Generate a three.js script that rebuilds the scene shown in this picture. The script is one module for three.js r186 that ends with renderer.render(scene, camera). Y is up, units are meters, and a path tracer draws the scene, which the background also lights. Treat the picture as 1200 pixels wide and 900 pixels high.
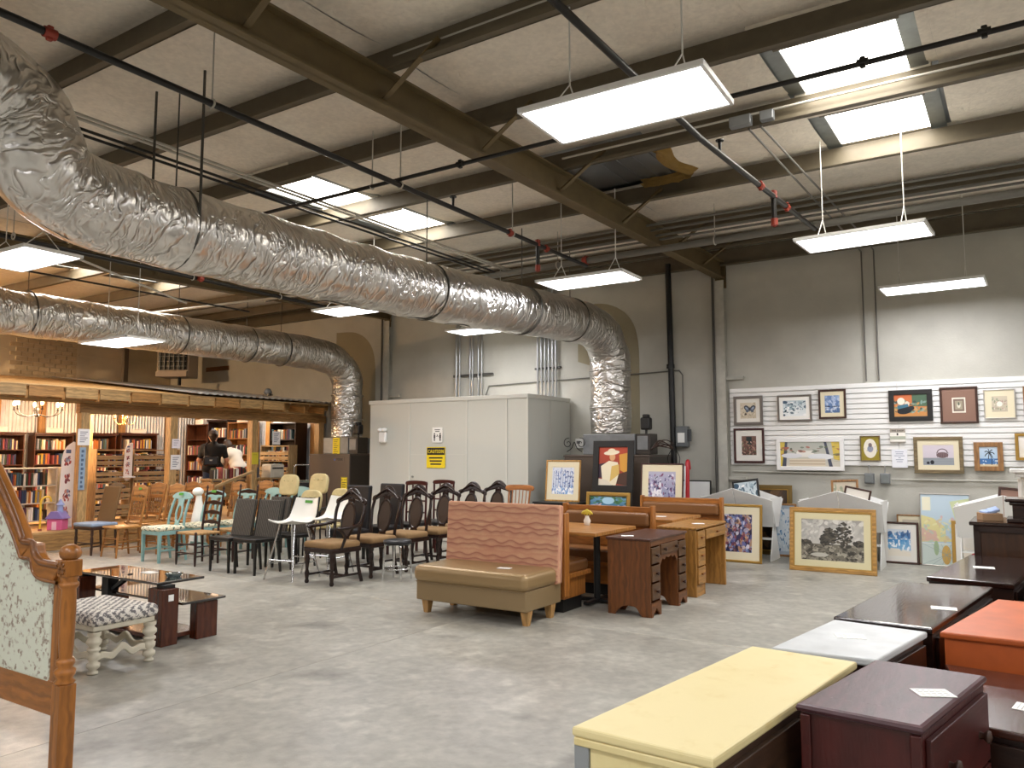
import * as THREE from 'three';
import { mergeGeometries } from 'three/addons/utils/BufferGeometryUtils.js';
import { RoundedBoxGeometry } from 'three/addons/geometries/RoundedBoxGeometry.js';
import { RectAreaLightUniformsLib } from 'three/addons/lights/RectAreaLightUniformsLib.js';
import { MarchingCubes } from 'three/addons/objects/MarchingCubes.js';

// ---------------------------------------------------------------- camera, lights, exposure
const scene = new THREE.Scene();
const camera = new THREE.PerspectiveCamera(52.44, 4 / 3, 0.05, 100);
camera.position.set(0, 1.55, 0);
camera.rotation.order = 'YXZ';
camera.rotation.set(THREE.MathUtils.degToRad(5.05), THREE.MathUtils.degToRad(32.89), 0);
const renderer = new THREE.WebGLRenderer({ antialias: true });
renderer.toneMapping = THREE.LinearToneMapping;
renderer.toneMappingExposure = 1.95;
renderer.shadowMap.enabled = true;
RectAreaLightUniformsLib.init();
const LED = { color: 0xfcfbff, power: 9, glow: 5 };          // suspended panels
const SKY = { color: 0xfffaf0, power: 7, glow: 4 };           // daylight through the roof panels
const WARM = { color: 0xffd2a0 };                              // incandescent bulbs over the book area
// the suspended panels: centre x, y, z (the last ones, out of view, are added for more bounced light)
const PANELS = [
  [-1.96, 3.7, -4.32, 'white lit panel lamp hanging on chains over the painted dressers'],
  [-1.2, 3.7, -8.32, 'white lit panel lamp hanging before the slatwall pictures'],
  [-0.83, 3.7, -11.3, 'white lit panel lamp hanging close above the slatwall'],
  [-4.41, 3.7, -8.57, 'white lit panel lamp hanging over the booth benches'],
  [-8.3, 3.7, -8.45, 'white lit panel lamp hanging over the rows of chairs'],
  [-7.8, 3.7, -11.1, 'white lit panel lamp hanging over the grey utility closet'],
  [-10.6, 3.12, -6.2, 'white lit panel lamp hanging low beside the farther foil duct'],
  [-8.75, 3.6, -4.0, 'white lit panel lamp hanging under the bend of the foil duct'],
  [2.2, 3.7, -4.3], [2.6, 3.7, -8.3], [2.6, 3.7, -11.2], [-1.9, 3.7, -0.2], [2.2, 3.7, -0.2], [-4.1, 3.7, -0.2], [-9.4, 3.7, 0.2], [-1.9, 3.7, 4], [-4.1, 3.7, 4], [2.2, 3.7, 4], [-13.2, 3.7, 0.5], [-13.2, 3.7, -3.2], [5.2, 3.7, -6.2], [5.2, 3.7, -2], [5.2, 3.7, 2], [-7.6, 3.7, 2.6], [-11.2, 3.7, 4.5], [-0.2, 3.7, 6.6], [-5, 3.7, 6.6],
];
// roof light panels: centre x, z range
const SKYLIGHTS = [[-1.03, -6.12, -7.02], [-1.0, -7.7, -8.58], [-7.15, -6.12, -7.02], [-7.15, -7.7, -8.58], [-13.3, -6.12, -7.02], [-13.3, -7.7, -8.58]];

// ---------------------------------------------------------------- helpers
function mulberry(a) { return () => { a = (a + 0x6d2b79f5) | 0; let t = Math.imul(a ^ (a >>> 15), 1 | a); t = (t + Math.imul(t ^ (t >>> 7), 61 | t)) ^ t; return ((t ^ (t >>> 14)) >>> 0) / 4294967296; }; }
const rnd = mulberry(7);
const rr = (a, b) => a + (b - a) * rnd();
const V = (x, y, z) => new THREE.Vector3(x, y, z);
const DEG = Math.PI / 180;
const clamp = (x, a, b) => Math.min(b, Math.max(a, x));
const taken = {};
function numbered(name) { const n = taken[name] = (taken[name] ?? -1) + 1; return n ? name + '_' + String(n).padStart(3, '0') : name; }
// every geometry leaves with position, normal and uv in metres, grain along its longest side
function fin(g, grain) {
  if (g.index) g = g.toNonIndexed();
  const p = g.attributes.position, n = g.attributes.normal; g.computeBoundingBox();
  const s = g.boundingBox.getSize(V(0, 0, 0)), sz = [s.x, s.y, s.z];
  if (grain === undefined) grain = sz.indexOf(Math.max(...sz));
  const uv = new Float32Array(p.count * 2), o1 = rnd() * 3, o2 = rnd() * 3, P = [0, 0, 0], N = [0, 0, 0];
  for (let i = 0; i < p.count; i += 3) {
    let nx = 0, ny = 0, nz = 0;
    for (let k = 0; k < 3; k++) { nx += n.getX(i + k); ny += n.getY(i + k); nz += n.getZ(i + k); }
    N[0] = Math.abs(nx); N[1] = Math.abs(ny); N[2] = Math.abs(nz);
    const d = N.indexOf(Math.max(...N)), ax = [0, 1, 2].filter((q) => q !== d);
    const a = ax.includes(grain) ? grain : ax[0], b = ax.find((q) => q !== a);
    for (let k = 0; k < 3; k++) { P[0] = p.getX(i + k); P[1] = p.getY(i + k); P[2] = p.getZ(i + k); uv[(i + k) * 2] = P[a] + o1; uv[(i + k) * 2 + 1] = P[b] + o2; }
  }
  const out = new THREE.BufferGeometry();
  out.setAttribute('position', new THREE.BufferAttribute(new Float32Array(p.array), 3)); out.setAttribute('normal', new THREE.BufferAttribute(new Float32Array(n.array), 3));
  out.setAttribute('uv', new THREE.BufferAttribute(uv, 2));
  return out;
}
function keepUV(g) { if (g.index) g = g.toNonIndexed(); const out = new THREE.BufferGeometry(); for (const k of ['position', 'normal', 'uv']) out.setAttribute(k, g.attributes[k]); return out; }
function place(g, x, y, z, rot) { if (rot) { g.rotateX(rot[0] || 0); g.rotateY(rot[1] || 0); g.rotateZ(rot[2] || 0); } g.translate(x, y, z); return g; }
// box by centre and size, edges rounded by r
function bx(x, y, z, w, h, d, r = 0, rot, grain) {
  const m = Math.min(w, h, d) / 2 - 1e-4;
  const g = r > 0 ? new RoundedBoxGeometry(w, h, d, r > 0.015 ? 3 : 1, Math.min(r, m)) : new THREE.BoxGeometry(w, h, d);
  return place(fin(g, grain), x, y, z, rot);
}
// rod from a to b
function cy(a, b, r0, r1 = r0, seg = 10) {
  const A = V(...a), B = V(...b), L = A.distanceTo(B);
  const g = fin(new THREE.CylinderGeometry(r1, r0, L, seg, 1), 1);
  g.applyQuaternion(new THREE.Quaternion().setFromUnitVectors(V(0, 1, 0), B.clone().sub(A).normalize()));
  const c = A.add(B).multiplyScalar(0.5); return g.translate(c.x, c.y, c.z);
}
// four-sided tapering leg from y0 to y1
function tp(x, z, y0, y1, w0, w1, dx = 0, dz = 0) {
  const g = fin(new THREE.CylinderGeometry(w1 * Math.SQRT1_2, w0 * Math.SQRT1_2, y1 - y0, 4, 1).rotateY(Math.PI / 4).toNonIndexed(), 1);
  const p = g.attributes.position; for (let i = 0; i < p.count; i++) if (p.getY(i) < 0) p.setXYZ(i, p.getX(i) + dx, p.getY(i), p.getZ(i) + dz);
  g.computeVertexNormals(); return g.translate(x, (y0 + y1) / 2, z);
}
// turned shape: [radius, height] pairs
function la(prof, x, y, z, seg = 16) { return fin(new THREE.LatheGeometry(prof.map((q) => new THREE.Vector2(Math.max(q[0], 1e-4), q[1])), seg), 1).translate(x, y, z); }
function tb(pts, r, seg, rs = 8, closed = false, curl = 0.5) {
  const c = new THREE.CatmullRomCurve3(pts.map((q) => V(...q)), closed, 'catmullrom', curl);
  return fin(new THREE.TubeGeometry(c, seg || pts.length * 6, r, rs, closed));
}
// outline (x, y pairs) pushed out along z, centred on z = 0
function ex(pts, depth, bevel = 0, holes = [], seg = 1) {
  const s = new THREE.Shape(pts.map((q) => new THREE.Vector2(q[0], q[1])));
  for (const h of holes) s.holes.push(new THREE.Path(h.map((q) => new THREE.Vector2(q[0], q[1]))));
  const g = new THREE.ExtrudeGeometry(s, { depth: Math.max(depth - 2 * bevel, 1e-4), bevelEnabled: bevel > 0, bevelSize: bevel, bevelThickness: bevel, bevelSegments: seg, bevelOffset: -bevel, curveSegments: 8 });
  g.translate(0, 0, -Math.max(depth - 2 * bevel, 1e-4) / 2); return fin(g);
}
const smooth = (pts, n = 6, closed = true) => new THREE.CatmullRomCurve3(pts.map((q) => V(q[0], q[1], 0)), closed, 'catmullrom', 0.5).getPoints(pts.length * n).slice(0, closed ? -1 : undefined).map((q) => [q.x, q.y]);
// upright block on four floor corners [x, z] given counter-clockwise from above
function qp(c, y0, y1, r = 0.008, over = 0) {
  const cx = c.reduce((s, q) => s + q[0], 0) / 4, cz = c.reduce((s, q) => s + q[1], 0) / 4;
  const pts = c.map((q) => { const dx = q[0] - cx, dz = q[1] - cz, L = Math.hypot(dx, dz); return [cx + dx * (1 + over / L), -(cz + dz * (1 + over / L))]; });
  const s = new THREE.Shape(pts.map((q) => new THREE.Vector2(q[0], q[1])));
  const b = Math.min(r, (y1 - y0) / 2 - 1e-4);
  const g = new THREE.ExtrudeGeometry(s, { depth: y1 - y0 - 2 * b, bevelEnabled: b > 0, bevelSize: b, bevelThickness: b, bevelSegments: 2, bevelOffset: -b });
  g.translate(0, 0, b); g.rotateX(-Math.PI / 2); g.translate(0, y0, 0); return fin(g);
}
// grid sheet from a function (u, v) -> [x, y, z, uu, vv]
function sheet(nu, nv, fn) {
  const g = new THREE.PlaneGeometry(1, 1, nu, nv), p = g.attributes.position, t = g.attributes.uv;
  for (let i = 0; i < p.count; i++) { const q = fn(t.getX(i), t.getY(i)); p.setXYZ(i, q[0], q[1], q[2]); if (q.length > 3) t.setXY(i, q[3], q[4]); }
  g.computeVertexNormals(); return keepUV(g);
}
function obj(name, geoms, m, parent = scene) {
  const a = (Array.isArray(geoms) ? geoms : [geoms]).map((g) => (g.index ? g.toNonIndexed() : g));
  const o = new THREE.Mesh(a.length > 1 ? mergeGeometries(a) : a[0], m);
  o.name = parent === scene ? numbered(name) : name; parent.add(o); return o;
}
function tag(o, label, category, group) { o.userData.label = label; o.userData.category = category; if (group) o.userData.group = group; return o; }
function struct(o) { o.userData = { kind: 'structure' }; return o; }
function thing(name, label, category, pos = [0, 0, 0], turn = 0, group) {
  const o = new THREE.Group(); o.name = numbered(name); scene.add(o); o.position.set(...pos); o.rotation.y = turn; return tag(o, label, category, group);
}
function grp(name, parent = scene) { const o = new THREE.Group(); o.name = parent === scene ? numbered(name) : name; parent.add(o); return o; }
function dup(root, pos, turn, label, group) {
  const r = root.clone(); r.name = numbered(root.name.replace(/_\d{3}$/, '')); r.userData = { ...root.userData }; scene.add(r); r.position.set(...pos); r.rotation.y = turn;
  if (label) r.userData.label = label; if (group) r.userData.group = group; return r;
}
const lift = (geoms, x, y, z, ry = 0) => geoms.map((g) => g.clone().rotateY(ry).translate(x, y, z));

// ---------------------------------------------------------------- procedural textures
function grid(n, s) { const r = mulberry(s), a = new Float32Array(n * n); for (let i = 0; i < n * n; i++) a[i] = r(); return a; }
function vnoise(a, n, x, y) {
  const xi = Math.floor(x), yi = Math.floor(y), fx = x - xi, fy = y - yi, u = fx * fx * (3 - 2 * fx), v = fy * fy * (3 - 2 * fy);
  const m = (q) => ((q % n) + n) % n, A = a[m(yi) * n + m(xi)], B = a[m(yi) * n + m(xi + 1)], C = a[m(yi + 1) * n + m(xi)], D = a[m(yi + 1) * n + m(xi + 1)];
  return A + (B - A) * u + (C - A) * v + (A - B - C + D) * u * v;
}
const GR = [3, 4, 5, 6, 7, 8, 9].map((e, i) => [grid(2 ** e, 11 + i), 2 ** e]);
// tiling fractal noise on the unit square; f0..f1 are octaves (0: 8 cells ... 6: 512 cells)
function fbm(u, v, o0 = 0, o1 = 5, ru = 1, rv = 1) { let s = 0, w = 0, amp = 1; for (let o = o0; o <= o1; o++) { const [a, n] = GR[o]; s += amp * vnoise(a, n, u * n * ru, v * n * rv); w += amp; amp *= 0.55; } return s / w; }
function tex(w, h, fn, color = true, repeat = [1, 1]) {
  const d = new Uint8Array(w * h * 4);
  for (let y = 0; y < h; y++) for (let x = 0; x < w; x++) { const c = fn((x + 0.5) / w, (y + 0.5) / h), i = (y * w + x) * 4; if (typeof c === 'number') d[i] = d[i + 1] = d[i + 2] = clamp(c, 0, 1) * 255; else { d[i] = clamp(c[0], 0, 1) * 255; d[i + 1] = clamp(c[1], 0, 1) * 255; d[i + 2] = clamp(c[2], 0, 1) * 255; } d[i + 3] = 255; }
  const t = new THREE.DataTexture(d, w, h); t.wrapS = t.wrapT = THREE.RepeatWrapping; t.magFilter = THREE.LinearFilter; t.minFilter = THREE.LinearMipmapLinearFilter; t.generateMipmaps = true;
  if (color) t.colorSpace = THREE.SRGBColorSpace; t.repeat.set(...repeat); t.needsUpdate = true; return t;
}
function canvasTex(w, h, draw) {
  const c = document.createElement('canvas'); c.width = w; c.height = h; const k = c.getContext('2d'); draw(k, w, h);
  const t = new THREE.CanvasTexture(c); t.colorSpace = THREE.SRGBColorSpace; t.wrapS = t.wrapT = THREE.RepeatWrapping; return t;
}
const mix = (a, b, t) => a.map((q, i) => q + (b[i] - q) * t);
const TX = {
  wood: tex(512, 256, (u, v) => { const w = fbm(u, v, 0, 2) * 0.08, g = fbm(u * 1, v + w, 2, 5, 0.25, 1), l = Math.sin((v + w * 1.6) * 2 * Math.PI * 9) * 0.5 + 0.5; return 0.66 + 0.28 * g + 0.1 * l; }, true, [1, 2]),
  grainBump: tex(256, 256, (u, v) => fbm(u, v, 2, 5, 0.25, 1), false, [2, 4]),
  soft: tex(256, 256, (u, v) => 0.82 + 0.2 * fbm(u, v, 0, 5), true, [1, 1]),
  speck: tex(256, 256, (u, v) => fbm(u, v, 3, 5), false, [3, 3]),
  weave: tex(128, 128, (u, v) => { const a = Math.sin(u * 2 * Math.PI * 16), b = Math.sin(v * 2 * Math.PI * 16); return 0.5 + 0.25 * a * b + 0.2 * (fbm(u, v, 3, 4) - 0.5); }, false, [6, 6]),
  plaster: tex(512, 512, (u, v) => 0.86 + 0.14 * fbm(u, v, 0, 6), true, [0.25, 0.25]),
  plasterBump: tex(512, 512, (u, v) => fbm(u, v, 4, 6), false, [0.5, 0.5]),
  crinkle: tex(1024, 1024, (u, v) => { const q = fbm(u, v, 0, 2) * 0.16, a = 1 - Math.abs(2 * fbm(u + q, v, 1, 3, 1, 0.5) - 1), b = 1 - Math.abs(2 * fbm(u + q * 0.5, v + q, 2, 4, 1, 0.5) - 1), m = clamp((fbm(u + 0.37, v + 0.11, 0, 2) - 0.38) * 4, 0, 1); return 0.55 * Math.pow(a, 4) + m * 0.45 * Math.pow(b, 5); }, false, [0.6, 0.5]),
  foil: tex(512, 512, (u, v) => { const s = fbm(u, v, 1, 4); return [0.8 + 0.12 * s, 0.79 + 0.11 * s, 0.77 + 0.11 * s]; }, true, [0.5, 0.5]),
};
const M = {};
function mat(color, rough = 0.6, o = {}) { return new THREE.MeshPhysicalMaterial({ color, roughness: rough, ...o }); }
function wood(color, rough = 0.45, o = {}) { return mat(color, rough, { map: TX.wood, bumpMap: TX.grainBump, bumpScale: 0.0006, ...o }); }

// ---------------------------------------------------------------- the room
const X0 = -19, X1 = 6.5, Z0 = -12.5, Z1 = 8;
const yp = (z) => 4.46 + 0.027 * (-z - 3.9);      // underside of the purlins; the roof rises gently towards the back wall
const concreteTex = tex(2048, 2048, (u, v) => {
  const a = fbm(u, v, 0, 3), b = fbm(u + 0.13, v + 0.41, 1, 6, 1, 1), c = fbm(u, v, 4, 6), st = fbm(u + 0.31, v + 0.77, 2, 6, 1, 1);
  let l = 0.64 + 0.04 * (a - 0.5) + 0.10 * (b - 0.5) + 0.13 * (c - 0.5);
  const scuff = Math.max(0, st - 0.6) * 1.1; l += scuff * 0.4;
  const dark = Math.max(0, fbm(u + 0.7, v + 0.2, 1, 5) - 0.6) * 0.5; l -= dark;
  return [l * 1.0, l * 0.988, l * 0.94];
}, true, [1 / 7.3, 1 / 7.3]);
const concreteRough = tex(512, 512, (u, v) => 0.30 + 0.22 * fbm(u, v, 0, 5), false, [1 / 5, 1 / 5]);
M.concrete = mat(0xfaf9f6, 1, { map: concreteTex, roughnessMap: concreteRough, bumpMap: TX.speck, bumpScale: 0.0007 });
M.subBase = mat(0x8a8578, 0.9);
M.floorJointMortar = mat(0xbdb8ab, 0.8, { map: TX.soft });
const floor = struct(grp('floor'));
{
  const xs = [X0, -12, -4.45, 2.9, X1], zs = [Z0, -6.36, -0.2, Z1], gapX = 0.004, gapZ = 0.03;
  for (let i = 0; i < 4; i++) for (let j = 0; j < 3; j++) {
    const w = xs[i + 1] - xs[i] - gapX, d = zs[j + 1] - zs[j] - gapZ;
    obj('slab', bx((xs[i] + xs[i + 1]) / 2, -0.06, (zs[j] + zs[j + 1]) / 2, w, 0.12, d), M.concrete, floor);
  }
  obj('floor_joint', bx((X0 + X1) / 2, -0.0635, -6.36, X1 - X0, 0.124, 0.03), M.floorJointMortar, floor);
  obj('sub_base', bx((X0 + X1) / 2, -0.2, (Z0 + Z1) / 2, X1 - X0, 0.15, Z1 - Z0), M.subBase, floor);
}
M.wall = mat(0xcdcbc0, 0.75, { map: TX.plaster, bumpMap: TX.plasterBump, bumpScale: 0.0012 });
M.wallTan = mat(0xd9cdb4, 0.8, { map: TX.plaster, bumpMap: TX.plasterBump, bumpScale: 0.0012 });
const H = 5.6;
const wallBack = struct(grp('wall_back'));
obj('wall_panel', bx((X0 + X1) / 2, H / 2 - 0.2, Z0 - 0.15, X1 - X0 + 0.6, H, 0.3), M.wall, wallBack);
for (const x of [-5.75, -11.9]) obj('tan_wall_patch', ex([[x - 0.3, 1.5], [x + 0.3, 1.5], ...smooth([[x + 0.3, 2.6], [x + 0.28, 3.5], [x + 0.1, 3.95], [x - 0.3, 4.2], [x - 0.9, 4.25]], 4, false), [x - 0.9, 3.2], [x - 0.3, 3]], 0.004).translate(0, 0, Z0 + 0.001), mat(0xa59b80, 0.8, { map: TX.plaster }), wallBack);  // tan patches following the outline of each duct drop
struct(obj('wall_right', bx(X1 + 0.15, H / 2 - 0.2, (Z0 + Z1) / 2, 0.3, H, Z1 - Z0), M.wall));
struct(obj('wall_front', bx((X0 + X1) / 2, H / 2 - 0.2, Z1 + 0.15, X1 - X0 + 0.6, H, 0.3), M.wall));
const wallLeft = struct(grp('wall_left'));
obj('wall_panel', bx(X0 - 0.15, H / 2 - 0.2, (Z0 + Z1) / 2, 0.3, H, Z1 - Z0), M.wallTan, wallLeft);
{ // block courses and one bay of bare brick, too far to pick the bricks apart one by one
  const g = [], z0 = -10.0, z1 = -8.5, y0 = 2.7, y1 = 4.4, n = Math.round((y1 - y0) / 0.105);
  for (let r = 0; r < n; r++) for (let k = 0; k < 6; k++) { const o = (r % 2) * 0.125; const a = Math.max(z0, z0 + k * 0.25 - o + 0.01), b = Math.min(z1, z0 + (k + 1) * 0.25 - o - 0.01); if (b - a > 0.03) g.push(bx(X0 + 0.012 + rr(0, 0.004), y0 + (r + 0.5) * 0.105, (a + b) / 2, 0.024, 0.088, b - a)); }
  obj('brickwork', g, mat(0xcdbb9c, 0.9, { map: TX.soft }), wallLeft).userData.kind = 'stuff';
  for (const y of [3.3, 3.9]) for (const [a, b] of [[-12.4, -10.05], [-8.45, -4]]) obj('block_course', bx(X0 + 0.006, y, (a + b) / 2, 0.012, 0.02, b - a), M.wallTan, wallLeft);
  obj('pilaster', bx(X0 + 0.05, 2.6, -11.2, 0.1, 5, 0.12), mat(0x6e655a, 0.8), wallLeft);
}

// ---- roof
M.vinyl = mat(0xf8efdf, 0.55, { map: tex(512, 512, (u, v) => 0.93 + 0.09 * (fbm(u, v, 3, 6) - 0.5) + 0.08 * (fbm(u, v, 0, 3) - 0.5), true, [0.5, 0.5]), bumpMap: TX.crinkle, bumpScale: 0.007 });
M.steel = mat(0x6e5d3c, 0.55, { map: TX.soft });
M.purlin = mat(0x675d4a, 0.55, { map: TX.soft });
M.galv = mat(0x9aa09f, 0.4, { metalness: 0.7, map: TX.soft });
M.deck = mat(0x9a9d9f, 0.35, { metalness: 0.8 });
M.yellowGlass = mat(0xb08d4a, 1, { map: TX.soft, bumpMap: TX.speck, bumpScale: 0.01 });
const ceiling = struct(grp('ceiling'));
const PZ = [-12.46, -11.58, -10.33, -8.655, -7.10, -5.66, -4.35, -3.07, -1.75, -0.4, 0.95, 2.3, 3.65, 5.0, 6.35, 7.96];
const slope = Math.atan(0.027);
{
  // deck above everything
  const d = bx((X0 + X1) / 2, 0, 0, X1 - X0 + 0.6, 0.1, Z1 - Z0 + 0.8); d.rotateX(slope); d.translate(0, yp((Z0 + Z1) / 2) + 0.36, (Z0 + Z1) / 2); obj('roof_deck', d, M.deck, ceiling);
  const gX = [-18.5, -11.25, -3.98, 3.3];
  // faced insulation between the purlins, cut out at the roof lights and at the torn place by the girder
  for (let i = 0; i < PZ.length - 1; i++) {
    const za = PZ[i], zb = PZ[i + 1], zc = (za + zb) / 2;
    let cuts = SKYLIGHTS.filter((s) => s[1] < zb && s[1] > za).map((s) => [s[0] - 0.55, s[0] + 0.55]);
    if (i === 3) cuts = cuts.concat([[-4.75, -3.05]]);
    let xs = [X0, ...gX.map((g) => [g, g]).flat().map((q) => q), X1];
    let segs = []; const edges = [X0, -18.5, -14.9, -11.25, -7.6, -3.98, -0.4, 3.3, X1];
    for (let k = 0; k < edges.length - 1; k++) { let list = [[edges[k], edges[k + 1]]]; for (const c of cuts) list = list.flatMap(([a, b]) => (c[0] >= b || c[1] <= a ? [[a, b]] : [[a, Math.max(a, c[0])], [Math.min(b, c[1]), b]])); segs.push(...list.filter(([a, b]) => b - a > 0.06)); }
    for (const [a, b] of segs) {
      const nu = Math.max(4, Math.round((b - a) * 6)), ph = rnd() * 10;
      obj('insulation_panel', sheet(nu, 8, (u, v) => {
        const x = a + (b - a) * u, z = zb + (za - zb) * v, e = Math.min(1, Math.min(u * (b - a), (1 - u) * (b - a)) / 0.25), s = Math.sin(Math.PI * v);
        const y = yp(z) + 0.235 - 0.055 * Math.pow(s, 0.6) * (0.75 + 0.25 * e) - 0.006 * Math.sin(x * 2.1 + ph + v * 2) * s;
        return [x, y, z, x, z];
      }), M.vinyl, ceiling);
    }
  }
  // Z purlins
  PZ.slice(1, -1).forEach((z) => {
    const y = yp(z), L = X1 - X0, c = (X0 + X1) / 2;
    obj('purlin', [bx(c, y + 0.1, z, L, 0.2, 0.012), bx(c, y + 0.006, z + 0.03, L, 0.012, 0.07), bx(c, y + 0.195, z - 0.03, L, 0.012, 0.07), bx(c, y + 0.02, z + 0.062, L, 0.028, 0.008)], M.purlin, ceiling);
  });
  // rigid-frame girders with flange braces
  for (const gx of [-11.25, -3.98, 3.3]) {
    const h = 0.29, L = Z1 - Z0, parts = [];
    const I = [bx(0, h / 2, 0, 0.02, h, L), bx(0, 0.01, 0, 0.15, 0.02, L, 0.003), bx(0, h - 0.01, 0, 0.15, 0.02, L, 0.003)];
    for (const g of I) { g.rotateX(slope); g.translate(gx, yp(0) - h + 0.027 * -((Z0 + Z1) / 2), (Z0 + Z1) / 2); parts.push(g); }
    parts.push(bx(gx, yp(Z0) - 0.2, Z0 + 0.02, 0.18, 0.5, 0.03));
    const gd = obj('girder', parts, M.steel, ceiling);
    for (const z of PZ.slice(1, 9)) for (const s of gx === -3.98 ? [1] : [1, -1]) {
      obj('flange_brace', [place(bx(0, 0, 0, 0.05, 0.006, 0.62), 0, 0, 0), bx(0.022, 0.02, 0, 0.006, 0.045, 0.62)].map((g) => { g.rotateY(Math.PI / 2); g.rotateZ(s * 33 * DEG); return g.translate(gx + s * 0.30, yp(z) - 0.06, z + 0.05); }), M.steel, gd);
    }
  }
  // torn insulation: bare ribbed deck and curls of yellow glass wool
  const ribs = []; for (let k = 0; k < 5; k++) ribs.push(bx(-3.9 + k * 0.2, yp(-7.9) + 0.3, -7.88, 0.06, 0.03, 1.5));
  obj('bare_roof_sheet', [bx(-3.9, yp(-7.9) + 0.305, -7.88, 1.75, 0.02, 1.5), ...ribs], M.deck, ceiling);
  for (const [pts, w] of [[[[-3.12, -7.25], [-3.02, -7.6], [-3.1, -8.0], [-3.0, -8.4]], 0.2], [[[-4.72, -7.3], [-4.66, -7.6], [-4.5, -7.9], [-4.35, -8.25]], 0.22], [[[-3.05, -8.5], [-3.35, -8.56], [-3.6, -8.52]], 0.14]]) {
    const c = new THREE.CatmullRomCurve3(pts.map((q) => V(q[0], 0, q[1])));
    const top = (o) => sheet(20, 8, (u, v) => { const p = c.getPoint(u), q = (v - 0.5) * w, k = fbm(u * 0.5, v * 0.4 + w, 1, 4); return [p.x + q + 0.06 * (k - 0.5), yp(p.z) + 0.2 - 0.07 * Math.sin(Math.PI * v) * (0.4 + k) - o, p.z + 0.05 * (k - 0.5)]; });
    obj('torn_glass_wool', [top(0), top(-0.05)], M.yellowGlass, ceiling);
  }
}
// ---- roof lights
const skyMat = mat(0xffffff, 0.5, { emissive: SKY.color, emissiveIntensity: SKY.glow });
SKYLIGHTS.forEach(([x, zb, za], i) => {
  const w = struct(grp('window_' + (i + 1))), z = (za + zb) / 2, y = yp(z) + 0.25, d = zb - za;
  const tilt = (g) => g.rotateX(slope).translate(x, y, z);
  obj('pane', tilt(bx(0, 0, 0, 0.84, 0.012, d + 0.2)), skyMat, w);
  for (const s of [-1, 1]) obj('curb', tilt(bx(s * 0.49, -0.02, 0, 0.14, 0.01, d + 0.36)), M.galv, w);
  obj('edge_strip', tilt(bx(0, -0.03, d / 2 + 0.05, 0.9, 0.05, 0.06)), M.purlin, w);
  const pz = Math.min(...PZ.filter((q) => q > zb)); // insulation closing the rest of the bay
  obj('insulation_panel', bx(x, yp((pz + zb) / 2) + 0.215, (pz + zb + 0.07) / 2, 1.1, 0.05, pz - zb - 0.075, 0.012), M.vinyl, w);
  const l = new THREE.RectAreaLight(SKY.color, SKY.power, 0.8, d); l.position.set(x, y - 0.05, z); l.rotation.x = -Math.PI / 2; l.castShadow = true; w.add(l); l.name = 'daylight';
});
// ---- suspended panels
const ledMat = mat(0xffffff, 0.5, { emissive: LED.color, emissiveIntensity: LED.glow });
M.white = mat(0xf2f2f0, 0.4); M.cord = mat(0xd9d8d2, 0.5);
PANELS.forEach(([x, y, z, label], i) => {
  const t = thing('panel_lamp', label || 'unseen lit panel lamp added around the view to brighten the hall', 'lamp', [x, y, z], [0.02, -0.05, -0.03, 0, 0.01, 0, 0, 0.03][i] || 0, label ? 'suspended panel lamps' : 'added unseen panel lamps');
  const w = 1.2, d = 0.6, f = [];
  for (const s of [-1, 1]) f.push(bx(s * (w / 2 - 0.012), 0, 0, 0.024, 0.035, d, 0.004), bx(0, 0, s * (d / 2 - 0.012), w, 0.035, 0.024, 0.004));
  f.push(bx(0, 0.014, 0, w, 0.008, d));
  obj('frame', f, M.white, t);
  obj('diffuser', bx(0, -0.009, 0, w - 0.04, 0.008, d - 0.04), ledMat, t);
  const top = yp(z) + 0.22 - y;
  for (const s of [-1, 1]) {
    obj('hanger', [cy([s * 0.38, 0.018, -0.22], [s * 0.38, 0.24, 0], 0.005, 0.005, 6), cy([s * 0.38, 0.018, 0.22], [s * 0.38, 0.24, 0], 0.005, 0.005, 6), cy([s * 0.38, 0.24, 0], [s * 0.38, top, 0], 0.006, 0.006, 6)], M.cord, t);
  }
  const l = new THREE.RectAreaLight(LED.color, LED.power, w - 0.05, d - 0.05); l.position.set(0, -0.02, 0); l.rotation.x = -Math.PI / 2; l.castShadow = true; l.name = 'panel_light'; t.add(l);
});
// ---- slatwall on the back wall, two boards of sixteen slats
M.slat = mat(0xf1f1ee, 0.35);
{
  const sw = struct(grp('trim_1'));
  sw.userData.label = 'white grooved slatwall boards on the back wall';
  obj('backing_board', bx(-1.43, 1.97, Z0 + 0.006, 4.88, 1.22, 0.012), M.slat, sw);
  for (let k = 0; k < 2; k++) for (let i = 0; i < 16; i++) obj('slat', bx(-3.87 + 1.22 + k * 2.44, 1.36 + (i + 0.5) * 0.07625, Z0 + 0.03, 2.437, 0.065, 0.036, 0.004), M.slat, sw);
}
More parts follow.
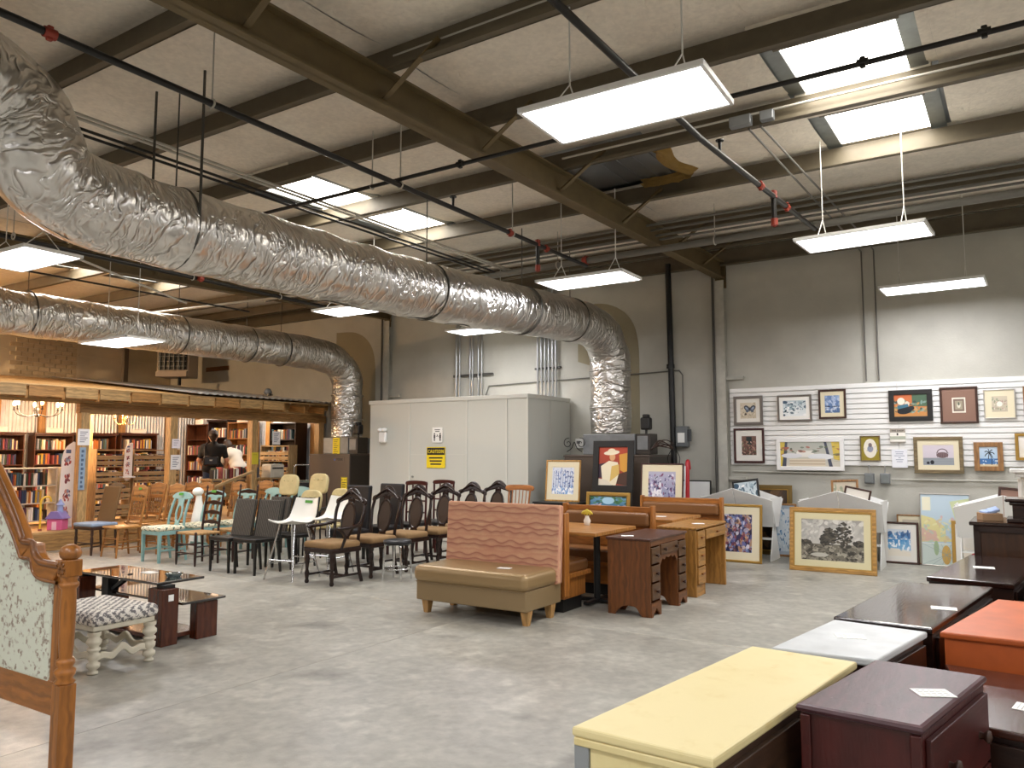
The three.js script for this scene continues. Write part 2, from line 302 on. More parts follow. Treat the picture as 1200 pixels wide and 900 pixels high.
// ---- wall columns and the eave channel
M.greyPaint = mat(0xc9c7bc, 0.5, { map: TX.soft });
M.darkPaint = mat(0x4c4a45, 0.5);
for (const [x, n] of [[-3.98, 2], [-11.2, 3]]) {
  const c = struct(grp('trim_' + n));
  obj('column', [bx(x, 2.18, Z0 + 0.11, 0.15, 4.36, 0.012), bx(x, 2.18, Z0 + 0.06, 0.012, 4.36, 0.1), bx(x, 2.18, Z0 + 0.008, 0.15, 4.36, 0.012)], M.greyPaint, c);
  obj('conduit', cy([x - 0.1, 0.1, Z0 + 0.14], [x - 0.1, 4.5, Z0 + 0.14], 0.022, 0.022, 8), M.darkPaint, c);
  for (const y of [1.15, 2.75]) obj('bracket', bx(x + 0.2, y, Z0 + 0.05, 0.3, 0.05, 0.06), M.greyPaint, c);
}
struct(obj('trim_4', [bx((X0 + X1) / 2, yp(Z0) + 0.06, Z0 + 0.03, X1 - X0, 0.26, 0.05), bx((X0 + X1) / 2, yp(Z0) - 0.07, Z0 + 0.06, X1 - X0, 0.02, 0.1)], M.purlin));

// ---------------------------------------------------------------- foil-wrapped ducts
M.foil = mat(0xffffff, 0.3, { metalness: 1, map: TX.foil, bumpMap: TX.crinkle, bumpScale: 0.024 });
M.strap = mat(0x55534e, 0.5, { metalness: 0.5 });
function ductShape(path, rad, segLen = 0.03, rs = 56, sd = 0) {
  const c = new THREE.CatmullRomCurve3(path.map((q) => V(...q)), false, 'catmullrom', 0.5), L = c.getLength(), n = Math.round(L / segLen), F = c.computeFrenetFrames(n, false);
  return sheet(n, rs, (u, v) => {
    const k = Math.min(n, Math.round(u * n)), P = c.getPointAt(k / n), a = v * Math.PI * 2, l = u * L;
    const sag = 0.006 * Math.sin(l * 9 + sd) + 0.012 * (fbm(l * 0.09 + sd, (v * 2) % 1, 0, 3) - 0.5), wr = 0.014 * (fbm(l * 0.3 + sd, v, 2, 4, 1, 0.25) - 0.5) + 0.02 * (1 - Math.abs(2 * fbm(l * 0.16 + sd, v, 1, 3, 1, 0.5) - 1)) - 0.01;
    const r = rad + sag + wr;
    return [P.x + r * (Math.cos(a) * F.normals[k].x + Math.sin(a) * F.binormals[k].x), P.y + r * (Math.cos(a) * F.normals[k].y + Math.sin(a) * F.binormals[k].y), P.z + r * (Math.cos(a) * F.normals[k].z + Math.sin(a) * F.binormals[k].z), l, v * 2];
  });
}
function band(x, y, z, r, m, parent) { obj('band', place(fin(new THREE.TorusGeometry(r, 0.012, 6, 40)), x, y, z), m, parent); }
{
  const t = thing('foil_duct', 'big crinkled foil duct swooping from the ceiling to a brown air unit', 'duct', [-5.72, 0, 0]);
  obj('duct_run', ductShape([[0, 4.08, 1.6], [0, 4.08, -0.6], [0, 4.08, -1.9], [0, 4.04, -2.3], [0, 3.9, -2.52], [0, 3.7, -2.62], [0, 3.52, -2.74], [0, 3.42, -3.0], [0, 3.39, -3.4], [0, 3.38, -4], [0, 3.40, -6], [0, 3.47, -8], [0, 3.58, -10], [0, 3.6, -11], [0, 3.5, -11.55], [0, 3.2, -11.86], [0, 2.9, -11.9], [0, 1.88, -11.9]], 0.33), M.foil, t);
  for (const [z, y] of [[-3.75, 3.38], [-7.0, 3.43], [-9.1, 3.53], [-10.5, 3.6]]) {
    band(0, y, z, 0.335, M.strap, t);
    obj('hanger_rod', cy([0, y + 0.33, z], [0, yp(z) + 0.1, z], 0.007, 0.007, 6), M.strap, t);
  }
  for (const s of [-1, 1]) obj('hanger_strap', cy([s * 0.33, 3.42, -3.75], [s * 0.33, 4.67, -3.75], 0.012, 0.012, 6), M.strap, t);
  for (const [y, r] of [[2.92, 0.345], [2.3, 0.345]]) { const b = fin(new THREE.TorusGeometry(r, 0.014, 6, 40)).rotateX(Math.PI / 2).translate(0, y, -11.9); obj('tape_band', b, M.foil, t); }
  const u = thing('foil_duct', 'farther crinkled foil duct running above the wooden book pavilion', 'duct', [-11.84, 0, 0]);
  obj('duct_run', ductShape([[0, 3.5, 2.5], [0, 3.5, -2], [0, 3.52, -5], [0, 3.54, -8], [0, 3.55, -10.4], [0, 3.52, -11.2], [0, 3.38, -11.65], [0, 3.1, -11.88], [0, 2.8, -11.9], [0, 1.89, -11.9]], 0.315, 0.035, 44, 3.3), M.foil, u);
  for (const z of [-5.5, -7.9, -9.3, -10.1]) { band(0, 3.54, z, 0.322, M.strap, u); obj('hanger_rod', cy([0.0, 3.85, z], [0, yp(z) + 0.1, z], 0.006, 0.006, 6), M.strap, u); }
  for (const y of [2.75, 2.25]) obj('tape_band', fin(new THREE.TorusGeometry(0.33, 0.014, 6, 40)).rotateX(Math.PI / 2).translate(0, y, -11.9), M.foil, u);
}
// ---- air units under the drops
M.brownMetal = mat(0x5b5048, 0.5, { metalness: 0.2 }); M.darkBrown = mat(0x3a342f, 0.5); M.greyMetal = mat(0x8f9294, 0.45, { metalness: 0.4, map: TX.soft }); M.black = mat(0x161616, 0.45); M.yellow = mat(0xf1d21c, 0.5); M.paper = mat(0xf6f5f0, 0.8);
function label(w, h, pw, ph, draw) { return { w, h, m: mat(0xffffff, 0.6, { map: canvasTex(pw, ph, draw) }) }; }
// flat print facing +z, thin real sheet
function plate(name, L, x, y, z, parent, ry = 0, th = 0.004) {
  const g = keepUV(new THREE.BoxGeometry(L.w, L.h, th)); g.rotateY(ry); g.translate(x, y, z); return obj(name, g, L.m, parent);
}
const text = (k, s, x, y, size, color = '#111', font = 'sans-serif', align = 'center', wt = 'bold') => { k.fillStyle = color; k.font = wt + ' ' + size + 'px ' + font; k.textAlign = align; k.fillText(s, x, y); };
const doNot = label(0.17, 0.24, 128, 180, (k, w, h) => { k.fillStyle = '#f2dc2e'; k.fillRect(0, 0, w, h); k.strokeStyle = '#222'; k.lineWidth = 5; k.strokeRect(5, 5, w - 10, h - 10); text(k, 'DO NOT', 64, 52, 28); k.fillStyle = '#222'; for (let i = 0; i < 4; i++) k.fillRect(18, 74 + i * 24, 92 - (i % 2) * 14, 11); });
const makerName = label(0.3, 0.1, 192, 64, (k, w, h) => { k.fillStyle = '#5d5249'; k.fillRect(0, 0, w, h); k.fillStyle = '#3a5fb0'; k.beginPath(); k.arc(24, 36, 13, 0, 7); k.fill(); text(k, 'YORK', 112, 48, 44, '#15110f'); });
const yellowTag = label(0.2, 0.36, 96, 172, (k, w, h) => { k.fillStyle = '#f0d51f'; k.fillRect(0, 0, w, h); k.fillStyle = '#6d6010'; for (let i = 0; i < 8; i++) k.fillRect(14, 18 + i * 19, 60 - (i % 3) * 10, 5); });
function airUnit(name, lbl, x, w, top) {
  const t = thing(name, lbl, 'air unit', [x, 0, -11.78]);
  obj('cabinet', [bx(0, top / 2, 0, w, top, 0.9, 0.012), bx(0, top - 0.02, 0.0, w + 0.02, 0.03, 0.92, 0.005)], M.brownMetal, t);
  obj('side_panel', bx(w / 2 + 0.005, top / 2, 0, 0.012, top - 0.06, 0.86, 0.004), M.darkBrown, t);
  obj('plenum', [bx(-0.05, top + 0.17, -0.1, w * 0.62, 0.33, 0.66, 0.01)], M.greyMetal, t);
  const bxs = obj('control_box', [bx(w * 0.36, top + 0.17, 0.05, 0.26, 0.33, 0.3, 0.01)], M.darkBrown, t);
  obj('cover_plate', bx(w * 0.36, top + 0.19, 0.205, 0.18, 0.22, 0.012), M.greyMetal, bxs);
  obj('actuator', [bx(w * 0.36, top + 0.5, 0.05, 0.16, 0.2, 0.14, 0.03), bx(w * 0.36, top + 0.62, 0.05, 0.1, 0.06, 0.1, 0.02), cy([w * 0.36, top + 0.33, 0.05], [w * 0.36, top + 0.42, 0.05], 0.02)], M.black, t);
  return t;
}
const un2 = airUnit('air_unit', 'brown air handling unit beside the pavilion with yellow warning stickers', -11.75, 1.15, 1.53);
plate('maker_plate', makerName, 0.28, 1.42, 0.454, un2); plate('warning_sticker', doNot, 0.44, 0.95, 0.454, un2); plate('warning_sticker', doNot, -0.42, 0.95, 0.454, un2);
plate('warning_sheet', yellowTag, -0.02, 1.68, 0.236, un2);
airUnit('air_unit', 'brown air handling unit behind the pictures on easels', -5.55, 1.5, 1.52);
// ---- utility closet
M.closet = mat(0xcbccc4, 0.55, { bumpMap: TX.plasterBump, bumpScale: 0.0008 }); M.closetTrim = mat(0xd2d2ca, 0.5);
{
  const t = thing('utility_closet', 'grey painted plywood utility closet with a caution sign on its door', 'closet', [0, 0, 0]);
  const xl = -10.33, xr = -6.81, zf = -11.0, h = 2.5;
  obj('carcass', bx((xl + xr) / 2, h / 2, (zf + Z0) / 2 + 0.005, xr - xl - 0.03, h - 0.02, zf - Z0 - 0.08), M.closet, t);
  const seams = [xl, -9.35, -8.05, -7.22, xr]; // panel edges along the front
  const ds = [[0, 'panel'], [1, 'door'], [2, 'panel'], [3, 'panel']];
  for (const [i, n] of ds) {
    const a = seams[i], b = seams[i + 1], d = obj(n, bx((a + b) / 2, h / 2 - 0.01, zf - 0.01, b - a - 0.012, h - 0.05, 0.022, 0.003), M.closet, t);
    if (i < 3) obj('edge_strip', bx(b, h / 2, zf + 0.006, 0.035, h - 0.03, 0.02, 0.003), M.closetTrim, d);
    if (i === 1) { obj('lever_handle', [cy([-9.26, 1.02, zf + 0.005], [-9.26, 1.02, zf + 0.06], 0.022), bx(-9.2, 1.02, zf + 0.06, 0.13, 0.02, 0.02, 0.006), cy([-9.26, 1.12, zf + 0.004], [-9.26, 1.12, zf + 0.02], 0.02)], M.galv, d); obj('cross_strip', bx(-8.7, 1.52, zf + 0.006, 1.24, 0.012, 0.008), M.closetTrim, d); }
  }
  for (const [a, b] of [[zf, -11.75], [-11.75, Z0 + 0.04]]) obj('side_panel', bx(xr - 0.004, h / 2 - 0.01, (a + b) / 2, 0.022, h - 0.05, a - b - 0.012, 0.003), M.closet, t);
  obj('top_trim', [bx((xl + xr) / 2, h, zf + 0.005, xr - xl + 0.04, 0.07, 0.03, 0.004), bx(xr + 0.008, h, (zf + Z0) / 2 + 0.02, 0.03, 0.07, zf - Z0 - 0.04, 0.004)], M.closetTrim, t);
  obj('corner_trim', bx(xr + 0.005, h / 2, zf + 0.005, 0.035, h - 0.04, 0.03, 0.004), M.closetTrim, t);
  const cau = tag(plate('caution_sign', label(0.42, 0.37, 256, 226, (k, w, hh) => { k.fillStyle = '#f4d91d'; k.fillRect(0, 0, w, hh); k.fillStyle = '#111'; k.fillRect(8, 8, w - 16, 78); text(k, 'CAUTION', 128, 66, 50, '#f4d91d'); k.fillStyle = '#222'; for (let i = 0; i < 3; i++) k.fillRect(34 + i * 10, 110 + i * 34, 188 - i * 20, 16); }), -8.72, 1.47, zf + 0.016, scene), 'yellow and black CAUTION sign on the grey closet door', 'sign');
  tag(plate('notice_sign', label(0.23, 0.27, 128, 150, (k, w, hh) => { k.fillStyle = '#f4f4f0'; k.fillRect(0, 0, w, hh); k.fillStyle = '#555'; for (let i = 0; i < 2; i++) k.fillRect(30 + i * 6, 20 + i * 16, 68 - i * 12, 8); k.fillStyle = '#222'; for (const x of [28, 100]) { k.beginPath(); k.arc(x, 64, 8, 0, 7); k.fill(); k.fillRect(x - 10, 74, 20, 32); k.fillRect(x - 7, 104, 14, 30); } k.fillRect(46, 88, 36, 3); k.fillRect(58, 74, 12, 10); }), -8.69, 1.87, zf + 0.016, scene), 'small white notice above the yellow caution sign', 'sign');
  const fl = thing('emergency_light', 'small white twin emergency lamp on the closet front', 'lamp', [-9.96, 1.86, zf + 0.042]);
  obj('housing', bx(0, -0.02, 0, 0.17, 0.2, 0.07, 0.03), M.white, fl); for (const s of [-1, 1]) obj('lamp_head', la([[0, 0], [0.045, 0.01], [0.055, 0.05], [0.03, 0.07], [0, 0.075]], s * 0.05, 0.08, 0.02, 14), M.white, fl);
}
// ---------------------------------------------------------------- pipes and conduits
M.blackPipe = mat(0x211f1d, 0.4, { metalness: 0.3 }); M.redPaint = mat(0x8f3220, 0.5); M.conduit = mat(0xb9bcbd, 0.3, { metalness: 0.8 }); M.greyPipe = mat(0x6e6c66, 0.5); M.thinWire = mat(0xbcb8ae, 0.6);
function pipe(name, lbl, pts, r, m, o = {}) {
  const t = thing(name, lbl, 'pipe', [0, 0, 0], 0, o.group);
  const g = []; for (let i = 0; i < pts.length - 1; i++) { g.push(cy(pts[i], pts[i + 1], r, r, 10)); if (i) g.push(fin(new THREE.SphereGeometry(r * 1.05, 10, 8)).translate(...pts[i])); }
  obj('tube', g, m, t);
  for (const [x, y, z, ax] of o.couplings || []) { const d = { x: [0.035, 0, 0], z: [0, 0, 0.035], y: [0, 0.035, 0] }[ax]; obj('coupling', [cy([x - d[0], y - d[1], z - d[2]], [x + d[0], y + d[1], z + d[2]], r * 1.35, r * 1.35, 12), bx(x, y + r * 1.25, z, 0.035, 0.03, 0.035, 0.008), bx(x, y - r * 1.25, z, 0.035, 0.03, 0.035, 0.008)], o.cm || M.redPaint, t); }
  for (const [x, y, z] of o.hangers || []) obj('hanger_rod', [cy([x, y, z], [x, yp(z) + 0.1, z], 0.006, 0.006, 6), fin(new THREE.TorusGeometry(r * 1.25, 0.008, 6, 16)).rotateY(o.along === 'x' ? Math.PI / 2 : 0).translate(x, y, z)], M.thinWire, t);
  for (const [x, y, z] of o.heads || []) obj('sprinkler_head', [cy([x, y, z], [x, y + 0.09, z], 0.012, 0.016, 8), cy([x, y + 0.09, z], [x, y + 0.1, z], 0.035, 0.035, 12)], o.m2 || m, t);
  return t;
}
pipe('sprinkler_main', 'black sprinkler main crossing above the foil duct with red couplings', [[-4.65, 4.0, 4], [-4.65, 4.0, -9.0]], 0.024, M.blackPipe, { couplings: [[-4.65, 4, -2.2, 'z'], [-4.65, 4, -7.15, 'z'], [-4.65, 4, -7.95, 'z']], hangers: [[-4.65, 4, -3.3], [-4.65, 4, -5.3], [-4.65, 4, -7.2]], heads: [[-4.65, 4.02, -6.1]] });
pipe('sprinkler_riser', 'short black riser with red valve fittings below the sprinkler main', [[-4.65, 4.0, -7.75], [-4.65, 3.72, -7.75]], 0.024, M.blackPipe, { couplings: [[-4.65, 4.02, -7.75, 'y'], [-4.65, 3.72, -7.75, 'y']] });
pipe('sprinkler_main', 'black sprinkler pipe crossing over the panel lamp by the roof lights', [[-2.18, 4.1, 3], [-2.05, 4.1, -6], [-1.83, 4.1, -9.2]], 0.026, M.blackPipe, { couplings: [[-1.95, 4.1, -7.4, 'z'], [-1.9, 4.1, -8.2, 'z']], heads: [[-2.02, 4.12, -6.4]] });
pipe('sprinkler_riser', 'short dark riser with red valve fittings before the slatwall lamp', [[-1.93, 4.1, -7.8], [-1.93, 3.84, -7.8]], 0.026, M.blackPipe, { couplings: [[-1.93, 4.12, -7.8, 'y'], [-1.93, 3.84, -7.8, 'y']] });
pipe('branch_pipe', 'dark branch pipe crossing under the girder towards the roof lights', [[-9, 4.05, -5.3], [5, 4.05, -5.26]], 0.018, M.blackPipe, { cm: M.blackPipe, couplings: [[-3.95, 4.05, -5.28, 'x'], [-0.72, 4.05, -5.26, 'x'], [-0.05, 4.05, -5.26, 'x']], hangers: [[-5.0, 4.05, -5.3]], along: 'x' });
pipe('water_pipe', 'long grey pipe running level along the back wall under the roof', [[-10.5, 4.2, -9.6], [6, 4.27, -9.45]], 0.045, M.greyPipe, { couplings: [[-4.95, 4.225, -9.55, 'x']], hangers: [[-3.1, 4.235, -9.53], [-5.4, 4.22, -9.56], [0.6, 4.25, -9.5]], along: 'x' });
const condG = 'conduits strapped side by side under the roof';
[[-9.4, 4.53], [-9.55, 4.5], [-9.72, 4.47], [-9.85, 4.45]].forEach(([z, y]) => pipe('roof_conduit', 'thin conduit in the bundle along the last purlin', [[-12, y, z], [6, y, z]], 0.016, M.greyPipe, { group: condG }));
[[-6.3, 4.3], [-6.38, 4.3], [-6.5, 4.27], [-6.62, 4.27]].forEach(([x, y]) => pipe('roof_conduit', 'thin conduit running beside the big foil duct', [[x, y, 2], [x, y, -9.8]], 0.014, x > -6.4 ? M.thinWire : M.blackPipe, { group: 'conduits beside the foil duct' }));
pipe('sprinkler_main', 'black sprinkler pipe under the roof between the two foil ducts', [[-9.3, 4.0, 3], [-9.7, 4.0, -9.5]], 0.03, M.blackPipe, { hangers: [[-9.45, 4, -4.2], [-9.6, 4, -6.6], [-9.66, 4, -8.2]], couplings: [[-9.56, 4, -6.7, 'z']] });
pipe('roof_conduit', 'dark conduit above the farther foil duct', [[-10.9, 3.95, 3], [-10.9, 3.95, -8.6]], 0.014, M.blackPipe);
pipe('roof_conduit', 'pale conduit slanting above the farther foil duct', [[-10.3, 4.1, -5.4], [-10.9, 3.9, -7.4]], 0.016, M.thinWire);
pipe('roof_conduit', 'white conduit crossing above the farther foil duct near the wall', [[-13.5, 4.15, -8.4], [-8.5, 4.15, -8.9]], 0.02, M.thinWire);
[[-3.9, 4.6, -4.4], [-3.9, 4.65, -7.06]].forEach(([x, y, z], i) => pipe('roof_conduit', i ? 'pale conduit fixed along the purlin by the roof lights' : 'pale conduit fixed along the purlin over the nearer lamp', [[x, y, z + 0.05], [6, y, z + 0.05]], 0.011, M.thinWire));
{ // junction box and conduits dropping towards the wall
  const j = thing('junction_box', 'grey junction box on the purlin with conduits leaving it', 'box', [-2.0, yp(-7.1) + 0.04, -7.0]);
  obj('box', bx(0, 0, 0.03, 0.2, 0.1, 0.08, 0.01), M.greyMetal, j); obj('box', bx(0.24, 0, 0.03, 0.12, 0.09, 0.08, 0.01), M.greyMetal, j);
  [[-1.95, -1.83], [-1.84, -1.66]].forEach(([a, b], i) => pipe('wall_conduit', i ? 'slim steel conduit dropping to the slatwall, farther from the wall column' : 'slim steel conduit dropping to the slatwall, nearer the wall column', [[a, yp(-7.1) - 0.01, -7.05], [b, yp(-11) - 0.12, -11.3], [b, 4.55, -12.44], [b, 2.6, -12.46]], 0.011, M.greyPipe));
}
// wall runs behind the closet
[-9.36, -9.28, -9.02, -8.96, -8.82, -8.74].forEach((x, i) => pipe('wall_conduit', 'bright steel conduit rising behind the closet, bundle farther from the duct drop', [[x, 2.3, -12.42], [x, 4.6, -12.42]], i === 0 ? 0.03 : 0.02, M.conduit, { group: 'conduit bundle farther from the duct' }));
[-7.46, -7.38, -7.30, -7.22, -7.14, -7.07].forEach((x) => pipe('wall_conduit', 'bright steel conduit rising behind the closet, bundle nearer the duct drop', [[x, 2.3, -12.42], [x, 4.6, -12.42]], 0.021, M.conduit, { group: 'conduit bundle nearer the duct' }));
tag(obj('strut_channel', [bx(-8.98, 3.08, -12.47, 0.95, 0.05, 0.05, 0.004)], M.darkPaint), 'long dark strut channel carrying conduits above the closet', 'strut'); tag(obj('strut_channel', [bx(-7.27, 3.12, -12.47, 0.55, 0.035, 0.05, 0.004)], M.darkPaint), 'short strut channel carrying conduits near the duct drop', 'strut');
pipe('wall_conduit', 'thin conduit running level along the wall over the closet', [[-8.75, 2.5, -12.47], [-8.6, 2.85, -12.47], [-4.72, 2.93, -12.47], [-4.66, 2.85, -12.47], [-4.66, 2.0, -12.47]], 0.011, M.greyPipe);
pipe('wall_conduit', 'dark conduit bending down onto the closet top', [[-10.65, 2.5, -12.47], [-10.6, 2.63, -12.47], [-8.6, 2.66, -12.47], [-8.45, 2.5, -12.47]], 0.014, M.darkPaint);
pipe('drain_pipe', 'thick black pipe going down the back wall by the foil duct', [[-4.86, 4.75, -12.4], [-4.81, 1.3, -12.4], [-4.81, 0.02, -12.4]], 0.05, M.black, { cm: M.black, couplings: [[-4.84, 3.0, -12.4, 'y']] });
pipe('wall_conduit', 'level conduit along the wall below the slatwall', [[-3.85, 1.26, -12.46], [-1.9, 1.24, -12.46]], 0.012, M.greyPaint); pipe('wall_conduit', 'level conduit below the slatwall leaving the outlet boxes', [[-1.55, 1.17, -12.46], [3, 1.17, -12.46]], 0.012, M.greyPaint);
for (const [x, l] of [[-1.84, 'grey outlet box under the slatwall, nearer the wall column'], [-1.63, 'grey outlet box under the slatwall, farther from the wall column']]) { const b = thing('outlet_box', l, 'outlet', [x, 1.18, -12.45]); obj('box', bx(0, 0, 0, 0.13, 0.15, 0.09, 0.012), M.greyMetal, b); obj('cover', bx(0, 0, 0.047, 0.1, 0.12, 0.01, 0.004), M.galv, b); obj('riser', cy([0, 0.07, 0], [0, 0.19, 0], 0.011), M.conduit, b); }
{ const b = thing('switch_box', 'grey disconnect switch box with a side lever on the back wall', 'switch', [-4.66, 1.82, -12.42]); obj('box', bx(0, 0, 0, 0.2, 0.34, 0.14, 0.012), mat(0x6a6e70, 0.5), b); obj('cover', bx(0, -0.02, 0.074, 0.12, 0.16, 0.01), M.paper, b); obj('lever', [bx(0.13, 0.02, 0.02, 0.05, 0.2, 0.04, 0.008), cy([0.1, 0.1, 0.02], [0.15, 0.1, 0.02], 0.015)], mat(0x45484a, 0.5), b); }
{ const b = thing('thermostat', 'small white thermostat box on the wall by the closet', 'thermostat', [-6.6, 1.72, -12.46]); obj('case', bx(0, 0, 0, 0.17, 0.17, 0.06, 0.012), M.white, b); obj('display', bx(-0.02, 0.02, 0.032, 0.07, 0.05, 0.006), M.greyMetal, b); obj('bracket', bx(0.11, 0, 0, 0.06, 0.03, 0.03, 0.005), M.black, b); }
{ // unit heater hung in the far corner
  const b = thing('unit_heater', 'boxy unit heater with black louvres hanging in the far corner', 'heater', [-17.2, 3.82, -11.4], 0.5);
  obj('case', [bx(0, 0, -0.2, 0.8, 0.86, 0.5, 0.02), bx(0, -0.36, 0.08, 0.78, 0.14, 0.1, 0.01)], mat(0xb9a99a, 0.5), b); obj('grille_back', bx(0, 0.07, 0.055, 0.72, 0.66, 0.03), M.black, b);
  for (let i = 0; i < 6; i++) obj('louvre', bx(-0.3 + i * 0.12, 0.07, 0.085, 0.012, 0.64, 0.06), M.greyMetal, b);
  for (let i = 0; i < 5; i++) obj('louvre', bx(0, -0.17 + i * 0.12, 0.08, 0.7, 0.01, 0.05), M.greyMetal, b);
  for (const s of [-1, 1]) obj('hanger_rod', cy([s * 0.3, 0.42, -0.2], [s * 0.3, 1.06, -0.2], 0.01), M.strap, b);
  obj('gas_pipe', cy([0.1, -0.43, -0.1], [0.1, -0.62, -0.1], 0.04), M.black, b);
}
tag(obj('wall_strip', bx(-17.0, 3.68, Z0 + 0.01, 0.9, 0.11, 0.02), wood(0x8a5a30)), 'brown wooden strip on the wall beside the unit heater', 'strip');

// ---------------------------------------------------------------- large furniture
M.goldVinyl = mat(0x9d835c, 0.32, { metalness: 0.25, bumpMap: TX.speck, bumpScale: 0.0006 }); M.goldBase = mat(0x8f7957, 0.42, { metalness: 0.15, bumpMap: TX.speck, bumpScale: 0.0006 });
const waveTex = tex(1024, 1024, (u, v) => {
  const base = [0.85, 0.70, 0.55], mid = [0.79, 0.57, 0.46], dk = [0.58, 0.34, 0.29]; let c = mix(base, mid, fbm(u, v, 0, 3));
  for (let k = 0; k < 13; k++) { const y0 = (k + 0.5) / 13, amp = 0.010 + 0.008 * Math.sin(k * 2.3), f = 4 + (k % 3), y = y0 + amp * Math.sin(2 * Math.PI * (u * f + k * 0.37)) + 0.010 * Math.sin(2 * Math.PI * (u * (2 + k % 2) + k * 0.61)); const d = v - y, s = d > 0 ? Math.exp(-d / 0.008) : Math.exp(d / 0.026); c = mix(c, k % 3 === 1 ? mid : dk, clamp(s * (k % 3 === 1 ? 1 : 0.75), 0, 1)); }
  const w = (fbm(u, v, 5, 6) - 0.5) * 0.08; return [c[0] + w, c[1] + w, c[2] + w];
}, true, [1 / 0.85, 1 / 0.62]);
M.wave = mat(0xffffff, 0.85, { map: waveTex, bumpMap: TX.weave, bumpScale: 0.0008 });
M.lightWood = wood(0xd5a565, 0.5); M.orangeWood = wood(0xbf7a38, 0.35); M.butcher = wood(0xc98c4a, 0.28); M.brownVinyl = mat(0x7d5430, 0.33, { bumpMap: TX.speck, bumpScale: 0.0006 });
{
  const t = thing('banquette', 'restaurant banquette with pink wavy striped back and gold vinyl seat', 'bench', [-4.37, 0, -6.3]);
  obj('seat', [bx(0, 0.385, 0.02, 1.30, 0.16, 0.62, 0.06)], M.goldVinyl, t);
  const base = obj('base', [bx(0, 0.22, -0.03, 1.26, 0.18, 0.64, 0.012)], M.goldBase, t); obj('piping', [bx(0, 0.305, 0.0, 1.26, 0.014, 0.6, 0.006)], M.goldBase, base);
  const b = bx(0, 0, 0, 1.34, 0.74, 0.09, 0.022, [-0.06, 0, 0], 0); b.translate(0, 0.68, -0.28); obj('backrest', b, M.wave, t);
  
  for (const [x, z] of [[-0.56, 0.2], [0.58, 0.2], [-0.56, -0.22], [0.58, -0.22]]) obj('leg', tp(x, z, 0, 0.14, 0.05, 0.085), M.lightWood, t);
  tag(obj('price_card', bx(-4.12, 0.468, -6.24, 0.13, 0.003, 0.08, 0, [0, 0.2, 0]), M.paper), 'white price card lying on the gold vinyl banquette seat', 'card');
}
function booth(x, z, turn, w, lbl) { // wooden booth bench facing local +z
  const t = thing('booth_bench', lbl, 'bench', [x, 0, z], turn);
  obj('seat', bx(0, 0.42, 0.05, w - 0.03, 0.13, 0.5, 0.045), M.brownVinyl, t);
  obj('seat_board', bx(0, 0.345, 0.05, w, 0.045, 0.52, 0.006), M.orangeWood, t);
  obj('box', bx(0, 0.225, 0.02, w - 0.06, 0.2, 0.44, 0.006), M.orangeWood, t); obj('toe_kick', bx(0, 0.065, 0.0, w - 0.1, 0.13, 0.38), M.black, t);
  obj('back_panel', [bx(0, 0.58, -0.22, w, 0.72, 0.04, 0.006)], M.orangeWood, t);
  for (const s of [-1, 1]) obj('end_panel', bx(s * (w / 2 - 0.015), 0.56, -0.2, 0.035, 0.8, 0.1, 0.008), M.orangeWood, t);
  obj('back_roll', bx(0, 0.8, -0.165, w - 0.08, 0.16, 0.09, 0.042), M.brownVinyl, t);
  return t;
}
booth(-4.32, -6.97, Math.PI, 1.16, 'wooden booth bench standing back to back with the pink banquette');
booth(-4.02, -8.06, 0, 1.14, 'wooden booth bench with brown roll back behind the black pedestal table');
booth(-3.9, -10.08, 0, 1.16, 'wooden booth bench with brown roll back before the tall framed pictures');
function cafe(x, z, w, d, lbl) {
  const t = thing('pedestal_table', lbl, 'table', [x, 0, z]);
  for (let i = 0; i < 6; i++) obj('plank', bx(0, 0.745, -d / 2 + (i + 0.5) * d / 6, w, 0.035, d / 6 - 0.0015, 0.003), M.butcher, t);
  for (const s of [-1, 1]) { obj('column', [cy([s * w * 0.31, 0.04, 0], [s * w * 0.31, 0.72, 0], 0.035, 0.035, 16), bx(s * w * 0.31, 0.72, 0, 0.3, 0.012, 0.3)], M.black, t); obj('foot', [bx(s * w * 0.31, 0.03, 0, 0.07, 0.035, 0.52, 0.012), bx(s * w * 0.31, 0.03, 0, 0.07, 0.035, 0.52, 0.012, [0, Math.PI / 2, 0])], M.black, t); }
  return t;
}
cafe(-4.12, -7.43, 1.2, 0.98, 'butcher-block cafe table on black pedestals beside the dark desk'); cafe(-4.05, -9.3, 1.2, 0.98, 'butcher-block cafe table between the two farther booth benches');
tag(obj('price_card', bx(-3.75, 0.766, -9.2, 0.12, 0.003, 0.08, 0, [0, 0.3, 0]), M.paper), 'white price card on the farther butcher-block table', 'card');

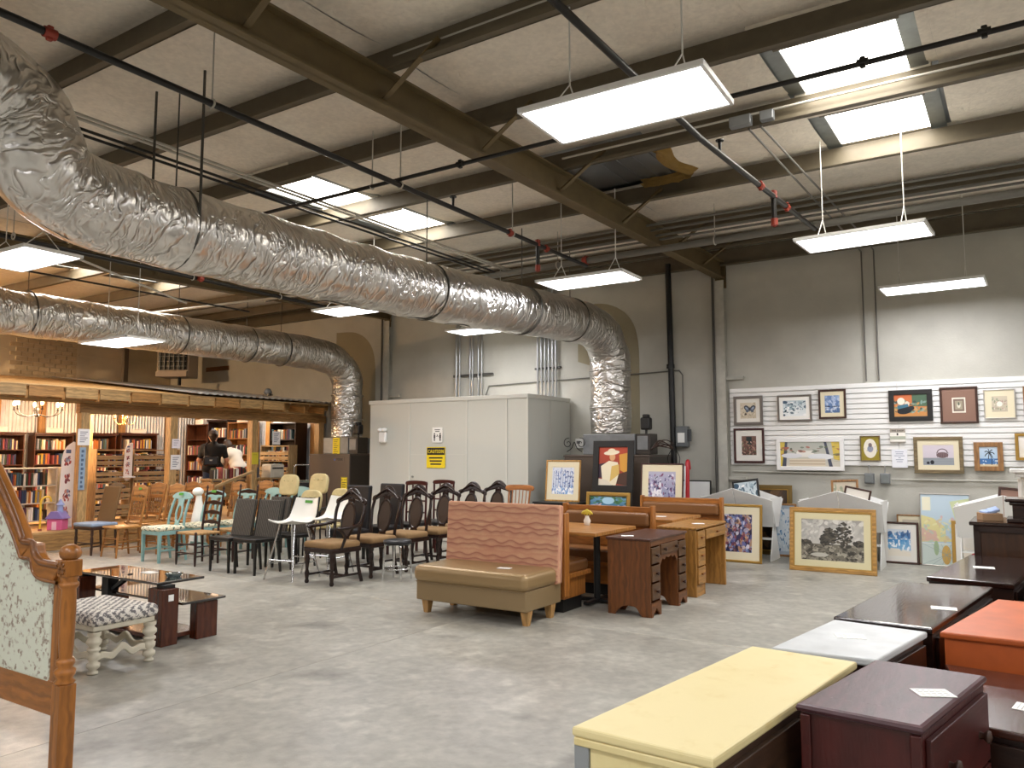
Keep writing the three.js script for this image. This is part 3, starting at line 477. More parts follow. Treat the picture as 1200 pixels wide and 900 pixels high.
// desks are built facing +z and turned to face +x
M.darkDesk = wood(0x7c481c, 0.5); M.darkDeskTop = wood(0x5f3a2c, 0.35); M.darkDrawer = wood(0x63401f, 0.45); M.knob = mat(0x3c241a, 0.35); M.oakDesk = wood(0xc08a45, 0.35); M.oakHandle = wood(0x9a5d2e, 0.35);
{
  const t = thing('kneehole_desk', 'dark stained kneehole desk with knobs and arched bracket feet', 'desk', [-3.2, 0, -7.485], Math.PI / 2), w = 0.95, d = 0.44, h = 0.735;
  obj('top', bx(0, h - 0.012, 0, w + 0.03, 0.024, d + 0.03, 0.008), M.darkDeskTop, t);
  const side = [[-d / 2, 0], [-d / 2 + 0.07, 0], ...smooth([[-d / 2 + 0.09, 0.03], [-0.06, 0.085], [0.06, 0.085], [d / 2 - 0.11, 0.03]], 4, false), [d / 2 - 0.09, 0], [d / 2, 0], [d / 2, h - 0.024], [-d / 2, h - 0.024]];
  for (const x of [-w / 2 + 0.01, -w / 2 + 0.24, w / 2 - 0.24, w / 2 - 0.01]) obj('side_panel', ex(side, 0.018).rotateY(-Math.PI / 2).translate(x, 0, 0), M.darkDesk, t);
  for (const s of [-1, 1]) {
    const c = s * (w / 2 - 0.125);
    obj('bracket_foot', ex([[-0.12, 0], [-0.075, 0], ...smooth([[-0.07, 0.025], [-0.03, 0.05], [0, 0.075], [0.03, 0.05], [0.07, 0.025]], 3, false), [0.075, 0], [0.12, 0], [0.12, 0.13], [-0.12, 0.13]], 0.02).translate(c, 0, d / 2 + 0.002), M.darkDesk, t);
    obj('top_rail', bx(c, 0.685, d / 2 - 0.006, 0.22, 0.05, 0.02), M.darkDesk, t);
    for (let i = 0; i < 3; i++) { const y = 0.23 + i * 0.17, dr = obj('drawer', bx(c, y, d / 2 + 0.004, 0.2, 0.15, 0.024, 0.006), M.darkDrawer, t); obj('knob', la([[0, 0], [0.01, 0], [0.009, 0.012], [0.019, 0.02], [0.019, 0.028], [0, 0.034]], 0, 0, 0, 14).rotateX(Math.PI / 2).translate(c, y, d / 2 + 0.016), M.knob, dr); }
    obj('pedestal_back', bx(c, 0.38, -d / 2 + 0.012, 0.22, 0.6, 0.012), M.darkDesk, t);
  }
  obj('top_rail', bx(0, 0.688, d / 2 - 0.006, 0.48, 0.045, 0.02), M.darkDesk, t);
  const cd = obj('drawer', bx(0, 0.61, d / 2 + 0.004, 0.45, 0.1, 0.024, 0.006), M.darkDrawer, t); for (const s of [-1, 1]) obj('knob', la([[0, 0], [0.01, 0], [0.009, 0.012], [0.019, 0.02], [0.019, 0.028], [0, 0.034]], 0, 0, 0, 14).rotateX(Math.PI / 2).translate(s * 0.15, 0.61, d / 2 + 0.016), M.knob, cd);
  obj('apron', ex([[-0.235, 0.56], [-0.235, 0.45], ...smooth([[-0.21, 0.47], [-0.16, 0.52], [-0.11, 0.505], [-0.06, 0.53], [0, 0.515], [0.06, 0.53], [0.11, 0.505], [0.16, 0.52], [0.21, 0.47]], 4, false), [0.235, 0.45], [0.235, 0.56]], 0.016).translate(0, 0, d / 2 - 0.006), M.darkDesk, t);
  tag(obj('price_card', bx(-3.27, 0.7375, -7.15, 0.12, 0.003, 0.08, 0, [0, 0.5, 0]), M.paper), 'white price card on the dark kneehole desk', 'card');
}
{
  const t = thing('pedestal_desk', 'light oak pedestal desk with three stacked drawers', 'desk', [-3.19, 0, -8.76], Math.PI / 2), w = 1.02, d = 0.44, h = 0.745;
  obj('top', bx(0, h - 0.015, 0, w + 0.02, 0.03, d + 0.02, 0.012), M.oakDesk, t);
  for (const [x, th] of [[-w / 2 + 0.012, 0.024], [-w / 2 + 0.27, 0.02], [w / 2 - 0.02, 0.04]]) obj('side_panel', bx(x, (h - 0.03) / 2, 0, th, h - 0.03, d, 0.006), M.oakDesk, t);
  obj('plinth', bx(-w / 2 + 0.14, 0.06, 0.01, 0.25, 0.12, d - 0.03, 0.004), M.oakDesk, t);
  [[0.22, 0.18], [0.415, 0.18], [0.61, 0.18]].forEach(([y, hh]) => { const c = -w / 2 + 0.14, dr = obj('drawer', bx(c, y, d / 2 + 0.006, 0.23, hh, 0.024, 0.008), M.oakDesk, t); obj('handle', [bx(c, y + 0.02, d / 2 + 0.034, 0.07, 0.02, 0.016, 0.006), bx(c - 0.025, y + 0.02, d / 2 + 0.02, 0.012, 0.014, 0.02), bx(c + 0.025, y + 0.02, d / 2 + 0.02, 0.012, 0.014, 0.02)], M.oakHandle, dr); });
  const dr = obj('drawer', bx(0.13, 0.65, d / 2 + 0.006, 0.69, 0.11, 0.024, 0.008), M.oakDesk, t); obj('handle', [bx(0.16, 0.655, d / 2 + 0.034, 0.08, 0.02, 0.016, 0.006), bx(0.13, 0.655, d / 2 + 0.02, 0.012, 0.014, 0.02), bx(0.19, 0.655, d / 2 + 0.02, 0.012, 0.014, 0.02)], M.oakHandle, dr);
  obj('modesty_panel', bx(0.14, 0.45, -d / 2 + 0.02, 0.72, 0.5, 0.016), M.oakDesk, t);
  tag(obj('price_card', bx(-3.1, 0.748, -8.7, 0.13, 0.003, 0.09, 0, [0, 0.6, 0]), M.paper), 'white price card on the light oak desk', 'card');
}
// ---- coffee table, two tiers with dark glass
M.cherry = wood(0x5c2c18, 0.25); M.darkCherry = wood(0x3a1a10, 0.25); M.darkGlass = mat(0x1a100c, 0.04, { clearcoat: 1, clearcoatRoughness: 0.02 }); M.clear = mat(0xcfe0e0, 0.05, { transmission: 0.9, thickness: 0.02, ior: 1.5 });
{
  const t = thing('coffee_table', 'dark two-tier coffee table with glossy brown glass tops', 'table', [-6.55, 0, -4.1]);
  obj('glass_top', bx(0.0, 0.485, 0.02, 1.24, 0.022, 0.44, 0.006), M.darkGlass, t); obj('glass_shelf', bx(0.05, 0.32, -0.1, 1.44, 0.02, 0.42, 0.006), M.darkGlass, t);
  for (const x of [-0.6, 0.63]) { obj('leg', bx(x, 0.225, 0.19, 0.2, 0.45, 0.15, 0.006), M.cherry, t); obj('leg_cap', bx(x, 0.46, 0.17, 0.1, 0.03, 0.1), M.black, t); }
  for (const x of [-0.64, 0.68]) obj('short_leg', bx(x, 0.15, -0.16, 0.1, 0.3, 0.2, 0.006), M.cherry, t);
  obj('bottom_shelf', bx(0.02, 0.05, 0.02, 1.26, 0.035, 0.4, 0.005), M.cherry, t);
  obj('center_post', bx(-0.3, 0.38, 0.1, 0.1, 0.18, 0.1), M.black, t); obj('brace', bx(-0.12, 0.42, 0.1, 0.3, 0.03, 0.04, 0, [0, 0, 0.5]), M.black, t);
  obj('price_tag', bx(0.735, 0.38, 0.19, 0.004, 0.05, 0.045), M.paper, t);
  const a = tag(obj('glass_dish', la([[0, 0], [0.05, 0], [0.075, 0.03], [0.07, 0.032], [0.045, 0.008], [0, 0.006]], -6.1, 0.497, -4.12, 20), M.clear), 'small clear glass dish on the dark coffee table', 'dish');
  tag(obj('price_card', bx(-6.5, 0.498, -4.15, 0.14, 0.003, 0.09), M.paper), 'white price card on the dark coffee table', 'card');
}
// ---- footstool
const damask = tex(256, 256, (u, v) => { const n = fbm(u, v, 1, 4), m = Math.sin(u * 2 * Math.PI * 6 + 9 * n) * Math.sin(v * 2 * Math.PI * 6 + 9 * n); return m + (n - 0.5) * 1.6 > -0.12 ? [0.88, 0.86, 0.82] : [0.44, 0.43, 0.43]; }, true, [2.6, 2.6]);
M.damask = mat(0xffffff, 0.9, { map: damask, bumpMap: TX.weave, bumpScale: 0.0008 }); M.creamPaint = mat(0xe0d9c3, 0.5, { map: TX.soft });
{
  const t = thing('footstool', 'cream carved footstool with grey damask cushion and turned legs', 'stool', [-5.84, 0, -3.34]), L = 0.31, D = 0.21;
  obj('cushion', bx(0, 0.375, 0, 0.72, 0.1, 0.52, 0.045), M.damask, t); obj('apron', [bx(0, 0.315, 0, 0.67, 0.045, 0.47, 0.01)], M.creamPaint, t);
  const leg = [[0.02, 0], [0.035, 0.005], [0.035, 0.02], [0.02, 0.028], [0.045, 0.05], [0.045, 0.075], [0.025, 0.09], [0.042, 0.11], [0.045, 0.14], [0.03, 0.15], [0.045, 0.165], [0.045, 0.18], [0.03, 0.19], [0.05, 0.215], [0.05, 0.235], [0.032, 0.255], [0.045, 0.27], [0.045, 0.295]];
  for (const sx of [-1, 1]) for (const sz of [-1, 1]) obj('leg', la(leg, sx * L, 0, sz * D, 18), M.creamPaint, t);
  const st = (w) => [[-w, 0.1], ...smooth([[-w, 0.1], [-w * 0.7, 0.13], [-w * 0.35, 0.11], [0, 0.16], [w * 0.35, 0.11], [w * 0.7, 0.13], [w, 0.1]], 4, false), [w, 0.14], ...smooth([[w, 0.15], [w * 0.7, 0.175], [w * 0.35, 0.16], [0, 0.215], [-w * 0.35, 0.16], [-w * 0.7, 0.175], [-w, 0.15]], 4, false)];
  for (const s of [-1, 1]) { obj('stretcher', ex(st(L), 0.03, 0.006).translate(0, -0.03, s * D), M.creamPaint, t); obj('stretcher', ex(st(D), 0.03, 0.006).rotateY(Math.PI / 2).translate(s * L, -0.03, 0), M.creamPaint, t); }
}
// ---- headboard
const toile = tex(512, 512, (u, v) => { const a = fbm(u, v, 2, 5), b = fbm(u + 0.4, v + 0.2, 1, 3), m = Math.max(0, a - 0.53) * 6 * clamp((b - 0.35) * 4, 0, 1), base = [0.79, 0.80, 0.73]; return mix(base, [0.52, 0.45, 0.39], clamp(m, 0, 0.85)); }, true, [1.6, 1.6]);
M.toile = mat(0xffffff, 0.85, { map: toile, bumpMap: TX.weave, bumpScale: 0.0008 }); M.honey = wood(0xac6c2c, 0.32); M.honeyDark = wood(0x8a5420, 0.35);
{
  const t = thing('headboard', 'carved honey-brown wooden headboard with floral padded panel', 'headboard', [-5.03, 0, -2.14]), w = 1.0;
  const arch = (k, y) => { const R = [[0, 1.56], [0.1, 1.53], [0.2, 1.46], [0.3, 1.37], [0.4, 1.275], [0.5, 1.17], [0.565, 1.09], [0.575, 1.08], [0.67, 1.078], [0.685, 1.07], [0.7, 1.03], [0.74, 1.0], [0.8, 0.985], [w - k, 0.98]].map((q) => [q[0], q[1] + y]); return smooth([...R.slice(1).reverse().map((q) => [-q[0], q[1]]), ...R], 3, false); };
  const out = arch(0.03, 0), inn = arch(0.1, -0.09).reverse();
  obj('crest_rail', ex([...out, ...inn], 0.075, 0.012, [], 2), M.honey, t);
  obj('crest_moulding', tb(arch(0.04, 0.005).map((q) => [q[0], q[1], 0.03]), 0.018, 120, 8), M.honeyDark, t);
  obj('crest_moulding', tb(arch(0.05, -0.08).map((q) => [q[0], q[1], 0.035]), 0.01, 120, 8), M.honeyDark, t);
  obj('padded_panel', ex([...arch(0.12, -0.08), [w - 0.11, 0.4], [-w + 0.11, 0.4]], 0.05, 0.018, [], 3), M.toile, t);
  obj('back_board', ex([...arch(0.12, -0.06), [w - 0.11, 0.36], [-w + 0.11, 0.36]], 0.012).translate(0, 0, -0.035), M.honeyDark, t);
  obj('bottom_rail', bx(0, 0.33, 0, 2 * w - 0.06, 0.17, 0.045, 0.008), M.honey, t);
  for (const s of [-1, 1]) {
    obj('stile', bx(s * (w - 0.075), 0.7, -0.005, 0.07, 0.62, 0.05, 0.008), M.honey, t);
    const p = obj('post', [bx(s * w, 0.205, 0, 0.082, 0.41, 0.082, 0.006), la([[0.041, 0.41], [0.05, 0.42], [0.036, 0.435], [0.048, 0.455], [0.05, 0.475], [0.034, 0.49], [0.045, 0.51], [0.042, 0.525], [0.03, 0.535], [0.035, 0.6], [0.038, 0.78], [0.034, 0.87], [0.046, 0.885], [0.046, 0.9], [0.035, 0.91], [0.045, 0.935]], s * w, 0, 0, 20), bx(s * w, 0.975, 0, 0.085, 0.085, 0.085, 0.006)], M.honey, t);
    obj('finial', la([[0.03, 1.015], [0.048, 1.03], [0.052, 1.05], [0.044, 1.075], [0.02, 1.09], [0, 1.092]], s * w, 0, 0, 20), M.honey, p);
    obj('rosette', [0, 1, 2, 3].map((k) => bx(s * w, 0.975, 0.044, 0.014, 0.07, 0.008, 0.003, [0, 0, 0]).translate(-s * w, -0.975, 0).rotateZ(k * Math.PI / 4).translate(s * w, 0.975, 0)), M.honeyDark, p);
  }
}
// ---------------------------------------------------------------- dressers in the foreground
M.creamTop = mat(0xe8dba6, 0.5, { map: tex(512, 512, (u, v) => { const b = fbm(u, v, 0, 4), w = Math.max(0, fbm(u + 0.3, v + 0.6, 1, 4) - 0.6) * 1.2; return mix([0.97, 0.96, 0.94], [0.86, 0.78, 0.6], clamp(w + (b - 0.5) * 0.5, 0, 1)); }, true, [0.8, 0.8]) });
M.rawBrown = wood(0x4a3220, 0.5); M.maroon = wood(0x4a1612, 0.42, { map: tex(512, 256, (u, v) => 0.72 + 0.35 * fbm(u, v, 1, 5, 0.5, 1), true, [1, 1]) }); M.maroonTop = wood(0x573238, 0.38); M.paleGrey = mat(0xdfe3e3, 0.4, { map: TX.soft }); M.espresso = wood(0x2f1a14, 0.14, { clearcoat: 0.6, clearcoatRoughness: 0.08 }); M.espressoBody = wood(0x311d15, 0.3); M.orange = mat(0xd4682e, 0.42, { map: TX.soft }); M.walnut = wood(0x4c2417, 0.22, { clearcoat: 0.4, clearcoatRoughness: 0.15 }); M.steelGrey = mat(0x8b8f90, 0.5);
const lerp2 = (a, b, u) => [a[0] + (b[0] - a[0]) * u, a[1] + (b[1] - a[1]) * u];
// slab standing on the edge a->b between fractions u0 and u1, pushed out to the right of a->b by off
function faceBox(a, b, u0, u1, y0, y1, th, off = 0, r = 0.004) {
  const p = lerp2(a, b, u0), q = lerp2(a, b, u1), dx = q[0] - p[0], dz = q[1] - p[1], L = Math.hypot(dx, dz), nx = -dz / L, nz = dx / L;
  const g = bx(0, 0, 0, L, y1 - y0, th, r); g.rotateY(-Math.atan2(dz, dx)); return g.translate((p[0] + q[0]) / 2 + nx * (off + th / 2), (y0 + y1) / 2, (p[1] + q[1]) / 2 + nz * (off + th / 2));
}
function chest(name, lbl, cat, c, h, o) { // c: near-left, near-right, far-right, far-left
  const t = thing(name, lbl, cat), cc = [c[0], c[1], c[2], c[3]], th = o.top || 0.03;
  const inner = cc.map((q) => { const mx = (c[0][0] + c[2][0]) / 2, mz = (c[0][1] + c[2][1]) / 2, dx = q[0] - mx, dz = q[1] - mz, L = Math.hypot(dx, dz); return [q[0] - dx / L * (o.in ?? 0.025), q[1] - dz / L * (o.in ?? 0.025)]; });
  obj('top', qp(cc, h - th, h, o.edge ?? 0.008), o.mTop, t);
  obj('carcass', qp(inner, o.y0 ?? 0.06, h - th, 0.004), o.mBody, t);
  const f = o.front ?? 1, a = inner[(f + 1) % 4], b = inner[f];  // drawers on the side from corner f to corner f + 1, seen from outside
  if (o.rows) for (let i = 0; i < o.rows; i++) for (let k = 0; k < (o.cols || 1); k++) {
    const H0 = (o.y0 ?? 0.06) + 0.03, dh = (h - th - 0.015 - H0) / o.rows, u0 = 0.03 + k * 0.94 / (o.cols || 1) + 0.005, u1 = 0.03 + (k + 1) * 0.94 / (o.cols || 1) - 0.005;
    const d = obj('drawer', faceBox(b, a, u0, u1, H0 + i * dh + 0.006, H0 + (i + 1) * dh - 0.006, 0.018, -0.036 + 0.018 * 2 - 0.0), o.mDrawer || o.mBody, t);
    for (const e of o.knobs || [0.5]) { const p = lerp2(b, a, u0 + (u1 - u0) * e), L = Math.hypot(a[0] - b[0], a[1] - b[1]), nx = -(a[1] - b[1]) / L, nz = (a[0] - b[0]) / L, y = H0 + (i + 0.5) * dh; const g = la([[0.012, 0], [0.01, 0.012], [0.02, 0.02], [0.02, 0.03], [0, 0.036]], 0, 0, 0, 14).rotateX(Math.PI / 2).rotateY(Math.atan2(nx, nz)).translate(p[0] + nx * 0.018, y, p[1] + nz * 0.018); obj('knob', g, o.mKnob || M.knob, d); }
  }
  for (const q of inner) { const mx = (c[0][0] + c[2][0]) / 2, mz = (c[0][1] + c[2][1]) / 2; obj('foot', bx(q[0] + (mx - q[0]) * 0.12, 0.03, q[1] + (mz - q[1]) * 0.08, 0.06, 0.065, 0.06, 0.006), o.mBody, t); }
  return [t, inner];
}
{
  const [t, q] = chest('dresser', 'cream painted dresser with scuffed yellowed top and raw brown side', 'dresser', [[-1.14, -2.09], [-0.71, -2.07], [-0.56, -3.31], [-0.97, -3.34]], 0.75, { mTop: M.creamTop, mBody: M.rawBrown, rows: 3, cols: 2, front: 1, mDrawer: M.rawBrown });
  obj('end_panel', faceBox(q[0], q[1], 0.1, 0.985, 0.07, 0.715, 0.012, 0.0), M.creamTop, t); obj('corner_post', faceBox(q[0], q[1], -0.02, 0.1, 0.0, 0.7, 0.02, -0.002), M.steelGrey, t);
  obj('side_panel', faceBox(q[3], q[0], 0.01, 0.99, 0.07, 0.715, 0.012, 0), M.steelGrey, t);
  obj('top_moulding', [faceBox(q[0], q[1], -0.02, 1.02, 0.695, 0.72, 0.016, 0.006, 0.006)], M.creamTop, t);
}
{
  const [t, q] = chest('nightstand', 'dark maroon chest with rounded corners and small round knobs', 'chest', [[-0.60, -2.50], [-0.255, -2.47], [-0.125, -3.15], [-0.475, -3.18]], 0.80, { mTop: M.maroonTop, mBody: M.maroon, rows: 3, front: 1, knobs: [0.25, 0.8], edge: 0.02, in: 0.02, top: 0.025, mDrawer: M.maroon });
  for (const u of [[0, 0.09], [0.91, 1]]) obj('corner_post', faceBox(q[0], q[1], u[0], u[1], 0.0, 0.77, 0.012, 0.0), M.maroon, t);
}
chest('cabinet', 'pale grey topped dark cabinet tucked behind the cream dresser', 'cabinet', [[-0.90, -3.385], [-0.50, -3.40], [-0.385, -4.05], [-0.79, -4.10]], 0.745, { mTop: M.paleGrey, mBody: M.espressoBody, rows: 2, front: 1, knobs: [0.5] });
chest('buffet', 'glossy espresso brown buffet behind the pale grey topped cabinet', 'cabinet', [[-0.80, -4.15], [-0.37, -4.12], [-0.165, -5.56], [-0.65, -5.48]], 0.75, { mTop: M.espresso, mBody: M.espressoBody, rows: 2, cols: 2, front: 1, top: 0.035 });
chest('dresser', 'low walnut brown dresser beside the maroon chest under the orange one', 'dresser', [[-0.16, -3.19], [0.42, -3.10], [0.42, -3.97], [-0.32, -4.02]], 0.62, { mTop: M.walnut, mBody: M.espressoBody, rows: 2, front: 0, knobs: [0.3, 0.7] });
{
  const [t, q] = chest('dresser', 'bright orange painted dresser beside the glossy espresso buffet', 'dresser', [[-0.335, -4.06], [0.5, -4.04], [0.5, -5.1], [-0.135, -5.12]], 0.75, { mTop: M.orange, mBody: M.orange, rows: 3, front: 2, knobs: [0.3, 0.7], top: 0.028 });
}
chest('buffet', 'long dark glossy buffet in front of the brown box cabinet', 'cabinet', [[-0.54, -5.80], [-0.06, -5.74], [0.10, -7.15], [-0.36, -7.21]], 0.75, { mTop: M.espresso, mBody: M.espressoBody, rows: 2, cols: 2, front: 1, top: 0.035 });
chest('cabinet', 'dark low cabinet beside the orange dresser and long buffet', 'cabinet', [[-0.01, -5.42], [0.6, -5.35], [0.6, -6.2], [0.02, -6.25]], 0.74, { mTop: M.espresso, mBody: M.espressoBody, rows: 2, front: 0 });
{
  const [t, q] = chest('cabinet', 'brown open-fronted box cabinet with moulded dark top', 'cabinet', [[-0.36, -7.32], [0.5, -7.28], [0.5, -7.95], [-0.35, -7.98]], 1.0, { mTop: M.espresso, mBody: wood(0x4a2c15, 0.4), front: 2, rows: 1, in: 0.035, top: 0.03 });
  for (const u of [[0, 0.06], [0.94, 1]]) obj('corner_post', faceBox(q[0], q[1], u[0], u[1], 0.06, 0.97, 0.014), M.espressoBody, t); obj('top_rail', faceBox(q[0], q[1], 0, 1, 0.92, 0.97, 0.014), M.espressoBody, t);
}
{
  const t = thing('moulded_plinth', 'dark moulded wooden piece standing on the brown box cabinet', 'plinth', [0.19, 1.0, -7.55]);
  obj('body', bx(0, 0.08, 0, 0.5, 0.12, 0.3, 0.004), M.espressoBody, t); obj('base', bx(0, 0.015, 0, 0.58, 0.03, 0.36, 0.008), M.espressoBody, t); obj('crown', [bx(0, 0.15, 0, 0.54, 0.03, 0.34, 0.01), bx(0, 0.175, 0, 0.6, 0.025, 0.4, 0.01)], M.espresso, t);
  const k = thing('display_pedestal', 'white fluted display pedestal with a stepped cap', 'pedestal', [0.13, 0, -9.0]);
  const fl = []; for (let i = 0; i < 14; i++) { const a = i / 14 * 2 * Math.PI; fl.push(cy([0.135 * Math.cos(a), 0.08, 0.135 * Math.sin(a)], [0.125 * Math.cos(a), 1.3, 0.125 * Math.sin(a)], 0.022, 0.022, 8)); }
  obj('shaft', [cy([0, 0.06, 0], [0, 1.32, 0], 0.135, 0.125, 24), ...fl], mat(0xe9e6e0, 0.5), k); obj('cap', [bx(0, 1.34, 0, 0.34, 0.04, 0.34, 0.008), bx(0, 1.38, 0, 0.42, 0.04, 0.42, 0.01)], mat(0xe9e6e0, 0.5), k); obj('base', bx(0, 0.035, 0, 0.42, 0.07, 0.42, 0.01), mat(0xe9e6e0, 0.5), k);
  const o = thing('paper_carton', 'small brown carton holding blue paper on the box cabinet', 'box', [-0.22, 1.0, -7.55], 0.3); obj('carton', bx(0, 0.03, 0, 0.15, 0.06, 0.16, 0.004), mat(0xa08060, 0.8), o); obj('blue_paper', [bx(-0.01, 0.07, 0, 0.1, 0.03, 0.1, 0.012, [0.1, 0.3, 0.2]), bx(0.02, 0.085, 0.02, 0.08, 0.025, 0.08, 0.01, [0.3, 0, 0.3])], mat(0x9fb3dc, 0.8), o);
}
const cardTex = mat(0xffffff, 0.7, { map: canvasTex(128, 96, (k, w, h) => { k.fillStyle = '#f7f6f1'; k.fillRect(0, 0, w, h); k.fillStyle = '#8a8a88'; for (let i = 0; i < 5; i++) for (let j = 0; j < 4; j++) k.fillRect(14 + i * 21, 18 + j * 18, 12 + ((i * 7 + j * 5) % 7), 5); }) });
for (const [x, y, z, a, w, l] of [[-0.26, 0.8015, -2.83, 0.5, 0.11, 'white price card on the dark maroon chest'], [-0.66, 0.7465, -3.76, 0.35, 0.12, 'white price card on the pale grey topped cabinet'], [-0.36, 0.7515, -4.66, 0.1, 0.12, 'white price card on the glossy espresso buffet'], [-0.24, 0.7515, -6.45, 0.1, 0.13, 'white price card on the long dark buffet'], [-0.02, 0.6215, -3.5, 1.4, 0.1, 'white price card on the low walnut dresser'], [0.08, 1.2, -7.45, 0.2, 0.12, 'white price card on the dark moulded wooden piece']]) {
  const g = keepUV(new THREE.BoxGeometry(w, 0.002, w * 0.75)).rotateY(a).translate(x, y, z); tag(obj('price_card', g, cardTex), l, 'card');
}

// ---------------------------------------------------------------- chairs, each built facing +z
M.oakChair = wood(0xae7436, 0.38); M.oakSeat = wood(0xbd8440, 0.36); M.teal = mat(0x8fb8b5, 0.5, { map: TX.soft }); M.ladder = wood(0x35170f, 0.32); M.rush = mat(0xc59a63, 0.75, { map: TX.wood }); M.chairBrown = wood(0x42281a, 0.4); M.blueSeat = mat(0x8e9eb4, 0.85, { bumpMap: TX.weave, bumpScale: 0.001 }); M.tanBack = mat(0x6f5330, 0.8, { bumpMap: TX.weave, bumpScale: 0.001 });
M.wicker = mat(0x6e675c, 0.7, { map: tex(256, 256, (u, v) => { const s = Math.sin(v * 2 * Math.PI * 24 + 2.5 * fbm(u, v, 1, 3)); return 0.62 + 0.28 * s + 0.2 * (fbm(u, v, 3, 5, 0.5, 1) - 0.5); }, true, [1.6, 1.6]), bumpMap: TX.weave, bumpScale: 0.002 }); M.blackWood = mat(0x14120f, 0.35); M.shell = mat(0xeeece4, 0.3); M.chrome = mat(0xd8dadb, 0.12, { metalness: 1 }); M.carved = wood(0x2c1710, 0.26); M.tanSeat = mat(0x9a7a52, 0.9, { map: TX.soft, bumpMap: TX.weave, bumpScale: 0.0012 });
M.caneWeave = mat(0x5a4028, 0.6, { map: tex(128, 128, (u, v) => { const a = Math.sin((u + v) * 2 * Math.PI * 10), b = Math.sin((u - v) * 2 * Math.PI * 10); return 0.55 + 0.28 * Math.max(a, b); }, true, [5, 5]) }); M.blackLeather = mat(0x17171a, 0.38, { bumpMap: TX.speck, bumpScale: 0.0006 }); M.creamVinyl = mat(0xd6c590, 0.45, { map: TX.soft }); M.cherryChair = wood(0x4a1512, 0.3); M.windsor = wood(0xbe783a, 0.4); M.greenTag = mat(0x4f9a35, 0.6);
M.leafSeat = mat(0xffffff, 0.85, { map: tex(256, 256, (u, v) => { const c = [0.86, 0.83, 0.72]; for (let k = 0; k < 2; k++) { const du = (((u * 4 + k * 0.5) % 1) - 0.5), dv = (((v * 4 + k * 0.5 + 0.25) % 1) - 0.5), r = Math.hypot(du * 1.0, dv * 2.0 + du * 0.8); if (r < 0.26) return k ? [0.12, 0.14, 0.14] : [0.32, 0.4, 0.36]; } return c; }, true, [2.2, 2.2]) });
const chairLeg = [[0.013, 0], [0.016, 0.05], [0.02, 0.12], [0.014, 0.15], [0.022, 0.2], [0.024, 0.28], [0.016, 0.31], [0.021, 0.34], [0.021, 0.44]];
const ORD = ['foremost', 'second', 'third', 'fourth', 'fifth', 'hindmost'];
function greenTag(t, y, z, x = 0, w = 0.1) { obj('green_tag', bx(x, y, z, w, 0.035, 0.004), M.greenTag, t); }
function backPosts(t, m, r, h, tilt, x = 0.19, z = -0.2, y0 = 0) { for (const s of [-1, 1]) obj('back_post', cy([s * (x - 0.01), y0, z], [s * x, h, z - tilt], r, r * 0.85, 10), m, t); }

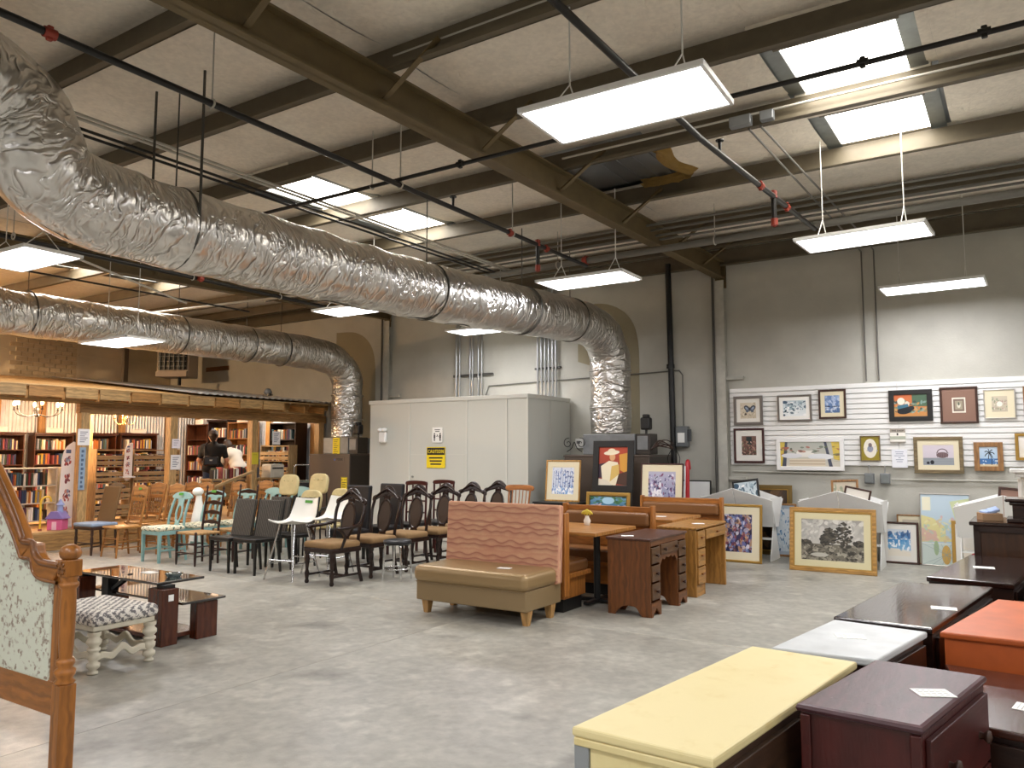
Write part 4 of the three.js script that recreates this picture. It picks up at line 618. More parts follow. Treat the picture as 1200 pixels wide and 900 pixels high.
const builders = {
  cane(l) {
    const t = thing('side_chair', l, 'chair', [0, 0, 0], 0);
    obj('seat_cushion', bx(0, 0.455, 0.01, 0.47, 0.055, 0.44, 0.025), M.blueSeat, t); obj('seat_frame', bx(0, 0.405, 0.01, 0.46, 0.05, 0.43, 0.012), M.chairBrown, t);
    for (const s of [-1, 1]) { obj('leg', la(chairLeg.map(([r, y]) => [r, y * 0.92]), s * 0.2, 0, 0.19), M.chairBrown, t); obj('leg', cy([s * 0.19, 0, -0.22], [s * 0.19, 0.42, -0.19], 0.016, 0.02), M.chairBrown, t); obj('stretcher', cy([s * 0.2, 0.13, 0.19], [s * 0.19, 0.14, -0.2], 0.01), M.chairBrown, t); }
    obj('stretcher', cy([-0.2, 0.18, 0.19], [0.2, 0.18, 0.19], 0.01), M.chairBrown, t);
    const b = bx(0, 0.3, 0, 0.4, 0.62, 0.045, 0.02, [-0.2, 0, 0]); b.translate(0, 0.42, -0.2); obj('backrest', b, M.tanBack, t);
    obj('crest', ex(smooth([[-0.2, 0], [-0.1, 0.045], [0, 0.06], [0.1, 0.045], [0.2, 0], [0.16, -0.03], [0, -0.02], [-0.16, -0.03]], 4), 0.03, 0.008).rotateX(-0.2).translate(0, 1.02, -0.33), M.chairBrown, t); return t;
  },
  oak(l, g) {
    const t = thing('pressed_back_chair', l, 'chair', [0, 0, 0], 0, g);
    obj('seat', ex(smooth([[-0.2, -0.2], [-0.225, 0.0], [-0.2, 0.2], [0, 0.22], [0.2, 0.2], [0.225, 0.0], [0.2, -0.2], [0, -0.21]], 4), 0.03, 0.008).rotateX(Math.PI / 2).translate(0, 0.44, 0), M.oakSeat, t);
    for (const s of [-1, 1]) { obj('leg', cy([s * 0.2, 0, 0.2], [s * 0.165, 0.43, 0.16], 0.014, 0.019), M.oakChair, t); obj('leg', cy([s * 0.19, 0, -0.23], [s * 0.15, 0.43, -0.16], 0.014, 0.019), M.oakChair, t); for (const y of [0.14, 0.24]) obj('stretcher', cy([s * 0.19, y, 0.18], [s * 0.175, y, -0.2], 0.009), M.oakChair, t); }
    for (const y of [0.16, 0.28]) obj('stretcher', cy([-0.19, y, 0.185], [0.19, y, 0.185], 0.01), M.oakChair, t);
    for (const s of [-1, 1]) obj('back_post', [la([[0.016, 0], [0.02, 0.08], [0.013, 0.12], [0.02, 0.2], [0.014, 0.3], [0.02, 0.36], [0.013, 0.42], [0.02, 0.5], [0.012, 0.56], [0.016, 0.6], [0, 0.615]], 0, 0, 0, 10).rotateX(-0.17).rotateZ(-s * 0.05).translate(s * 0.165, 0.44, -0.175)], M.oakChair, t);
    const pr = ex([...smooth([[-0.19, 0.0], [-0.2, 0.1], [-0.12, 0.13], [0, 0.155], [0.12, 0.13], [0.2, 0.1], [0.19, 0.0]], 4, false), [0.16, -0.02], [0, 0.0], [-0.16, -0.02]], 0.02, 0.005); obj('crest', pr.rotateX(-0.17).translate(0, 0.91, -0.265), M.oakChair, t);
    obj('mid_rail', bx(0, 0.84, -0.247, 0.36, 0.06, 0.018, 0.004, [0, 0, 0]), M.oakChair, t); obj('low_rail', bx(0, 0.56, -0.2, 0.34, 0.05, 0.018, 0.004), M.oakChair, t);
    for (let i = -3; i <= 3; i++) { obj('spindle', cy([i * 0.042, 0.57, -0.202], [i * 0.046, 0.82, -0.243], 0.008, 0.008, 6), M.oakChair, t); if (i % 2) obj('spindle', cy([i * 0.046, 0.86, -0.25], [i * 0.046, 0.92, -0.262], 0.009, 0.009, 6), M.oakChair, t); }
    return t;
  },
  teal(l, g) {
    const t = thing('teal_chair', l, 'chair', [0, 0, 0], 0, g);
    obj('seat_cushion', bx(0, 0.47, 0.01, 0.45, 0.06, 0.42, 0.028), M.leafSeat, t); obj('seat_frame', bx(0, 0.415, 0.0, 0.43, 0.06, 0.41, 0.008), M.teal, t);
    for (const s of [-1, 1]) { obj('leg', tp(s * 0.195, 0.185, 0, 0.42, 0.032, 0.042), M.teal, t); obj('leg', cy([s * 0.185, 0, -0.25], [s * 0.19, 0.42, -0.19], 0.02, 0.022, 6), M.teal, t); obj('stretcher', bx(s * 0.19, 0.17, -0.02, 0.018, 0.028, 0.4), M.teal, t); }
    obj('stretcher', bx(0, 0.2, -0.02, 0.37, 0.026, 0.018), M.teal, t);
    for (const s of [-1, 1]) obj('back_post', tb([[s * 0.19, 0.4, -0.195], [s * 0.185, 0.6, -0.205], [s * 0.175, 0.8, -0.26], [s * 0.17, 0.88, -0.295]], 0.019, 16, 8), M.teal, t);
    obj('crest_rail', ex(smooth([[-0.22, 0], [-0.23, 0.04], [-0.15, 0.08], [0, 0.1], [0.15, 0.08], [0.23, 0.04], [0.22, 0], [0.1, -0.015], [0, -0.02], [-0.1, -0.015]], 4), 0.03, 0.008).rotateX(-0.25).translate(0, 0.88, -0.29), M.teal, t);
    const ov = (a, b, cy0) => Array.from({ length: 24 }, (_, i) => [a * Math.cos(i / 12 * Math.PI), cy0 + b * Math.sin(i / 12 * Math.PI)]);
    obj('splat', ex(smooth([[-0.06, 0.0], [-0.045, 0.06], [-0.085, 0.2], [-0.06, 0.34], [-0.07, 0.42], [0.07, 0.42], [0.06, 0.34], [0.085, 0.2], [0.045, 0.06], [0.06, 0.0]], 4), 0.02, 0.004, [ov(0.05, 0.11, 0.2)]).rotateX(-0.2).translate(0, 0.47, -0.2), M.teal, t);
    return t;
  },
  ladder(l, g) {
    const t = thing('ladder_back_chair', l, 'chair', [0, 0, 0], 0, g);
    obj('seat', bx(0, 0.435, 0.0, 0.44, 0.035, 0.4, 0.016), M.rush, t);
    for (const s of [-1, 1]) { obj('leg', la([[0.012, 0], [0.018, 0.08], [0.02, 0.3], [0.016, 0.42], [0.02, 0.455], [0, 0.465]], s * 0.21, 0, 0.19, 12), M.ladder, t); obj('back_post', [cy([s * 0.175, 0, -0.2], [s * 0.18, 0.5, -0.19], 0.016, 0.018), cy([s * 0.18, 0.5, -0.19], [s * 0.185, 1.03, -0.26], 0.018, 0.012), la([[0.012, 0], [0.018, 0.02], [0.008, 0.05], [0, 0.06]], s * 0.185, 1.03, -0.26, 10)], M.ladder, t); for (const y of [0.13, 0.26]) obj('stretcher', cy([s * 0.21, y, 0.19], [s * 0.178, y, -0.2], 0.01), M.ladder, t); }
    for (const y of [0.17, 0.29]) obj('stretcher', cy([-0.21, y, 0.19], [0.21, y, 0.19], 0.011), M.ladder, t);
    for (let i = 0; i < 4; i++) { const y = 0.56 + i * 0.135; obj('slat', ex(smooth([[-0.175, -0.02], [-0.175, 0.015], [-0.08, 0.035], [0, 0.045], [0.08, 0.035], [0.175, 0.015], [0.175, -0.02], [0.08, -0.012], [0, -0.02], [-0.08, -0.012]], 3), 0.014, 0.003).translate(0, y, -0.2 - (y - 0.5) * 0.13), M.ladder, t); }
    return t;
  },
  wicker(l, g) {
    const t = thing('wicker_chair', l, 'chair', [0, 0, 0], 0, g);
    obj('seat', bx(0, 0.43, 0.0, 0.42, 0.05, 0.42, 0.012), M.blackWood, t);
    for (const s of [-1, 1]) { obj('leg', tp(s * 0.185, 0.185, 0, 0.41, 0.024, 0.034), M.blackWood, t); obj('leg', tp(s * 0.185, -0.19, 0, 0.41, 0.024, 0.034, 0, -0.05), M.blackWood, t); }
    const b = bx(0, 0.25, 0, 0.4, 0.5, 0.05, 0.015, [-0.17, 0, 0]); b.translate(0, 0.43, -0.19); obj('backrest', b, M.wicker, t);
    for (const s of [-1, 1]) obj('back_edge', cy([s * 0.2, 0.44, -0.2], [s * 0.2, 0.94, -0.285], 0.014), M.blackWood, t);
    return t;
  },
  barwhite(l, g) {
    const t = thing('bar_chair', l, 'chair', [0, 0, 0], 0, g);
    const prof = new THREE.CatmullRomCurve3([V(0, 0.7, 0.23), V(0, 0.685, 0.12), V(0, 0.675, -0.05), V(0, 0.72, -0.17), V(0, 0.84, -0.235), V(0, 0.97, -0.28)]);
    const sh = (o) => sheet(24, 12, (u, v) => { const p = prof.getPoint(u), w = 0.2 + 0.03 * Math.sin(Math.PI * u) - 0.02 * u, x = (v - 0.5) * 2; return [x * w, p.y + 0.03 * x * x * (1 - u * 0.6) + o * (1 - u), p.z + 0.035 * x * x * u - o * u]; });
    obj('shell', [sh(0), sh(-0.014)], M.shell, t); obj('rim', tb([[-0.2, 0.73, 0.22], [0, 0.695, 0.235], [0.2, 0.73, 0.22]], 0.008, 14, 6), M.shell, t);
    for (const sx of [-1, 1]) for (const sz of [-1, 1]) obj('leg', cy([sx * 0.23, 0, sz * 0.24], [sx * 0.12, 0.68, sz * 0.1], 0.011), M.chrome, t);
    const f = 0.195; for (const s of [-1, 1]) { obj('foot_rail', cy([-f, 0.24, s * f], [f, 0.24, s * f], 0.009), M.chrome, t); obj('foot_rail', cy([s * f, 0.2, -f], [s * f, 0.2, f], 0.009), M.chrome, t); }
    return t;
  },
  carved(l, g, arm) {
    const t = thing(arm ? 'carved_armchair' : 'carved_chair', l, 'chair', [0, 0, 0], 0, g);
    obj('seat_cushion', bx(0, 0.46, 0.01, 0.52, 0.08, 0.46, 0.038), M.tanSeat, t); obj('seat_frame', [bx(0, 0.4, 0.0, 0.51, 0.06, 0.46, 0.012)], M.carved, t);
    for (const s of [-1, 1]) { obj('leg', la([[0.018, 0], [0.028, 0.02], [0.02, 0.05], [0.03, 0.12], [0.018, 0.16], [0.022, 0.2], [0.034, 0.29], [0.024, 0.33], [0.034, 0.35], [0.034, 0.39]], s * 0.22, 0, 0.2, 14), M.carved, t); obj('leg', tb([[s * 0.22, 0, -0.27], [s * 0.21, 0.2, -0.22], [s * 0.21, 0.4, -0.205]], 0.022, 10, 8), M.carved, t); obj('stretcher', cy([s * 0.22, 0.1, 0.2], [s * 0.215, 0.1, -0.24], 0.014), M.carved, t); }
    obj('stretcher', cy([-0.22, 0.1, 0], [0.22, 0.1, 0], 0.015), M.carved, t);
    for (const s of [-1, 1]) obj('back_post', tb([[s * 0.21, 0.4, -0.205], [s * 0.22, 0.6, -0.22], [s * 0.245, 0.8, -0.26], [s * 0.23, 0.93, -0.29]], 0.02, 18, 8), M.carved, t);
    obj('crest', [ex(smooth([[-0.25, -0.01], [-0.265, 0.04], [-0.22, 0.075], [-0.16, 0.085], [-0.125, 0.13], [-0.06, 0.185], [0, 0.2], [0.06, 0.185], [0.125, 0.13], [0.16, 0.085], [0.22, 0.075], [0.265, 0.04], [0.25, -0.01], [0.16, 0.03], [0.08, 0.05], [0, 0.075], [-0.08, 0.05], [-0.16, 0.03]], 4), 0.035, 0.012, [], 2), tb([[-0.22, 0.03, 0.02], [-0.12, 0.1, 0.025], [0, 0.15, 0.03], [0.12, 0.1, 0.025], [0.22, 0.03, 0.02]], 0.012, 24, 6), la([[0, 0], [0.03, 0.005], [0.03, 0.012], [0.012, 0.022], [0, 0.024]], 0, 0, 0, 12).rotateX(Math.PI / 2).translate(0, 0.145, 0.014)].map((q) => q.rotateX(-0.2).translate(0, 0.92, -0.285)), M.carved, t);
    const el = (a, b) => Array.from({ length: 28 }, (_, i) => [a * Math.cos(i / 14 * Math.PI), b * Math.sin(i / 14 * Math.PI)]);
    obj('splat_frame', [ex(el(0.125, 0.225), 0.03, 0.008, [el(0.095, 0.19)]).rotateX(-0.17).translate(0, 0.73, -0.245), bx(0, 0.5, -0.205, 0.1, 0.08, 0.025, 0.006), bx(0, 0.96, -0.29, 0.1, 0.06, 0.025, 0.006)], M.carved, t); obj('splat', ex(el(0.1, 0.195), 0.015, 0.003).rotateX(-0.17).translate(0, 0.73, -0.245), M.caneWeave, t);
    if (arm) for (const s of [-1, 1]) obj('arm', [tb([[s * 0.23, 0.7, -0.24], [s * 0.28, 0.67, -0.1], [s * 0.29, 0.66, 0.08], [s * 0.27, 0.665, 0.15]], 0.022, 18, 8), tb([[s * 0.27, 0.655, 0.13], [s * 0.28, 0.56, 0.06], [s * 0.26, 0.46, 0.08], [s * 0.25, 0.4, 0.1]], 0.018, 14, 8), la([[0, 0], [0.03, 0.008], [0.03, 0.02], [0, 0.03]], s * 0.27, 0.65, 0.155, 12)], M.carved, t);
    return t;
  },
  parsons(l, g) {
    const t = thing('parsons_chair', l, 'chair', [0, 0, 0], 0, g);
    obj('seat', bx(0, 0.43, 0.0, 0.46, 0.12, 0.46, 0.03), M.blackLeather, t); const b = bx(0, 0.34, 0, 0.45, 0.7, 0.075, 0.025, [-0.09, 0, 0]); b.translate(0, 0.4, -0.2); obj('backrest', b, M.blackLeather, t);
    for (const s of [-1, 1]) { obj('leg', tp(s * 0.19, 0.18, 0, 0.38, 0.035, 0.045), M.blackWood, t); obj('leg', tp(s * 0.19, -0.18, 0, 0.38, 0.035, 0.045, 0, -0.05), M.blackWood, t); }
    return t;
  },
  cream(l, g, h = 1.0) {
    const t = thing('cream_chair', l, 'chair', [0, 0, 0], 0, g);
    obj('seat', bx(0, 0.45, 0.0, 0.43, 0.06, 0.43, 0.028), M.creamVinyl, t);
    obj('backrest', ex(smooth([[-0.17, 0], [-0.2, 0.12], [-0.19, 0.24], [-0.12, 0.3], [0, 0.31], [0.12, 0.3], [0.19, 0.24], [0.2, 0.12], [0.17, 0], [0, -0.01]], 4), 0.06, 0.022, [], 3).rotateX(-0.14).translate(0, h - 0.31, -0.215), M.creamVinyl, t);
    for (let i = -1; i <= 1; i++) obj('button', fin(new THREE.SphereGeometry(0.012, 8, 6)).translate(i * 0.09, h - 0.1, -0.212), M.creamVinyl, t);
    for (const s of [-1, 1]) { obj('leg', cy([s * 0.2, 0, 0.2], [s * 0.18, 0.44, 0.18], 0.012), M.blackWood, t); obj('back_post', cy([s * 0.18, 0, -0.26], [s * 0.15, h - 0.12, -0.25], 0.013), M.blackWood, t); obj('arm_rail', cy([s * 0.2, 0.66, 0.1], [s * 0.19, 0.68, -0.24], 0.014), M.blackWood, t); obj('arm_support', cy([s * 0.2, 0.44, 0.12], [s * 0.2, 0.66, 0.1], 0.011), M.blackWood, t); }
    return t;
  },
  lattice(l, g) {
    const t = thing('lattice_back_chair', l, 'chair', [0, 0, 0], 0, g);
    obj('seat', bx(0, 0.45, 0.0, 0.44, 0.06, 0.43, 0.02), M.blackLeather, t);
    for (const s of [-1, 1]) { obj('leg', tp(s * 0.19, 0.18, 0, 0.42, 0.032, 0.04), M.cherryChair, t); obj('back_post', cy([s * 0.19, 0, -0.24], [s * 0.2, 1.1, -0.27], 0.018, 0.016, 6), M.cherryChair, t); }
    obj('crest_rail', ex(smooth([[-0.2, 0], [-0.2, 0.06], [0, 0.075], [0.2, 0.06], [0.2, 0], [0, 0.015]], 4), 0.025, 0.006).translate(0, 1.04, -0.265), M.cherryChair, t);
    for (const y of [0.62, 0.8, 0.92]) obj('cross_rail', bx(0, y, -0.26, 0.38, 0.025, 0.018, 0.004), M.cherryChair, t); for (const x of [-0.07, 0.07]) obj('upright_slat', bx(x, 0.83, -0.262, 0.025, 0.44, 0.016, 0.004), M.cherryChair, t);
    return t;
  },
  windsor(l) {
    const t = thing('spindle_back_chair', l, 'chair');
    obj('seat', bx(0, 0.44, 0, 0.42, 0.035, 0.42, 0.015), M.windsor, t); for (const sx of [-1, 1]) for (const sz of [-1, 1]) obj('leg', cy([sx * 0.2, 0, sz * 0.2], [sx * 0.15, 0.43, sz * 0.15], 0.014, 0.018), M.windsor, t);
    for (let i = 0; i < 7; i++) obj('spindle', cy([-0.15 + i * 0.05, 0.45, -0.17], [-0.18 + i * 0.06, 1.04, -0.26], i % 6 ? 0.008 : 0.014, i % 6 ? 0.007 : 0.012, 8), M.windsor, t);
    obj('crest_rail', ex(smooth([[-0.215, 0], [-0.215, 0.07], [0, 0.085], [0.215, 0.07], [0.215, 0], [0, 0.012]], 4), 0.025, 0.006).rotateX(-0.12).translate(0, 1.01, -0.258), M.windsor, t); return t;
  },
};
function row(kind, spots, lbl, group, ...args) {
  let first; spots.forEach(([x, z, turn = 0], i) => { const l = typeof lbl === 'function' ? lbl(i) : lbl; if (!i) { first = builders[kind](l, group, ...args); first.position.set(x, 0, z); first.rotation.y = turn; } else dup(first, [x, 0, z], turn, l, group); }); return first;
}
row('cane', [[-12.05, -6.77, 0.06]], 'brown chair with pale blue seat and tall upholstered back');
row('oak', [[-11.42, -6.82], [-11.38, -7.42, 0.05], [-11.45, -8.0], [-11.35, -8.58, -0.04], [-11.4, -9.2], [-12.0, -7.5, 0.06], [-11.98, -8.12]], (i) => (i < 5 ? ORD[i] + ' oak pressed-back chair in the row beside the teal chairs' : i === 5 ? 'oak pressed-back chair right behind the blue-seated chair' : 'oak pressed-back chair second behind the blue-seated chair'), 'oak pressed-back chairs');
const tl = row('teal', [[-10.43, -6.85], [-10.43, -7.42, 0.04], [-10.4, -7.98], [-10.45, -8.55, -0.05], [-10.4, -9.1, 0.03]], (i) => ORD[i] + ' teal painted chair with leaf-print seat, in line with its set', 'teal chairs');
row('ladder', [[-9.73, -6.93], [-9.7, -7.5, 0.05]], (i) => ['dark ladder-back chair with rush seat at the front of the rows', 'dark ladder-back chair with rush seat behind its twin'][i], 'ladder-back chairs');
row('wicker', [[-8.83, -6.8], [-8.38, -6.84, 0.03], [-8.86, -7.42], [-8.4, -7.46]], (i) => ['black chair with woven grey back next to the ladder-back chairs', 'black chair with woven grey back next to the white bar chair', 'black woven-back chair behind the one by the ladder-backs', 'black woven-back chair behind the one by the bar chair'][i], 'black woven-back chairs');
row('barwhite', [[-7.63, -6.78, 0.08], [-7.62, -7.36, 0.04]], (i) => ['white shell bar chair on chrome legs, the front one', 'white shell bar chair on chrome legs, behind the other'][i], 'white bar chairs');
row('carved', [[-7.0, -6.84, -0.05]], 'dark carved armchair with oval cane back and tan seat', 'carved dark chairs', true);
row('carved', [[-7.02, -7.52, -0.05], [-7.0, -8.14], [-7.0, -8.78, 0.05], [-7.0, -9.42], [-6.95, -10.1, 0.1]], (i) => ORD[i] + ' dark carved side chair in the row behind the carved armchair', 'carved dark chairs');
row('parsons', [[-8.0, -8.1], [-7.95, -8.75]], (i) => ['high-backed black leather chair behind the white bar chairs', 'high-backed black leather chair behind another one like it'][i], 'black high-backed chairs');
row('lattice', [[-8.0, -9.33], [-7.9, -9.9]], (i) => ['dark red lattice-back chair behind the black leather chairs', 'dark red lattice-back chair standing before the closet door'][i], 'lattice-back chairs');
row('cream', [[-9.55, -8.15], [-9.55, -8.77]], (i) => ['tall cream vinyl chair with buttoned back beside the teal chairs', 'tall cream vinyl chair with buttoned back behind its tall twin'][i], 'tall cream chairs', 1.22);
row('cream', [[-8.9, -8.02, 0.05], [-8.92, -8.62, -0.05]], (i) => ['low cream vinyl armchair behind the black woven chairs', 'low cream vinyl armchair behind its low twin'][i], 'low cream chairs', 1.0);
row('windsor', [[-6.05, -9.3]], 'light orange spindle-back chair behind the pink banquette');
{ // green price stickers on some backs
  const st = [[-10.43, 0.945, -7.125, 0.1], [-9.73, 1.0, -7.17, 0.1], [-8.83, 0.89, -7.05, 0.08], [-7.63, 0.93, -7.035, 0.13], [-8.0, 1.04, -8.31, 0.09], [-11.42, 1.0, -7.09, 0.07]];
  const what = ['teal chair', 'ladder-back chair', 'woven-back chair', 'front bar chair', 'black leather chair', 'oak chair'];
  st.forEach(([x, y, z, w], i) => tag(obj('price_sticker', bx(x, y, z + 0.01, w, 0.035, 0.004, 0, [-0.2, 0, 0]), M.greenTag), 'green price sticker on the back of the ' + what[i], 'sticker'));
}
{ // round stool
  const t = thing('round_stool', 'low round stool with black padded top and chrome legs', 'stool', [-6.48, 0, -7.42]);
  obj('seat', la([[0, 0.43], [0.16, 0.43], [0.175, 0.45], [0.17, 0.48], [0.13, 0.49], [0, 0.492]], 0, 0, 0, 28), M.blackLeather, t);
  for (let k = 0; k < 4; k++) { const a = k * Math.PI / 2 + 0.6, c = Math.cos(a), s = Math.sin(a); obj('leg', tb([[c * 0.1, 0.43, s * 0.1], [c * 0.155, 0.42, s * 0.155], [c * 0.165, 0.3, s * 0.165], [c * 0.18, 0, s * 0.18]], 0.013, 18, 8), M.chrome, t); }
  obj('foot_ring', fin(new THREE.TorusGeometry(0.165, 0.009, 8, 32)).rotateX(Math.PI / 2).translate(0, 0.14, 0), M.chrome, t);
  const v = thing('goose_vase', 'white long-necked ceramic vase among the teal chairs', 'vase', [-10.9, 0, -7.75]);
  obj('body', la([[0, 0], [0.1, 0.0], [0.13, 0.1], [0.12, 0.4], [0.09, 0.6], [0.05, 0.8], [0.045, 0.88]], 0, 0, 0, 20), M.shell, v); obj('head', [fin(new THREE.SphereGeometry(0.075, 16, 12)).scale(1, 0.9, 1.2).translate(0, 0.94, 0.02)], M.shell, v);
}

// ---------------------------------------------------------------- pictures
const art = {
  bg: (k, w, h, c0, c1) => { const g = k.createLinearGradient(0, 0, 0, h); g.addColorStop(0, c0); g.addColorStop(1, c1); k.fillStyle = g; k.fillRect(0, 0, w, h); },
  dabs: (k, w, h, n, cols, s0, s1, y0 = 0, y1 = 1, sd = 3) => { const r = mulberry(sd); for (let i = 0; i < n; i++) { k.fillStyle = cols[Math.floor(r() * cols.length)]; k.globalAlpha = 0.55 + 0.45 * r(); k.beginPath(); k.ellipse(r() * w, (y0 + (y1 - y0) * r()) * h, s0 + r() * (s1 - s0), (s0 + r() * (s1 - s0)) * 0.6, r() * 3, 0, 7); k.fill(); } k.globalAlpha = 1; },
  poly: (k, c, p) => { k.fillStyle = c; k.beginPath(); p.forEach((q, i) => (i ? k.lineTo(q[0], q[1]) : k.moveTo(q[0], q[1]))); k.closePath(); k.fill(); },
  blob: (k, c, x, y, a, b, t = 0) => { k.fillStyle = c; k.beginPath(); k.ellipse(x, y, a, b, t, 0, 7); k.fill(); },
};
const A = art;
